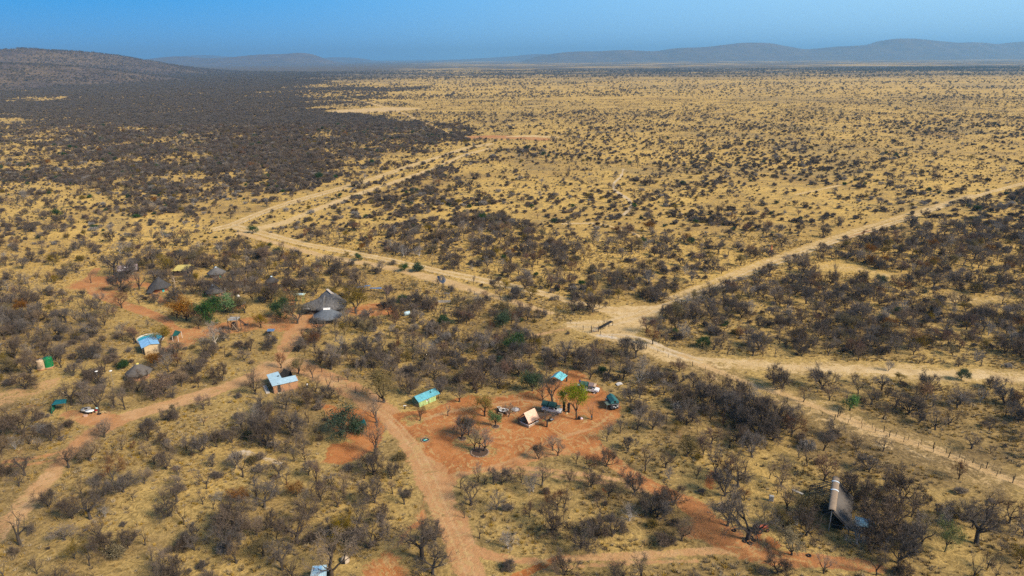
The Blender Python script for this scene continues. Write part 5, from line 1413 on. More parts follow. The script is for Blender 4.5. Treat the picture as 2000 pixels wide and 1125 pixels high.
Dp = 3.0; TILE = mat('pink_tile', (0.62, 0.36, 0.26), var=0.15, scale=3); TILE2 = mat('cream_tile', (0.70, 0.56, 0.42), var=0.12, scale=3)
wz = 1.35; zr = 3.5
r_ = MB(); r_.sheet([(-0.1, -0.15, wz), (L_ + 0.15, -0.15, wz), (L_ + 0.1, Dp * 0.52, zr), (-0.1, Dp * 0.52, zr)], 0.10)
for k in range(12):
    f = (k + 0.5) / 12; y_ = -0.15 + (Dp * 0.52 + 0.15) * f; z_ = wz + (zr - wz) * f
    r_.tube((-0.12, y_, z_ + 0.02), (L_ + 0.14, y_, z_ + 0.02), 0.055, n=6, mi=1)
ro = r_.build('roof', [TILE, TILE2], t)
r_ = MB(); r_.sheet([(-0.1, Dp * 0.52 + 0.01, zr), (L_ + 0.1, Dp * 0.52 + 0.01, zr), (L_ + 0.1, Dp + 0.3, wz + 0.3), (-0.1, Dp + 0.3, wz + 0.3)], 0.08); r_.build('back_roof', mat('grey_net_cloth', (0.24, 0.21, 0.18)), t)
q = MB(); q.box(L_ / 2, 0, 0.62, L_, 0.14, 0.10); q.box(0, Dp / 2 + 0.08, 0.62, 0.14, Dp, 0.10); wlo = q.build('sill', WHITE, t)
q = MB(); q.box(L_ / 2, 0, 0.28, L_ - 0.05, 0.10, 0.57); q.box(0, Dp / 2 + 0.06, 0.28, 0.10, Dp - 0.1, 0.57); q.box(L_, Dp / 2 + 0.06, 0.28, 0.10, Dp - 0.1, 0.57); q.build('low_wall', mat('reed_panel', (0.42, 0.29, 0.18), var=0.3, scale=5), t)
q = MB(); q.box(L_ / 2, Dp, 0.75, L_, 0.08, 1.5); q.build('back_wall', mat('grey_net_cloth', (0.24, 0.21, 0.18)), t)
for xx in (0.0, L_ * 0.66, L_):
    for yy in (0.0, Dp):
        q = MB(); q.tube((xx, yy, 0), (xx, yy, wz - 0.02), 0.08, n=8); q.build('post', WOODL if (xx, yy) == (0, 0) else WOOD, t)
p = P(1012.5, 827); t = thing('post', 'dark upright post at the left of the pink-roofed garden hut', 'post', p)
q = MB(); q.tube((0, 0, 0), (0.05, 0, 1.7), 0.12, 0.10); q.tube((0, 0, 0), (0.02, 0.1, 0.3), 0.2, 0.1); q.build('post', WOOD, t)
for (u, v, lb, h) in ((1101.5, 801.5, 'carved dark wooden pillar, the thinner left one of two', 2.4), (1110.5, 805.5, 'carved dark wooden pillar, the thicker right one of two', 2.6)):
    p = P(u, v); t = thing('wooden_pillar', lb, 'pillar', p, 0, 'carved pillars between the campers'); keep(p, 0.9)
    q = MB(); q.lathe([(0.30, 0), (0.36, 0.3), (0.28, 0.7), (0.40, 1.2), (0.34, 1.7), (0.42, h - 0.4), (0.30, h - 0.1), (0.02, h)], 10); q.build('trunk', WOODD, t)
    q = MB(); q.lathe([(0.01, 0.22), (0.28, 0.18), (0.32, 0)], 10, cx=-0.5, cy=-0.5); q.build('foot_stone', mat('straw_stone', (0.48, 0.36, 0.19)), t)
# washing-up basin held in a tree, tap, bags, person-sized things
p = P(1068, 833); t = thing('wash_basin', 'grey and black washing-up basins held in the stubby tree', 'basin', p + Vector((0, 0, 0)))
q = MB(); q.lathe([(0.01, 1.55), (0.5, 1.55), (0.62, 1.75), (0.55, 1.75)], 18, cx=0.6, sx=1.3, sy=0.9); q.build('bowl', mat('black_enamel', (0.03, 0.03, 0.035), rough=0.4), t)
q = MB(); q.lathe([(0.01, 1.78), (0.4, 1.78), (0.46, 1.9)], 16, cx=1.25, cy=0.1); q.build('lid', STEEL, t)
q = MB(); q.box(-0.75, 0, 1.75, 0.7, 0.35, 0.10, 0.4); q.build('tray', mat('yellow_green_paint', (0.42, 0.42, 0.06)), t)
q = MB(); q.tube((-1.0, 0, 1.5), (1.2, 0, 1.55), 0.06); q.tube((0, 0, 0), (0, 0, 1.5), 0.1); q.build('rail', WOOD, t)
p = P(1155.5, 819); t = thing('water_can', 'light blue water can hanging at the thin sapling', 'can', p)
q = MB(); q.lathe([(0.01, 0.55), (0.2, 0.55), (0.22, 0.95), (0.08, 1.05), (0.08, 1.12), (0.01, 1.12)], 12); q.build('can', mat('light_blue_plastic', (0.12, 0.55, 0.66)), t); q = MB(); q.tube((0, 0.15, 0), (0, 0.15, 1.4), 0.05); q.build('stake', WOODD, t)
p = P(1131, 819); t = thing('bags', 'dark rucksack at the foot of the lime-green tree', 'rucksack', p)
q = MB(); q.lathe([(0.01, 0), (0.35, 0), (0.42, 0.3), (0.34, 0.7), (0.15, 0.85), (0.01, 0.86)], 12, sy=0.8); q.box(0.0, -0.3, 0.3, 0.4, 0.2, 0.35); q.build('bag', BLACK, t)
p = P(1135, 818.5); t = thing('laundry_bag', 'pale lilac cloth bundle beside the dark rucksack', 'bundle', p)
q = MB(); q.lathe([(0.01, 0), (0.35, 0), (0.38, 0.22), (0.2, 0.42), (0.01, 0.45)], 12, sx=1.2, sy=0.8); q.build('bundle', mat('lilac_cloth', (0.55, 0.44, 0.52)), t)
p = P(791, 798.5); t = thing('sign_board', 'low white and yellow board on a dark stump left of the cabin', 'sign', p)
q = MB(); q.tube((0, 0, 0), (0, 0, 0.9), 0.16, 0.12); q.build('stump', WOODD, t); q = MB(); q.box(0, -0.05, 0.95, 0.8, 0.25, 0.08, 0.15); q.build('board', WHITE, t)
p = P(1210, 752); t = thing('metal_sheet', 'loose pale metal sheet lying in the scrub right of the campers', 'metal sheet', p, R(30)); keep(p, 1.5)
q = MB(); q.grid([[(-1.0, -0.5, 0.22), (0, -0.5, 0.38), (0.9, -0.4, 0.2)], [(-0.7, 0.8, 0.3), (0.2, 0.8, 0.5), (1.1, 0.8, 0.3)]], sm=False); o = q.build('sheet', mat('pale_metal', (0.50, 0.48, 0.45), rough=0.5), t); s_ = o.modifiers.new('thick', 'SOLIDIFY'); s_.thickness = 0.03
for (u, v, h, lb) in ((595, 695, 1.7, 'left one of two dark gateposts by the red drive'), (606, 692, 1.8, 'right one of two dark gateposts by the red drive'), (634.5, 821, 2.6, 'lone dark pole in the grass left of the dark green tree'), (708, 838, 3.2, 'tall thin pole holding up the teal shade net')):
    p = P(u, v); t = thing('post', lb, 'post', p); q = MB(); q.tube((0, 0, 0), (0.03, 0, h), 0.085, 0.07, 8); q.build('post', WOODD, t)
for (u, v, h, lb) in ((221.5, 751, 4.2, 'thin yard lamp pole with a white disc left of the yellow-capped hut'), (193, 748, 3.6, 'thin yard lamp pole with a flat grey disc, left of its twin')):
    p = P(u, v); t = thing('yard_lamp', lb, 'lamp pole', p); q = MB(); q.tube((0, 0, 0), (0, 0, h), 0.05, 0.04, 8); q.build('pole', STEEL, t); q = MB(); q.lathe([(0.01, h + 0.12), (0.4, h + 0.02), (0.42, h - 0.04), (0.01, h)], 14); q.build('shade', WHITE, t)
p = P(342, 561); t = thing('dead_tree', 'pale dead tree with bare cross-like limbs behind the largest hut', 'tree', p); keep(p, 1.5)
q = MB(); q.path([(0, 0, 0), (0.1, 0, 2.0), (0, 0, 3.2), (-0.3, 0, 4.3)], [0.2, 0.16, 0.12, 0.03], 7); q.path([(0, 0, 2.4), (-1.2, 0.1, 2.6), (-2.6, 0.2, 2.5)], [0.13, 0.1, 0.04]); q.path([(0.05, 0, 2.3), (1.2, -0.1, 2.4), (2.0, 0.1, 2.9)], [0.12, 0.09, 0.03]); q.path([(0, 0, 3.1), (0.5, 0, 4.6)], [0.08, 0.02]); q.path([(0, 0, 3), (-0.8, 0.2, 3.9)], [0.07, 0.02])
q.build('trunk', mat('bleached_wood', (0.42, 0.32, 0.22)), t)
p = P(1505.5, 493.5); t = thing('termite_mound', 'slim red termite mound beside a dark bush on the plain', 'termite mound', p)
q = MB(); rr = random.Random(3); q.lathe([(1.2, 0), (0.85, 0.6), (0.6, 1.3), (0.42, 2.2), (0.25, 3.2), (0.03, 4.0)], 12)
q.v = [(a + rr.uniform(-.08, .08), b + rr.uniform(-.08, .08), c_) for a, b, c_ in q.v]; q.build('mound', mat('red_termite_earth', (0.36, 0.12, 0.05)), t)

# --- barn ruin ---------------------------------------------------------------------------------
c = P(1618, 1038)
yaw = math.atan2(c.x, c.y)                       # its ridge runs straight away from the viewer
t = thing('thatched_barn', 'half-stripped thatched barn with bare rafters on one side and a pale ridge', 'barn', c, -yaw + R(1)); keep(loc(c, -yaw, 0, 5), 6.0)
EXC.append((c.x, c.y, 2.5))
Lr, zr = 11.5, 4.6
G = []
for i in range(13):
    f = i / 12; row = []
    for j in range(7):
        g = j / 6
        row.append((0.35 + 3.3 * g + 0.1 * math.sin(f * 9) * g, 0.2 + Lr * f * (1 - 0.06 * g) + 0.25 * g, zr - 3.0 * g ** 0.95 + random.uniform(-.04, .04) - (0.12 if 6 < i < 9 else 0)))
    G.append(row)
q = MB(); q.grid(G); o = q.build('thatch_roof', THATCHB, t); s_ = o.modifiers.new('thick', 'SOLIDIFY'); s_.thickness = 0.28
G = []
for i in range(17):
    f = i / 16; row = []
    for j in range(9):
        a = -1.15 + 2.3 * j / 8; row.append((0.72 * math.sin(a), -0.1 + (Lr + 0.3) * f, zr + 0.02 + 0.42 * math.cos(a) - (0.10 if i in (5, 6, 10, 11) else 0)))
    G.append(row)
q = MB(); q.grid(G); rc = q.build('ridge_cap', mat('tan_ridge_mud', (0.24, 0.18, 0.125), var=0.25, scale=2, bump=0.5), t); s_ = rc.modifiers.new('thick', 'SOLIDIFY'); s_.thickness = 0.12
for f in (0.57, 0.84):
    q = MB(); q.grid([[(0.78 * math.sin(-1.15 + 2.3 * j / 8), Lr * f + k * 0.35, zr + 0.06 + 0.44 * math.cos(-1.15 + 2.3 * j / 8)) for j in range(9)] for k in range(2)], sm=False)
    o = q.build('metal_strap', mat('bright_zinc_strip', (0.60, 0.68, 0.72), rough=0.45), rc); s_ = o.modifiers.new('thick', 'SOLIDIFY'); s_.thickness = 0.03
for i in range(17):
    f = (i + 0.5) / 17; y_ = Lr * f
    if f < 0.42: continue
    q = MB(); q.path([(-0.4, y_, zr - 0.1), (-2.4 - random.uniform(0, .2), y_ + random.uniform(-.15, .15), 3.0), (-4.6 + random.uniform(-.3, .3), y_ + 0.3, 1.5)], [0.075, 0.07, 0.055], 6); q.build('rafter', WOOD if i % 3 else WOODL, t)
q = MB()
for k in range(6):
    g = (k + 0.6) / 6; q.tube((-0.4 - 4.0 * g, Lr * 0.42, zr - 0.1 - 3.0 * g), (-0.4 - 4.0 * g, Lr, zr - 0.1 - 3.0 * g), 0.045, n=5)
q.build('batten', WOOD, t)
for (xx, yy, hh_) in ((0, 0.1, zr), (0, Lr - 0.2, zr), (0, Lr / 2, zr), (3.3, 0.5, 1.5), (3.2, Lr * 0.5, 1.5), (3.2, Lr - 0.8, 1.5), (-4.4, Lr * 0.5, 1.6), (-4.4, Lr - 0.2, 1.6)):
    q = MB(); q.tube((xx, yy, 0), (xx, yy, hh_), 0.09, n=8); q.build('post', STEEL if (xx, yy) == (0, 0.1) else WOODD, t)
q = MB(); q.tube((0.05, 0.1, zr - 0.2), (3.4, 0.3, 1.3), 0.07); q.tube((-1.5, 0.2, 1.7), (3.0, 0.2, 1.7), 0.05); q.tube((-0.05, 0.1, zr - 0.2), (-2.6, 0.3, 1.9), 0.07); q.build('gable_beam', WOOD, t)
q = MB(); q.box(1.3, 6.0, 0.7, 1.9, 9, 1.4); q.build('stored_timber', BLACK, t); q = MB(); q.box(-2.0, 7.8, 0.25, 3.6, 4.5, 0.5); q.build('timber_stack', WOODD, t)
A, rz, L_ = frame((1672, 1040), (1704, 1046))
t = thing('blue_roof_shed', 'low shed with a weathered blue sheet roof, right of the thatched barn', 'shed', A, rz); keep(loc(A, rz, 1.5, 1), 2.4, False)
r_ = MB(); r_.sheet([(-0.2, -0.2, 1.7), (L_ + 0.2, -0.2, 1.7), (L_ + 0.2, 2.1, 2.1), (-0.2, 2.1, 2.1)], 0.06)
for k in range(11): xx = -0.1 + k * (L_ + 0.2) / 10; r_.tube((xx, -0.2, 1.71), (xx, 2.1, 2.11), 0.025, n=4, cap=False)
r_.build('roof', mat('weathered_blue_sheet', (0.15, 0.30, 0.42), var=0.3, scale=2.5, rough=0.55), t)
q = MB(); q.box(L_ / 2, 0.02, 0.8, L_, 0.08, 1.6); q.box(0.02, 1.0, 0.8, 0.08, 1.85, 1.6); q.box(L_ - 0.02, 1.0, 0.8, 0.08, 1.85, 1.6); q.build('wall', WOODD, t)
q = MB(); q.box(L_ * 0.5, -0.04, 0.75, 0.8, 0.05, 1.4); q.build('door', WOOD, t)
p = P(1552.5, 1024); t = thing('fridge', 'old white fridge standing in the grass left of the barn', 'fridge', p, R(10)); keep(p, 0.8)
q = MB(); q.box(0, 0, 0.85, 0.75, 0.7, 1.7); q.build('body', mat('dirty_white', (0.40, 0.38, 0.34), var=0.3), t, 0.04); q = MB(); q.box(0, -0.37, 0.55, 0.72, 0.05, 1.05); q.box(0, -0.37, 1.4, 0.72, 0.05, 0.5); q.build('door', CEMENT, t, 0.02); q = MB(); q.box(0.02, -0.42, 0.85, 0.16, 0.05, 0.16); q.build('handle', BLACK, t)
p = P(1506, 978); t = thing('fridge', 'pale battered cabinet half hidden in twigs, farther from the barn', 'cabinet', p, R(-20)); keep(p, 0.7)
q = MB(); q.box(0, 0, 0.6, 0.9, 0.6, 1.2); q.build('body', mat('dirty_white', (0.40, 0.38, 0.34), var=0.3), t, 0.05); q = MB(); q.box(0, -0.32, 0.6, 0.8, 0.05, 1.0); q.build('door', CEMENTG, t)
A, rz, L_ = frame((1546, 965), (1567, 974))
t = thing('loading_ramp', 'narrow white-topped bench leading to the bare rafters of the barn', 'bench', A, rz); keep(loc(A, rz, 1, 0), 1.3)
q = MB(); q.box(L_ / 2, 0, 1.1, L_, 0.5, 0.08); q.build('top', mat('dirty_white', (0.40, 0.38, 0.34), var=0.3), t)
for xx in (0.15, L_ - 0.15): q = MB(); q.box(xx, 0, 0.52, 0.12, 0.4, 1.04); q.build('leg', WOODD, t)
# rusty tractor
p = P(1486, 1037); t = thing('old_tractor', 'rusty red wreck of a small tractor behind the grey tree', 'tractor', p, R(15)); keep(p, 2.2)
q = MB(); q.box(0.3, 0, 0.85, 1.6, 0.7, 0.55); q.box(-0.6, 0, 1.0, 0.7, 0.9, 0.5); q.box(1.15, 0, 0.8, 0.2, 0.72, 0.8); q.build('body', mat('faded_red_paint', (0.34, 0.085, 0.045), var=0.35, scale=3), t, 0.05)
q = MB(); q.box(-0.7, 0, 1.45, 0.5, 0.5, 0.1); q.box(-0.95, 0, 1.7, 0.08, 0.5, 0.5); q.build('seat', BLACK, t)
q = MB(); q.tube((0.6, 0.1, 1.1), (0.6, 0.1, 1.9), 0.05); q.build('exhaust', RUST, t)
for xx, r__, w__ in ((-0.7, 0.62, 0.35), (0.95, 0.38, 0.22)):
    for s in (-1, 1):
        qq = tyre_mesh(r__, w__); qq.v = [(a + xx, s * 0.65 + (c_ - w__ / 2), b + r__) for a, b, c_ in qq.v]; wh = qq.build('wheel', RUBBER, t)
        q = MB(); q.tube((xx, s * 0.65 - 0.06, r__), (xx, s * 0.65 + 0.06, r__), r__ * 0.58, n=14); q.build('rim', RUST, wh)
tl = [(1434, 1037, 0, 'tyre lying flat left of the big grey tree'), (1455, 1058, 0.0, 'leftmost of the tyres ringed round the big grey tree'), (1465, 1062, 0.1, 'front tyre of the ring round the big grey tree'), (1473, 1056, -0.2, 'rightmost of the tyres ringed round the big grey tree'), (1467, 1050, 0.2, 'rear tyre of the ring round the big grey tree'), (1580, 1086, 0, 'tyre standing alone on the grass before the barn')]
pr = None
for (u, v, a, lb) in tl:
    p = P(u, v)
    if pr is None: pr = tyre_mesh(0.42, 0.24).build('car_tyre', RUBBER); o = pr
    else: o = pr.copy(); C.objects.link(o)
    o.location = p; o.rotation_euler = (a, a, 0); tag(o, lb, 'tyre', 'old tyres near the barn')
# blue roof at the bottom edge
t = thing('blue_roof_shelter', 'pale blue sheet roof cut by the bottom edge of the photo', 'shelter', P(626, 1138), R(8)); keep(P(626, 1136), 3.0)
r_ = MB(); r_.sheet([(-1.5, -1.6, 2.0), (1.3, -1.6, 2.0), (1.1, 1.6, 2.3), (-1.3, 1.6, 2.3)], 0.06)
for k in range(9): xx = -1.35 + k * 0.31; r_.tube((xx, -1.6, 2.02), (xx * 0.95, 1.6, 2.32), 0.025, n=4, cap=False)
ro = r_.build('roof', PALEB, t); q = MB(); q.box(-0.3, 0.9, 2.34, 1.3, 1.0, 0.04); q.build('roof_patch', ZINCB, ro)
for xx in (-1.25, 1.05):
    for yy in (-1.5, 1.5): q = MB(); q.tube((xx, yy, 0), (xx, yy, 2.0), 0.06); q.build('post', WOODD, t)
p = P(641, 1121); t = thing('wash_basin', 'white basin on a dark stand at the foot of the big spreading tree', 'basin', p)
q = MB(); q.lathe([(0.01, 0.92), (0.36, 0.92), (0.42, 1.05), (0.38, 1.05)], 18, sy=1.2); q.build('bowl', WHITE, t); q = MB(); q.lathe([(0.25, 0), (0.3, 0.9)], 12); q.build('stand', WOODD, t)
p = P(674, 1096); t = thing('oven', 'small domed clay oven blackened at the mouth, right of the spreading tree', 'oven', p); keep(p, 1.2)
q = MB(); q.lathe([(0.8, 0), (0.8, 0.35), (0.62, 0.75), (0.3, 0.98), (0.01, 1.02)], 18); q.build('dome', mat('pale_clay', (0.40, 0.32, 0.23)), t); q = MB(); q.box(-0.1, -0.72, 0.35, 0.6, 0.3, 0.5); q.build('mouth', BLACK, t)
# gate, ramp at the junction
A, rz, L_ = frame((1155, 652), (1169, 648.5))
def swing_gate(name, label, a, b, h, mtl):
    A, rz, L_ = frame(a, b); t = thing(name, label, 'gate', A, rz)
    q = MB()
    for zz in (0.25, h): q.tube((0, 0, zz), (L_, 0, zz), 0.05, n=6)
    for xx in (0, L_): q.tube((xx, 0, 0.25), (xx, 0, h), 0.05, n=6)
    q.build('frame', mtl, t)
    q = MB()
    for k in range(12): q.tube((L_ * k / 12, 0, 0.25), (L_ * min(1, (k + 3) / 12), 0, h), 0.022, n=4); q.tube((L_ * k / 12, 0, h), (L_ * min(1, (k + 3) / 12), 0, 0.25), 0.022, n=4)
    q.build('mesh', STEEL, t)
    for xx in (-0.25, L_ + 0.25): q = MB(); q.tube((xx, 0, 0), (xx, 0, h + 0.8), 0.12, n=8); q.build('gatepost', WOODD, t)
    return t
swing_gate('farm_gate', 'open mesh farm gate between dark posts at the pale junction', (1156, 650), (1168, 648), 1.7, RUST)
A, rz, L_ = frame((1174, 644.5), (1197, 636))
t = thing('wooden_ramp', 'dark plank loading ramp beside the farm gate', 'ramp', A, rz); keep(A, 3)
q = MB(); q.sheet([(0, 0, 0.7), (L_, 0, 1.5), (L_, 1.2, 1.5), (0, 1.2, 0.7)], 0.15); q.build('deck', WOODD, t)
for k in range(4):
    q = MB(); q.tube((L_ * k / 3, 0.05, 0), (L_ * k / 3, 0.05, 0.6 + 0.8 * k / 3), 0.10); q.build('leg', WOODD, t)

# --- fences -------------------------------------------------------------------------------------
def fence(label, pxs, spacing, h=1.35, big=4, mtl=WOODD):
    pts = [P(*a) for a in pxs]; L_ = [0]
    for a, b in zip(pts, pts[1:]): L_.append(L_[-1] + (b - a).length)
    n = max(2, int(L_[-1] / spacing)); t = thing('wire_fence', label, 'fence', pts[0], 0, 'wire fences on wooden posts')
    rr = random.Random(len(label)); prev = None; wires = MB(); meshes = {}
    for k in range(n + 1):
        s = L_[-1] * k / n; i = max(j for j in range(len(L_)) if L_[j] <= s + 1e-6); i = min(i, len(pts) - 2)
        p = pts[i].lerp(pts[i + 1], (s - L_[i]) / max(L_[i + 1] - L_[i], 1e-6)) - pts[0]
        bigp = k % big == 0
        if bigp not in meshes:
            q = MB(); q.tube((0, 0, -0.1), (0.03, 0, h * (1.2 if bigp else 1.0)), 0.10 if bigp else 0.06, 0.085 if bigp else 0.05, 7); meshes[bigp] = q.build('post', mtl, t); o = meshes[bigp]
        else: o = meshes[bigp].copy(); C.objects.link(o)
        o.parent = t; o.location = p; o.rotation_euler = (rr.uniform(-.06, .06), rr.uniform(-.06, .06), 0)
        if prev is not None:
            for z_ in (0.3, 0.65, 1.0, 1.28): wires.tube((prev.x, prev.y, z_), (p.x, p.y, z_), 0.011, n=3, cap=False, sm=False)
        prev = p
    wires.build('wire', STEEL, t)
    return t
fence('wire fence along the far side of the fence road at right', [(1640, 812), (1720, 842), (1800, 868), (1900, 905), (2010, 948)], 2.6)
fence('wire fence along the near side of the fence road at right', [(1460, 752), (1540, 788), (1620, 818), (1700, 842), (1760, 862), (1850, 893), (1960, 935), (2010, 958)], 3.0)
fence('wire fence running from the red drive to the main road', [(629, 727), (655, 742), (683, 762), (700, 770), (740, 786)], 4.0, 1.6, 2)
fence('wire fence below the windmill ending at the farm gate', [(880, 596), (935, 573), (985, 588), (1050, 605), (1100, 625), (1140, 645), (1152, 651)], 3.4)
fence('wire fence from the farm gate along the pale junction', [(1172, 655), (1240, 672), (1330, 708), (1400, 733), (1460, 752)], 4.0)
fence('wire fence beside the straw cutline running to upper right', [(1290, 612), (1350, 590), (1420, 563), (1500, 533), (1580, 502), (1660, 474)], 5.0)
fence('wire fence on the far side of the upper left cutline', [(440, 452), (470, 438), (540, 410), (620, 386), (700, 361)], 6.0)

# --- vehicles with roof tents ------------------------------------------------------------------------
TENTG = mat('dark_green_tent', (0.026, 0.082, 0.070), var=0.25, scale=2.5, rough=0.85)
TENTT = mat('teal_tent', (0.030, 0.120, 0.125), var=0.25, scale=2.5, rough=0.85)
TENTM = mat('mauve_tent', (0.20, 0.145, 0.135), var=0.15, scale=2.5, rough=0.85)
TENTC = mat('cream_canvas', (0.50, 0.36, 0.24), var=0.12, scale=2.5, rough=0.85)
PAINTW = mat('white_car_paint', (0.66, 0.66, 0.66), var=0.06, scale=2, rough=0.3, spec=0.5)
PAINTG = mat('grey_car_paint', (0.20, 0.21, 0.22), var=0.06, scale=2, rough=0.3, spec=0.5)
def camper(u, v, rz, label, paint, tents, awn=None, rear_open=False):
    """4x4 pickup with fold-out roof tents; x forward"""
    p = P(u, v); t = thing('camper_pickup', label, 'camper', p, rz, 'pickups with roof tents'); keep(p, 3.6)
    q = MB(); W_ = 1.78
    prof = [(-2.5, 0.55), (2.45, 0.55), (2.5, 0.75), (2.42, 1.05), (1.35, 1.18), (0.85, 1.72), (-0.75, 1.78), (-0.85, 1.25), (-2.5, 1.25)]
    if rear_open: prof[6:8] = [(-2.4, 1.80), (-2.5, 1.3)]
    n = len(prof); q.add([(a, -W_ / 2, b) for a, b in prof] + [(a, W_ / 2, b) for a, b in prof], [tuple(range(n)), tuple(reversed(range(n, 2 * n)))] + [(i, n + i, n + (i + 1) % n, (i + 1) % n) for i in range(n)])
    b_ = q.build('body', paint, t, 0.05)
    q = MB(); q.add([(1.33, -0.78, 1.21), (1.33, 0.78, 1.21), (0.90, 0.74, 1.69), (0.90, -0.74, 1.69)], [(0, 1, 2, 3)])
    o = q.build('windscreen', GLASS, t); s_ = o.modifiers.new('thick', 'SOLIDIFY'); s_.thickness = -0.03
    for s in (-1, 1):
        q = MB(); q.box(0.05, s * (W_ / 2 + 0.004), 1.46, 1.3, 0.02, 0.36); q.build('side_window', GLASS, t)
        q = MB(); q.box(2.47, s * 0.62, 0.88, 0.08, 0.3, 0.16); q.build('headlight', mat('lamp_glass', (0.6, 0.6, 0.55), rough=0.2), t)
        q = MB(); q.box(1.15, s * (W_ / 2 + 0.14), 1.25, 0.14, 0.18, 0.16); q.build('mirror', BLACK, t)
    q = MB(); q.box(2.53, 0, 0.62, 0.14, W_, 0.2); q.box(-2.55, 0, 0.62, 0.12, W_, 0.18); q.build('bumper', BLACK, t, 0.03)
    for xx in (1.55, -1.55):
        for s in (-1, 1):
            w_ = tyre_mesh(0.40, 0.25); w_.v = [(a + xx, s * 0.80 + c_ - 0.125, b + 0.40) for a, b, c_ in w_.v]; wh = w_.build('wheel', RUBBER, t)
            q = MB(); q.tube((xx, s * 0.80 - 0.1, 0.40), (xx, s * 0.80 + 0.1, 0.40), 0.235, n=14); q.build('rim', STEEL, wh)
    q = MB(); q.box(-0.6, 0, 1.88, 3.7, 1.7, 0.08)
    for xx in (-2.3, -0.9, 0.6): q.box(xx, 0, 1.82, 0.08, 1.6, 0.10)
    q.build('roof_rack', BLACK, t)
    if rear_open:
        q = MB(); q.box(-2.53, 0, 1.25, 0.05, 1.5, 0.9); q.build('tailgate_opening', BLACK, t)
        rr = random.Random(2)
        for k in range(6): q = MB(); q.box(-2.62, -0.6 + 0.24 * k, 0.95 + rr.uniform(0, .35), 0.12, 0.2, 0.28); q.build('gear_box', [WHITE, STEEL, WHITE, SOLAR, WHITE, STEEL][k], t, 0.02)
    for (x0, x1, y0, y1, zt, mtl, ax) in tents:
        q = MB(); z0 = 1.96
        def pf(s): return z0 + (zt - z0) * [0, 0.62, 1.0, 0.62, 0][s]
        if ax == 'x': sec = [(y0, z0), (y0 + 0.02, z0 + (zt - z0) * 0.42), (y0 + (y1 - y0) * 0.44, zt), (y0 + (y1 - y0) * 0.56, zt), (y1 - 0.02, z0 + (zt - z0) * 0.42), (y1, z0)]
        else: sec = [(x0, z0), (x0 + 0.02, z0 + (zt - z0) * 0.55), (x0 + (x1 - x0) * 0.28, zt), (x0 + (x1 - x0) * 0.72, zt), (x1 - 0.02, z0 + (zt - z0) * 0.55), (x1, z0)]
        n = len(sec)
        if ax == 'x': vs = [(x0, a, b) for a, b in sec] + [(x1, a, b) for a, b in sec]
        else: vs = [(a, y0, b) for a, b in sec] + [(a, y1, b) for a, b in sec]
        q.add(vs, [tuple(range(n)), tuple(reversed(range(n, 2 * n)))] + [(i, (i + 1) % n, n + (i + 1) % n, n + i) for i in range(n)])
        te = q.build('roof_tent', mtl, t)
        q = MB()
        if ax == 'x': q.box(x0 - 0.01, (y0 + y1) / 2, z0 + 0.42, 0.03, 0.6, 0.5)
        else: q.box((x0 + x1) / 2, y0 - 0.01, z0 + 0.42, 0.6, 0.03, 0.5)
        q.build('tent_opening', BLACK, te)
        q = MB(); q.box((x0 + x1) / 2, (y0 + y1) / 2, z0 - 0.03, x1 - x0 + 0.1, y1 - y0 + 0.1, 0.06); q.build('tent_floor', BLACK, te)
    q = MB()
    for dy in (-0.18, 0.18): q.tube((-1.1 + dy, -1.75, 0.0), (-1.1 + dy, -1.25, 1.95), 0.03, n=6)
    for k in range(6): q.tube((-1.28, -1.70 + 0.08 * k, 0.25 + 0.3 * k), (-0.92, -1.70 + 0.08 * k, 0.25 + 0.3 * k), 0.025, n=6)
    q.build('ladder', STEEL, t)
    if awn:
        (x0, x1, y0, y1, mtl) = awn
        q = MB(); q.grid([[(x0, y0, 1.95), (x1, y0, 1.95)], [(x0, y1, 1.75), (x1, y1, 1.75)]], sm=False); o = q.build('awning', mtl, t); s_ = o.modifiers.new('thick', 'SOLIDIFY'); s_.thickness = 0.03
        for xx in (x0, x1): q = MB(); q.tube((xx, y1, 0), (xx, y1, 1.78), 0.03, n=6); q.build('awning_pole', STEEL, t)
    return t
camper(1152, 765, R(-16), 'camper pickup with a dark green and a mauve roof tent, at the back', PAINTW, [(-2.5, -0.55, -1.1, 1.2, 2.85, TENTG, 'x'), (-0.3, 1.0, -1.0, 1.1, 2.65, TENTM, 'x'), (1.06, 1.6, -0.95, 1.0, 2.5, TENTC, 'x')])
camper(1078, 805, R(-22), 'camper pickup with two dark green roof tents behind the stubby tree', PAINTW, [(-2.5, -0.95, -1.1, 1.15, 2.85, TENTG, 'x'), (-0.7, 0.95, -1.1, 1.15, 2.9, TENTG, 'x')], (1.1, 2.1, -0.9, 1.2, mat('olive_awning', (0.12, 0.155, 0.115))))
camper(1194.5, 793, R(102), 'camper pickup seen from behind with a teal roof tent and open tailgate', PAINTG, [(-2.3, -0.2, -1.1, 1.1, 2.95, TENTT, 'x'), (0.0, 1.3, -1.05, 1.05, 3.0, TENTT, 'x')], (-2.4, -0.6, 0.95, 2.2, mat('olive_awning', (0.12, 0.155, 0.115))), True)
p = P(1133.5, 757); t = thing('camp_table', 'pale blue folding table behind the mauve-tented camper', 'table', p, R(-16)); keep(p, 1.0)
q = MB(); q.box(0, 0, 0.78, 1.5, 0.9, 0.05); q.build('top', mat('pale_blue_cloth', (0.36, 0.52, 0.60)), t, 0.02)
for a in (-.65, .65):
    for b in (-.38, .38): q = MB(); q.tube((a, b, 0), (a, b, 0.76), 0.025, n=6); q.build('leg', STEEL, t)
p = P(1097, 808); t = thing('camp_chair', 'cream folded canvas chair at the front of the two-tented camper', 'chair', p, R(20))
q = MB(); q.box(0, 0, 0.42, 0.45, 0.45, 0.05); q.box(0, 0.22, 0.75, 0.45, 0.05, 0.6); q.build('seat', TENTC, t)
q = MB()
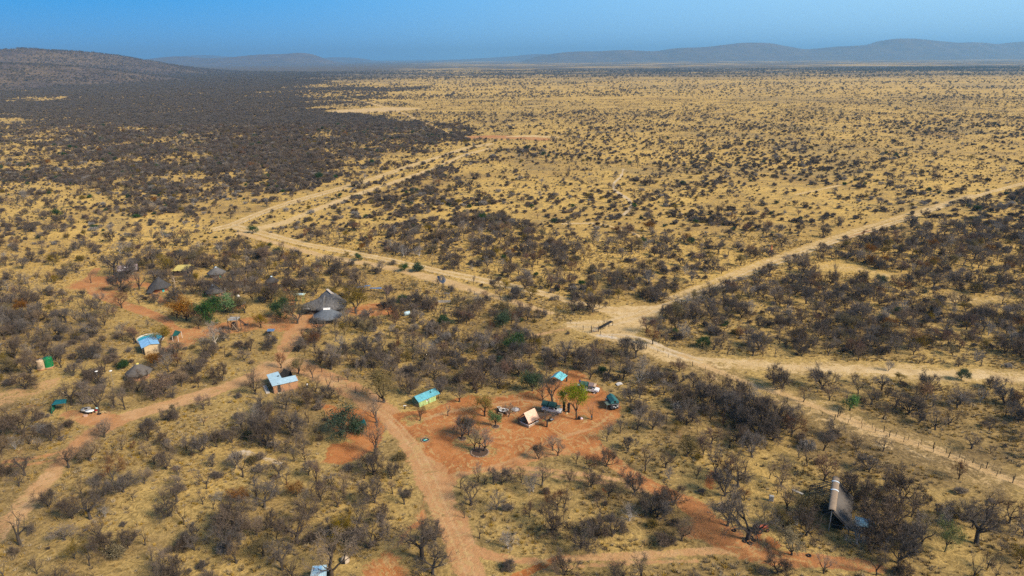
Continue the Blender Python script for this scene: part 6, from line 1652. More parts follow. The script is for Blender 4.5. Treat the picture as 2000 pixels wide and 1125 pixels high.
for a in (-.2, .2): q.tube((a, -.2, 0), (a, .22, 0.7), 0.02, n=6); q.tube((a, .2, 0), (a, -.2, 0.42), 0.02, n=6)
q.build('frame', STEEL, t)
p = P(1160, 768.5); t = thing('white_bowl', 'white bowl lying on the red sand by the back camper', 'bowl', p)
q = MB(); q.lathe([(0.01, 0.05), (0.2, 0.0), (0.32, 0.22), (0.28, 0.22), (0.01, 0.1)], 16); q.build('bowl', WHITE, t)
p = P(1163, 765); t = thing('crate', 'cream wooden crate at the nose of the back camper', 'crate', p, 0.4)
q = MB(); q.box(0, 0, 0.22, 0.7, 0.5, 0.4)
for k in range(3): q.box(0, -0.26, 0.09 + 0.14 * k, 0.74, 0.03, 0.1)
q.build('crate', TENTC, t)

# --- people ------------------------------------------------------------------------------------------
SKIN = mat('brown_skin', (0.12, 0.065, 0.045), var=0.1, scale=8, rough=0.6)
def person(u, v, rz, label, shirt, trousers, h=1.72, stride=0.12, arm=0.15):
    p = P(u, v); t = thing('person', label, 'person', p, rz); keep(p, 0.6); s = h / 1.72
    V = []; E = []; RAD = []
    def pt(x_, y_, z_, r, par=None):
        V.append((x_ * s, y_ * s, z_ * s)); RAD.append(r * s)
        if par is not None: E.append((par, len(V) - 1))
        return len(V) - 1
    pel = pt(0, 0, 0.95, .13); wa = pt(0, 0, 1.10, .115, pel); ch = pt(0, 0, 1.30, .135, wa); nk0 = pt(0, 0, 1.44, .085, ch); nk = pt(0, -0.01, 1.50, .055, nk0)
    hd = pt(0, -0.02, 1.58, .080, nk); hd2 = pt(0, -0.02, 1.66, .085, hd); pt(0, -0.01, 1.72, .05, hd2); pt(0, -0.105, 1.60, .018, hd)     # nose
    for sd in (-1, 1):
        pt(sd * 0.085, 0, 1.61, .022, hd)                                                   # ear
        hp = pt(sd * 0.09, 0, 0.90, .10, pel); kn = pt(sd * 0.10, -stride * sd * 0.5 - 0.02, 0.50, .065, hp); an = pt(sd * 0.10, stride * -sd, 0.09, .042, kn); he = pt(sd * 0.10, stride * -sd + 0.03, 0.035, .04, an); pt(sd * 0.11, stride * -sd - 0.16, 0.03, .032, he)
        sh = pt(sd * 0.17, 0, 1.41, .062, nk0); el = pt(sd * (0.21 + arm * 0.4), stride * sd * 0.4, 1.13, .045, sh); wr = pt(sd * (0.20 + arm * 0.2), stride * sd * 0.4 - 0.12 - arm * 0.3, 0.92, .030, el); pm = pt(sd * (0.20 + arm * 0.2), stride * sd * 0.4 - 0.16 - arm * 0.3, 0.85, .032, wr)
        bx, by = sd * (0.20 + arm * 0.2), stride * sd * 0.4 - 0.16 - arm * 0.3
        for k in range(4):
            f1 = pt(bx + 0.004, by - 0.035 + k * 0.022, 0.80, .0095, pm); pt(bx - sd * 0.012, by - 0.038 + k * 0.022, 0.765 + 0.006 * abs(k - 1), .008, f1)
        pt(bx - sd * 0.03, by - 0.045, 0.82, .010, pm)
    me = bpy.data.meshes.new('body'); me.from_pydata(V, E, [])
    b = link_mesh('body', me, SKIN, t)
    sk = b.modifiers.new('skin', 'SKIN'); sk.use_smooth_shade = True
    for i, r in enumerate(RAD): me.skin_vertices[0].data[i].radius = (r, r * (0.75 if i < 4 else 1.0))
    me.skin_vertices[0].data[0].use_root = True
    ss = b.modifiers.new('sub', 'SUBSURF'); ss.levels = 1; ss.render_levels = 2
    def cloth(name, rows, mtl, parts):
        q = MB()
        for pts_, rad in parts: q.path([tuple(c_ * s for c_ in a) for a in pts_], [r * s for r in rad], 12)
        o = q.build(name, mtl, t); return o
    st = stride
    cloth('shirt', None, shirt, [([(0, 0, 0.90), (0, 0, 1.10), (0, 0, 1.30), (0, 0, 1.46)], [.185, .165, .185, .09])] + [([(sd * 0.15, 0, 1.41), (sd * (0.21 + arm * 0.4), st * sd * 0.4, 1.13)], [.09, .075]) for sd in (-1, 1)])
    cloth('trousers', None, trousers, [([(0, 0, 0.99), (0, 0, 0.86)], [.17, .17])] + [([(sd * 0.085, 0, 0.90), (sd * 0.10, -st * sd * 0.5 - 0.02, 0.50), (sd * 0.10, -st * sd, 0.10)], [.115, .085, .065]) for sd in (-1, 1)])
    q = MB(); q.lathe([(0.105 * s, 1.60 * s), (0.115 * s, 1.67 * s), (0.09 * s, 1.75 * s), (0.01, 1.785 * s)], 14, cy=0.012); q.build('hair', BLACK, t)
    q = MB()
    for sd in (-1, 1): q.lathe([(0.01, 1.628 * s), (0.014, 1.62 * s), (0.01, 1.612 * s)], 8, cx=sd * 0.034, cy=-0.098)
    q.build('eye', WHITE, t)
    q = MB(); q.box(0, -0.094 * s, 1.545 * s, 0.05, 0.02, 0.012); q.build('mouth', mat('lips', (0.16, 0.05, 0.04)), t)
    return t
person(600.5, 758.5, R(70), 'person in a white shirt and dark trousers walking by the brick building', mat('white_shirt', (0.70, 0.70, 0.70)), mat('dark_trousers', (0.02, 0.02, 0.025)), 1.75, 0.16)
person(1132.5, 752, R(-40), 'person in a bright blue shirt standing behind the pale blue table', mat('bright_blue_shirt', (0.01, 0.05, 0.42)), mat('navy_trousers', (0.02, 0.025, 0.06)), 1.75, 0.04)
# ------------------------------------------------------------------ trees and bushes one can tell apart
FAM = {'vase': 'bare_tree', 'round': 'bare_tree', 'umbrella': 'bare_tree', 'sparse': 'bare_tree', 'dense': 'bare_tree', 'rusty': 'bare_tree', 'ashy': 'bare_tree',
       'olive': 'leafy_tree', 'brown': 'leafy_tree', 'green': 'green_tree', 'lime': 'green_tree', 'fresh': 'green_tree',
       'bush': 'thorn_bush', 'bushd': 'thorn_bush', 'busha': 'thorn_bush', 'busho': 'leafy_bush', 'bushg': 'leafy_bush'}
LOOK = {'vase': 'vase-shaped bare', 'round': 'round-topped bare', 'umbrella': 'dark flat-topped bare', 'sparse': 'thin open bare', 'dense': 'dark dense-twigged', 'rusty': 'rusty-brown bare',
        'ashy': 'ash-grey dead', 'olive': 'dry olive-leaved', 'brown': 'dry brown-leaved', 'green': 'dark green', 'lime': 'lime-green', 'fresh': 'fresh green',
        'bush': 'low grey-brown', 'bushd': 'low dark', 'busha': 'pale grey', 'busho': 'olive-leaved', 'bushg': 'dark green'}
# photo base point, height in photo px, kind, (own label)
HAND = [
 (135,914,36,'umbrella'),(75,880,26,'vase'),(115,859,26,'vase'),(205,854,32,'round'),(289,861,32,'dense'),(330,882,22,'round'),(394,886,36,'dense'),(399,832,24,'sparse'),
 (325,917,30,'dense'),(390,947,30,'sparse'),(404,955,36,'sparse'),(475,932,50,'sparse'),(219,940,42,'rusty'),(159,965,30,'vase'),(195,977,32,'dense'),(97,992,34,'dense'),
 (177,1014,42,'umbrella'),(37,950,30,'vase'),(260,979,24,'sparse'),(322,986,34,'vase'),(346,980,30,'umbrella'),(40,1064,74,'sparse','tall open bare tree with spreading limbs at the bottom-left edge'),
 (197,1057,44,'vase'),(447,1067,58,'dense'),(457,1032,52,'dense'),(360,1025,38,'sparse'),(205,1010,20,'ashy'),(559,885,27,'round'),(595,886,33,'round'),(459,896,20,'sparse'),
 (415,912,20,'round'),(560,947,35,'sparse'),(617,944,42,'rusty'),(646,951,27,'vase'),
 (517,992,37,'umbrella','dark umbrella-crowned bare tree alone on the left foreground grass'),
 (581,1062,44,'umbrella','second umbrella-crowned bare tree, straight trunk, above the blue roof'),
 (542,1057,33,'vase'),(601,1015,42,'round'),(660,990,42,'vase'),(447,1082,46,'umbrella'),(462,1100,40,'vase'),(722,1071,48,'dense'),(702,1022,42,'vase'),(745,1020,30,'dense'),
 (647,1126,74,'vase','big spreading bare tree beside the blue sheet-metal roof'),
 (733,886,62,'vase','big dark bare tree with heavy limbs beside the teal shade net'),
 (736,826,46,'vase','bare tree growing right beside the teal shade net, behind the big one'),
 (712,935,36,'sparse'),(730,927,38,'dense'),(765,935,27,'dense'),(732,982,44,'dense'),(767,965,27,'vase'),(825,1092,54,'umbrella'),(850,1055,32,'dense'),(845,1122,40,'umbrella'),
 (934,941,34,'vase'),(900,954,32,'sparse'),(947,946,20,'sparse'),(964,946,28,'vase'),(980,946,29,'dense'),(920,987,33,'umbrella'),(907,1012,24,'sparse'),(937,1052,32,'sparse'),
 (992,1071,29,'ashy'),(1090,997,42,'rusty'),(1102,992,34,'vase'),(1080,1040,44,'dense'),(1134,1070,44,'dense'),(1166,1050,32,'dense'),(1111,942,24,'round'),(1155,952,30,'dense'),
 (1150,976,22,'sparse'),(1172,1007,32,'sparse'),(1059,949,38,'vase'),(1041,960,36,'ashy'),(1126,906,24,'vase'),(1150,916,30,'rusty'),(1185,911,30,'dense'),(1052,897,24,'dense'),
 (1080,880,28,'vase'),(1090,890,32,'vase'),(1186,862,34,'vase'),(1211,846,28,'vase'),(1245,840,42,'vase'),(1260,922,48,'sparse'),(1305,935,22,'ashy'),
 (1397,925,54,'vase','broad dark bare tree on the red patch left of the thatched barn'),
 (1420,940,44,'rusty'),(1442,951,54,'vase'),(1537,995,48,'vase'),(1239,965,38,'dense'),(1272,1005,44,'dense'),(1284,1012,34,'dense'),(1315,987,36,'dense'),(1229,1017,28,'ashy'),
 (1420,1027,50,'vase'),(1460,1052,76,'round','largest grey round-topped bare tree, ringed with tyres, left of the barn'),
 (1196,1048,36,'dense'),(1165,1050,30,'dense'),(1609,939,46,'rusty'),(1645,952,32,'vase'),(1660,957,28,'sparse'),(1697,922,31,'dense'),(1729,937,30,'vase'),(1760,982,56,'dense'),
 (1717,1064,66,'dense','dark dense tree hiding the right end of the blue shed roof'),
 (1672,1062,44,'ashy','grey dead tree standing before the blue shed by the barn'),
 (1797,1065,56,'vase'),(1757,1100,52,'dense'),(1907,1062,66,'umbrella','big dark flat-topped tree on the slope near the right edge'),
 (1935,1000,40,'vase'),(1925,987,36,'sparse'),(1872,936,34,'rusty'),(1712,1124,50,'vase'),(1609,1120,36,'vase'),(1546,1084,38,'olive'),(1724,882,28,'vase'),(1672,882,31,'vase'),(1609,880,38,'vase'),
 (1845,1078,52,'lime','leaning lime-green tree right of the thatched barn'),
 (1583,1006,38,'olive','dry olive-leaved tree half covering the rafters of the barn'),(1625,1020,30,'dense'),(1575,1045,40,'dense'),
 (1569,785,30,'vase'),(1636,815,27,'sparse'),(1676,770,31,'vase'),(1726,819,32,'vase'),(1775,810,37,'dense'),(1701,791,27,'umbrella'),(1795,827,22,'dense'),(1722,762,25,'umbrella'),
 (1620,782,33,'vase'),(1605,760,39,'dense'),(1527,760,35,'dense'),(1510,750,36,'dense'),(1812,762,33,'dense'),(1897,877,28,'umbrella'),(1795,710,21,'vase'),(1827,840,42,'vase'),(1735,725,20,'ashy'),
 (1877,742,21,'green','small dark green tree on the straw track near the right edge'),
 (1660,802,31,'fresh','thin tree with a small green tuft top by the fence road'),
 (1372,678,20,'green','rounded dark green tree at the edge of the pale junction'),
 (1068,834,27,'umbrella','small stubby tree carrying a washing-up basin in the camp'),
 (993,814,25,'round','small bare tree between the stone counter and the ash ring'),
 (968,832,27,'fresh','little fresh green tree in a round bed in the camp'),
 (947,813,40,'olive','dry olive tree left of the stone counter in the camp'),
 (668,850,44,'green','broad dark green tree beside the teal shade net'),
 (700,846,20,'bushg'),(1126,820,66,'lime','tall lime-green tree between the campers'),
 (1079,786,52,'vase','dark brown bare tree behind the campers tent in the camp'),(1060,784,28,'vase'),
 (1040,764,36,'green','dark green tree at the back edge of the camp'),(875,812,27,'sparse'),(898,785,34,'vase'),(930,768,46,'dense'),(945,740,40,'dense'),
 (928,880,42,'vase','first of three slim trees in the stone-ringed bed'),(937,884,46,'sparse','middle slim tree in the stone-ringed bed'),(947,881,42,'vase','third slim tree in the stone-ringed bed, farthest right'),
 (903,856,36,'dense'),(915,850,34,'olive'),(1152,741,42,'vase'),(1107,745,34,'sparse'),(1190,735,34,'vase'),(1217,742,38,'vase'),(1150,722,36,'dense'),(1248,750,40,'ashy'),
 (1156,820,30,'sparse','thin bare sapling holding a light blue tap can'),
 (750,786,54,'olive','big dry olive-leaved tree left of the turquoise-roofed cabin'),(800,770,34,'dense'),(860,770,30,'dense'),(820,822,28,'rusty'),
 (549,719,28,'rusty','small purplish bare tree in the fork of the driveway'),(583,730,32,'olive','olive tree in the fork of the driveway'),(611,738,28,'vase'),(563,735,20,'vase'),(647,722,48,'vase'),(680,742,22,'vase'),
 (617,765,30,'vase'),(600,790,32,'dense'),(578,810,24,'sparse'),(645,780,26,'dense'),(662,783,28,'vase'),(625,800,26,'sparse'),(572,850,44,'dense'),(560,800,44,'round'),(520,870,46,'dense'),(536,880,34,'sparse'),
 (510,640,27,'olive','low wide olive-leaved tree on the red yard'),(581,632,42,'olive','slim olive tree left of the blue-grey thatched shelter'),(548,620,34,'green','dark green tree at the edge of the red lodge yard'),
 (412,630,46,'green','wide green tree clump in front of the huts'),(365,626,46,'brown','wide brown-leaved tree in front of the huts'),(392,630,30,'brown'),
 (455,612,34,'fresh','bright green tree beside the steep grey cone hut'),(388,642,24,'olive'),
 (326,533,36,'olive','pale olive tree left of the yellow-roofed house'),(695,612,52,'olive','olive tree at the right end of the great thatched lodge'),
 (530,590,40,'dense'),(518,592,30,'olive'),(478,612,34,'olive'),(435,600,34,'ashy'),(440,575,34,'umbrella'),(455,562,30,'umbrella'),(400,575,28,'dense'),(345,590,30,'dense'),
 (235,566,34,'dense'),(272,566,40,'vase'),(238,602,32,'rusty'),(250,545,34,'dense'),(300,520,34,'umbrella'),(225,537,38,'umbrella'),(272,595,26,'sparse'),(178,553,26,'sparse'),
 (314,676,36,'olive','olive tree between the blue-roofed house and the green shade net'),(262,672,36,'rusty'),(420,672,40,'ashy'),(405,692,28,'dense'),(438,666,22,'dense'),
 (192,805,58,'vase','tall twin-stemmed bare tree behind the stone table'),(140,791,40,'umbrella','flat-topped bare tree at the end of the green canvas shelter'),
 (223,796,36,'vase'),(244,800,44,'vase'),(163,790,26,'dense'),(330,727,34,'vase'),(308,748,26,'sparse'),(355,755,32,'vase'),(388,757,24,'sparse'),(290,772,26,'dense'),(268,765,34,'dense'),
 (120,718,46,'vase'),(205,727,36,'vase'),(60,730,34,'dense'),(30,700,40,'dense'),(50,760,30,'dense'),(100,862,30,'dense'),(45,850,50,'dense'),
 (866,640,24,'green'),(982,640,30,'green','green acacia inside the thicket below the windmill'),(1005,690,34,'green'),
 (790,530,16,'green','small round green bush-tree left of the windmill'),(815,530,16,'bushg'),(700,509,13,'green','small green tree beside the wide track'),(527,484,10,'green'),(495,455,14,'green'),
 (1720,557,20,'green','flat green acacia alone on the pale clearing at right'),(1030,293,9,'green'),(1258,478,12,'green'),(1350,477,13,'green'),(540,497,13,'green'),
 (1148,600,34,'vase'),(1120,612,30,'dense'),(1158,610,32,'dense'),(1178,643,28,'sparse'),(1262,650,30,'rusty'),(1286,648,32,'vase'),(1297,628,28,'dense'),(1275,672,28,'rusty'),(1332,662,28,'ashy'),(1385,668,40,'vase'),(1365,605,18,'umbrella'),(1355,640,14,'sparse'),
 (1395,800,40,'dense'),(1430,815,46,'dense'),(1460,822,48,'dense'),(1490,830,46,'dense'),(1520,838,44,'dense'),(1545,852,40,'rusty'),(1478,850,44,'dense'),(1445,838,40,'dense'),(1510,860,40,'dense'),(1555,825,36,'vase'),(1350,795,36,'dense'),(1320,800,34,'vase'),
 (577,600,30,'olive'),(688,592,38,'dense'),(618,573,30,'olive'),(655,566,28,'dense'),(590,572,26,'dense'),(682,576,30,'vase'),(572,575,30,'dense'),(556,600,30,'olive'),
 (854,578,12,'vase'),(1662,985,50,'dense'),(1692,1002,54,'dense'),(1560,1012,38,'olive'),(1746,1032,58,'dense'),(1698,1078,46,'dense'),(1780,1010,44,'vase'),(1530,1035,34,'olive'),(755,585,22,'rusty'),(976,580,18,'rusty'),(1005,585,24,'bushd'),(1025,565,26,'dense'),
 (700,560,30,'dense'),(765,606,26,'dense'),(788,590,14,'bushg'),
]
TREES = []
for e in HAND:
    u, v, hp, kd = e[:4]
    p = P(u, v)
    if len(e) > 4 and kd in ('green', 'lime', 'fresh', 'olive', 'brown'): keep(p, 2.6 if hp > 35 else 1.4)
    TREES.append(dict(x=p.x, y=p.y, h=hm(u, v, hp) * 1.08, kind=kd, label=e[4] if len(e) > 4 else None, hand=True))
n_hand = len(TREES)

NEARY = 350.0
def free(x, y, rad=1.6):
    k = np.ones(len(x), bool)
    for (ex, ey, er) in EXC: k &= (x - ex) ** 2 + (y - ey) ** 2 > (er + rad) ** 2
    return k
def seen_over(x, y):
    """keep sight lines to the small built things open: nothing tall right in front of them"""
    k = np.ones(len(x), bool)
    for (ex, ey, er) in SIGHT:
        dxy = math.hypot(ex, ey); ux, uy = ex / dxy, ey / dxy
        al = x * ux + y * uy - dxy; ac = np.abs(-x * uy + y * ux)
        k &= ~((al < 0) & (al > -9) & (ac < er))
    return k
x, y = cand(60000, 86, NEARY); d0 = 1 / (1.6 * 1.25 * 1.03 * 0.5 * (NEARY ** 2 - 86 ** 2)) * 60000
db, dt = density(x, y)
D, _ = track_field(x, y)
k = (rng.random(len(x)) < dt * (0.35 + 0.9 * clumpy(x, y, 16, 0.32, 0.62)) / (15.0 * d0)) & (D < 0.2) & free(x, y, 2.0) & seen_over(x, y)
x, y = x[k], y[k]
hx_ = np.array([t_['x'] for t_ in TREES]); hy_ = np.array([t_['y'] for t_ in TREES])
k = np.array([((hx_ - a) ** 2 + (hy_ - b) ** 2).min() > 3.4 ** 2 for a, b in zip(x, y)])
x, y = x[k], y[k]; k = thin(x, y, 2.6); x, y = x[k], y[k]
kinds = ['vase', 'round', 'dense', 'sparse', 'umbrella', 'rusty', 'ashy', 'olive', 'brown']
pk = np.array([.22, .16, .21, .15, .06, .07, .04, .07, .02])
for a, b in zip(x, y):
    TREES.append(dict(x=a, y=b, h=float(np.clip(rng.normal(4.2, 0.9), 2.2, 6.4)), kind=str(rng.choice(kinds, p=pk)), label=None, hand=False))

BUSH = []
x, y = cand(60000, 86, NEARY)
db, dt = density(x, y)
D, _ = track_field(x, y)
k = (rng.random(len(x)) < (0.05 + db) * (0.15 + 1.0 * clumpy(x, y, 12, 0.35, 0.62)) / (20.0 * d0)) & (D < 0.2) & free(x, y, 0.8) & seen_over(x, y)
x, y = x[k], y[k]; k = thin(x, y, 1.7); x, y = x[k], y[k]
for a, b in zip(x, y):
    BUSH.append(dict(x=a, y=b, h=float(np.clip(rng.normal(1.5, 0.55), 0.5, 3.0)), kind=str(rng.choice(['bush', 'bushd', 'busha', 'busho', 'bushg'], p=[.45, .36, .09, .07, .03])), label=None, hand=False))
for t_ in [q for q in TREES if q['kind'].startswith('bush')]: BUSH.append(t_); TREES.remove(t_)
print('near trees', len(TREES), 'bushes', len(BUSH))

MARKS = [('the brick building', 545, 762), ('the turquoise-roofed cabin', 832, 785), ('the blue-roofed pale house', 296, 686), ('the round pool', 294, 664), ('the lookout tower', 458, 648),
 ('the great thatched lodge', 645, 605), ('the blue-grey thatched shelter', 640, 626), ('the windmill', 866, 588), ('the green water tank', 96, 718), ('the green canvas shelter', 118, 803),
 ('the stone table', 172, 806), ('the yellow-roofed house', 352, 537), ('the mauve-roofed shed', 250, 539), ('the largest thatched hut', 313, 567), ('the steep grey hut', 468, 600),
 ('the yellow-capped hut', 273, 737), ('the pink-roofed garden hut', 1040, 832), ('the stone cooking counter', 978, 804), ('the teal-tented camper', 1194, 793), ('the thatched barn', 1618, 1030),
 ('the blue-roofed shed', 1688, 1040), ('the tyre-ringed grey tree', 1460, 1052), ('the farm gate', 1162, 650), ('the black brush pile', 753, 597), ('the loose metal sheet', 1210, 752),
 ('the white fridge', 1552, 1024), ('the clay oven', 674, 1096), ('the chalky white patch', 500, 890), ('the turquoise camp shelter', 1096, 752), ('the stone-ringed tree bed', 937, 883),
 ('the fork below the lodge', 560, 715), ('the teal shade net', 706, 842), ('the old tractor', 1486, 1037), ('the leaning lime-green tree', 1845, 1078), ('the dark red diagonal strip', 1060, 1104),
 ('the metal drum', 795, 616), ('the straw track junction', 1360, 703), ('the mottled red patch', 800, 1010), ('the loop road bend', 1370, 1010), ('the straw pool of sand at right', 1900, 735)]
MXY = [(nm, P(u, v)) for nm, u, v in MARKS]
ORD = ['', 'second ', 'third ', 'fourth ', 'fifth ', 'sixth ', 'seventh ', 'eighth ', 'ninth ', 'tenth ', 'eleventh ', 'twelfth ', 'thirteenth ', 'fourteenth ']
def label_set(items, noun, gname):
    """own label where given; else its look and how near it stands to the closest landmark, counted among all of that look"""
    cls = {}
    for t_ in items:
        t_['group'] = gname
        size = 'tall ' if t_['h'] > 5.0 else ('small ' if t_['h'] < 3.5 else '')
        if noun == 'bush': size = 'big ' if t_['h'] > 1.9 else ('tiny ' if t_['h'] < 1.05 else '')
        cls.setdefault('%s%s %s' % (size, LOOK[t_['kind']], noun), []).append(t_)
    for lk, L in cls.items():
        xs = np.array([q['x'] for q in L]); ys = np.array([q['y'] for q in L])
        rank = np.stack([np.argsort(np.argsort(np.hypot(xs - p.x, ys - p.y))) for _, p in MXY], 1)
        dist = np.stack([np.hypot(xs - p.x, ys - p.y) for _, p in MXY], 1)
        for i, t_ in enumerate(L):
            if t_['label']: continue
            j = int(np.argmin(rank[i] * 40 + dist[i])); r_k = int(rank[i, j]); nm, p = MXY[j]
            d = Vector((t_['x'] - p.x, t_['y'] - p.y)); al = Vector((p.x, p.y)).normalized(); f = d.dot(al); sd_ = d.x * al.y - d.y * al.x
            side = ('behind it' if f > 0 else 'in front of it') if abs(f) > abs(sd_) * 1.3 else ('on its right' if sd_ > 0 else 'on its left')
            w_ = ORD[r_k] if r_k < len(ORD) else '%dth ' % (r_k + 1)
            t_['label'] = '%s %snearest %s, %s' % (lk, w_, nm, side)
            if len(t_['label'].split()) > 16: t_['label'] = '%s %snearest %s' % (lk, w_, nm)

def size_seen(t_): return t_['h'] / math.sqrt(t_['x'] ** 2 + t_['y'] ** 2 + CAM_H ** 2)
MEMO = {}
def place(t_, name, parts=True):
    L = KIND[t_['kind']]; i = int(rng.integers(len(L))); a, b, j, H, W = L[i]
    s = t_['h'] / H; wf = float(rng.uniform(0.85, 1.2)); rz = float(rng.uniform(0, 6.28))
    key = (name, t_['kind'], i)
    if parts:
        if key not in MEMO:
            e = thing(name, None, None)
            for me, nm in ((a, 'trunk'), (b, 'crown')):
                q = bpy.data.objects.new(nm, me); C.objects.link(q); q.parent = e
            MEMO[key] = e
        else: e = copy_tree(MEMO[key])
    else:
        e = bpy.data.objects.new(name, j); C.objects.link(e)
    e.location = (t_['x'], t_['y'], 0); e.rotation_euler = (0, 0, rz); e.scale = (s * wf, s * wf, s)
    return tag(e, t_['label'], 'bush' if 'bush' in name else 'tree', t_['group'])

bare = sorted([q for q in TREES if FAM[q['kind']] == 'bare_tree'], key=lambda q: -size_seen(q) - (0.02 if q['hand'] else 0))
one, rest_t = bare[:300], bare[300:]
label_set(one, 'tree', 'bare thorn trees of the foreground')
for q in one: place(q, 'bare_tree')
for fam, nm in (('leafy_tree', 'dry-leaved trees'), ('green_tree', 'green-leaved trees')):
    L = [q for q in TREES if FAM[q['kind']] == fam]
    label_set(L, 'tree', nm)
    for q in L: place(q, fam)
tb = sorted([q for q in BUSH if FAM[q['kind']] == 'thorn_bush'], key=lambda q: -size_seen(q))
oneb, rest_b = tb[:300], tb[300:]
label_set(oneb, 'bush', 'low thorn bushes of the foreground')
for q in oneb: place(q, 'thorn_bush', False)
L = sorted([q for q in BUSH if FAM[q['kind']] == 'leafy_bush'], key=lambda q: -size_seen(q))[:150]
label_set(L, 'bush', 'leafy bushes'); 
for q in L: place(q, 'leafy_bush', False)

# ------------------------------------------------------------------ the uncounted rest of the bush
TK = ['vase', 'round', 'dense', 'sparse', 'umbrella', 'rusty', 'ashy', 'olive', 'brown', 'green']
TMESH = [(k_, e[2], e[3]) for k_ in TK for e in KIND[k_]]
tcol = proto_collection('bush_tree', [q[1] for q in TMESH]); tidx = {}
for i, q in enumerate(TMESH): tidx.setdefault(q[0], []).append(i)
BK = ['bush', 'bushd', 'busha', 'busho', 'bushg']
BMESH = [(k_, e[2], e[3]) for k_ in BK for e in KIND[k_]]
bcol = proto_collection('bush_shrub', [q[1] for q in BMESH]); bidx = {}
for i, q in enumerate(BMESH): bidx.setdefault(q[0], []).append(i)
fcol = proto_collection('far_bush', [e[2] for e in KIND['farbush']] + [e[2] for e in KIND['fartree']])

def emit(name, label, cat, col, mesh, idxmap, kd, x, y, h):
    H = np.array([mesh[idxmap[k_][0]][2] for k_ in kd]); s = h / H
    wf = rng.uniform(0.85, 1.25, len(x))
    ix = np.array([idxmap[k_][int(rng.integers(len(idxmap[k_])))] for k_ in kd])
    return scatter(name, label, cat, col, np.stack([x, y, np.zeros(len(x))], 1), np.stack([s * wf, s * wf, s], 1), ix)

# trees
kx = [q['kind'] for q in rest_t]; xx = np.array([q['x'] for q in rest_t]); yy = np.array([q['y'] for q in rest_t]); hh = np.array([q['h'] for q in rest_t])
MIDY = 950.0
NC = 260000
x, y = cand(NC, NEARY, MIDY); d0 = NC / (1.6 * 1.03 * 0.5 * (MIDY ** 2 - NEARY ** 2))
db, dt = density(x, y); D, _ = track_field(x, y)
k = (rng.random(len(x)) < dt * (0.12 + 0.8 * clumpy(x, y, 24, 0.43, 0.62) + 1.1 * clumpy(x, y, 95, 0.50, 0.64)) / (30.0 * d0)) & (D < 0.43) & free(x, y, 2.0)
x, y = x[k], y[k]
pm = np.array([.22, .17, .27, .13, .12, .03, .02, .025, .005, .01])
kd = list(rng.choice(TK, len(x), p=pm))
emit('woodland', 'grey-brown leafless thorn woodland spread over the middle distance', 'woodland', tcol, TMESH, tidx,
     kx + kd, np.concatenate([xx, x]), np.concatenate([yy, y]), np.concatenate([hh, np.clip(rng.normal(3.4, 1.0, len(x)), 1.5, 6.2)]))
n1 = len(x) + len(xx)
# shrubs
kx = [q['kind'] for q in rest_b]; xx = np.array([q['x'] for q in rest_b]); yy = np.array([q['y'] for q in rest_b]); hh = np.array([q['h'] for q in rest_b])
x, y = cand(NC, NEARY, MIDY)
db, dt = density(x, y); D, _ = track_field(x, y)
k = (rng.random(len(x)) < (0.05 + db) * (0.08 + 0.9 * clumpy(x, y, 20, 0.43, 0.60) + 1.2 * clumpy(x, y, 80, 0.50, 0.64)) / (13.0 * d0)) & (D < 0.43)
x, y = x[k], y[k]
kd = list(rng.choice(BK, len(x), p=[.36, .46, .10, .05, .03]))
emit('scrub', 'low grey thorn scrub between the trees of the plain', 'scrub', bcol, BMESH, bidx,
     kx + kd, np.concatenate([xx, x]), np.concatenate([yy, y]), np.concatenate([hh, np.clip(rng.normal(1.5, 0.6, len(x)), 0.4, 3.0)]))
n2 = len(x) + len(xx)
# beyond
FX, FY, FS = [], [], []
for (a, b, npts, per, sc) in ((MIDY, 1700, 330000, 16.0, 0.82), (1700, 2900, 330000, 31.0, 1.05), (2900, 5200, 300000, 75.0, 1.45)):
    x, y = cand(npts, a, b); d0 = npts / (1.6 * 1.03 * 0.5 * (b ** 2 - a ** 2))
    db, dt = density(x, y)
    st = clumpy(x, y, 55, 0.42, 0.64) * 0.6 + clumpy(x * 0.42, y, 210, 0.48, 0.60) * 1.1
    D, _ = track_field(x, y)
    st = np.where(db > 0.9, np.maximum(st, 0.36 + 0.6 * clumpy(x, y, 38, 0.36, 0.62)), st)
    k = (rng.random(len(x)) < np.maximum(db, dt * 0.9) * (0.05 + 0.95 * st) / (per * d0)) & (D < 0.2)
    FX.append(x[k]); FY.append(y[k]); FS.append(np.full(k.sum(), sc) * rng.uniform(0.4, 1.35, k.sum()))
FX, FY, FS = np.concatenate(FX), np.concatenate(FY), np.concatenate(FS)
db, dt = density(FX, FY)
istree = rng.random(len(FX)) < np.where(db > 0.5, 0.12, 0.40)
ix = np.where(istree, 4 + rng.integers(0, 4, len(FX)), rng.integers(0, 4, len(FX)))
scatter('distant_bushland', 'dark bushland covering the plain towards the hills', 'bushland', fcol, np.stack([FX, FY, np.zeros(len(FX))], 1),
        np.stack([FS, FS, FS * rng.uniform(0.8, 1.1, len(FX))], 1), ix)
# on the hill
n = 90000
x = rng.uniform(-4200, -600, n); y = rng.uniform(1500, 5600, n); z = hill_z(x, y)
u, v = proj(x, y, z)
k = (z > -7) & (u > -60) & (u < 700) & (rng.random(n) < 0.25 + 0.75 * clumpy(x, y, 120, 0.35, 0.6))
x, y, z = x[k], y[k], z[k]; s = rng.uniform(0.8, 1.8, len(x))
scatter('hill_bush', 'dark bushes dotted over the reddish hill at left', 'bushes', fcol, np.stack([x, y, z - 0.3], 1), np.stack([s, s, s], 1), rng.integers(0, 8, len(x)))
print('woodland', n1, 'scrub', n2, 'far', len(FX), 'hill', len(x))

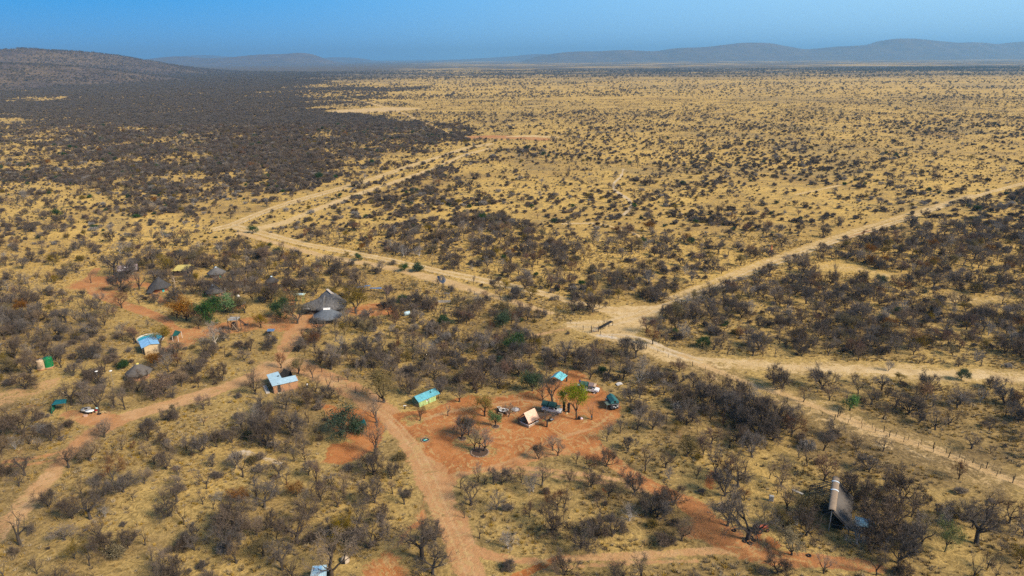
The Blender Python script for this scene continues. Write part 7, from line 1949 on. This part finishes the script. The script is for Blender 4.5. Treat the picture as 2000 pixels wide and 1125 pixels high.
# ------------------------------------------------------------------ knee-high shrublets of the open plain
x, y = cand(200000, 300, 1500)
D, _ = track_field(x, y)
k = (rng.random(len(x)) < 0.07 + 0.50 * clumpy(x, y, 30, 0.42, 0.66)) & (D < 0.45)
x, y = x[k], y[k]
kd = list(rng.choice(BK, len(x), p=[.42, .20, .18, .17, .03]))
emit('shrublets', 'knee-high grey and olive shrublets speckling the straw plain', 'shrublets', bcol, BMESH, bidx, kd, x, y, np.clip(rng.normal(0.62, 0.22, len(x)), 0.25, 1.2))
print('shrublets', len(x))

# ------------------------------------------------------------------ grass
def tuft(seed, n=16, h=0.6, sp=0.32):
    r = random.Random(seed); V = []; F = []
    for i in range(n):
        a = r.uniform(0, 6.28); q = r.uniform(0, sp * 0.6); b = Vector((math.cos(a) * q, math.sin(a) * q, -0.02))
        d = Vector((math.cos(a) * r.uniform(.1, .8), math.sin(a) * r.uniform(.1, .8), 1)).normalized()
        L_ = h * r.uniform(0.55, 1.1); wv = perp(d, r) * r.uniform(0.03, 0.06); o = len(V)
        V += [b - wv, b + wv, b + d * L_ + Vector((d.x, d.y, 0)) * L_ * 0.3]; F.append((o, o + 1, o + 2))
    return np_mesh('tuft', np.array([tuple(q) for q in V]), np.array(F))
GR = [mat('gold_grass', (0.345, 0.245, 0.100), var=0.25, scale=0.5, rand=0.22), mat('grey_grass', (0.235, 0.175, 0.090), var=0.25, scale=0.5, rand=0.25)]
tm = []
for i in range(6):
    q = tuft(i, 20, 0.55 + 0.08 * (i % 3)); q.materials.append(GR[0 if i < 4 else 1]); tm.append(q)
gcol = proto_collection('grass_tuft', tm)
x, y = cand(150000, 86, 330)
D, _ = track_field(x, y)
k = (rng.random(len(x)) < 0.12 + 0.75 * clumpy(x, y, 9, 0.38, 0.66)) & (D < 0.25) & free(x, y, -0.3)
x, y = x[k], y[k]; s = rng.uniform(0.6, 1.35, len(x))
scatter('dry_grass', 'tufts of dry straw-coloured grass between the trees', 'grass', gcol, np.stack([x, y, np.zeros(len(x))], 1), np.stack([s, s, s * rng.uniform(.7, 1.2, len(x))], 1), rng.integers(0, 6, len(x)))
print('grass', len(x))
# ------------------------------------------------------------------ the air
hz = MB(); hz.box(0, 21000, 300, 90000, 48000, 630)
air = bpy.data.materials.new('air'); air.use_nodes = True
t = air.node_tree; t.nodes.clear()
ao = t.nodes.new('ShaderNodeOutputMaterial'); pv = t.nodes.new('ShaderNodeVolumePrincipled')
pv.inputs['Color'].default_value = (0.24, 0.53, 0.83, 1)
pv.inputs['Density'].default_value = 6.2e-5
pv.inputs['Anisotropy'].default_value = 0.2
t.links.new(pv.outputs[0], ao.inputs['Volume'])
haze = hz.build('haze', air)
tag(haze, 'blue haze fading the distant hills', 'haze', kind='stuff')
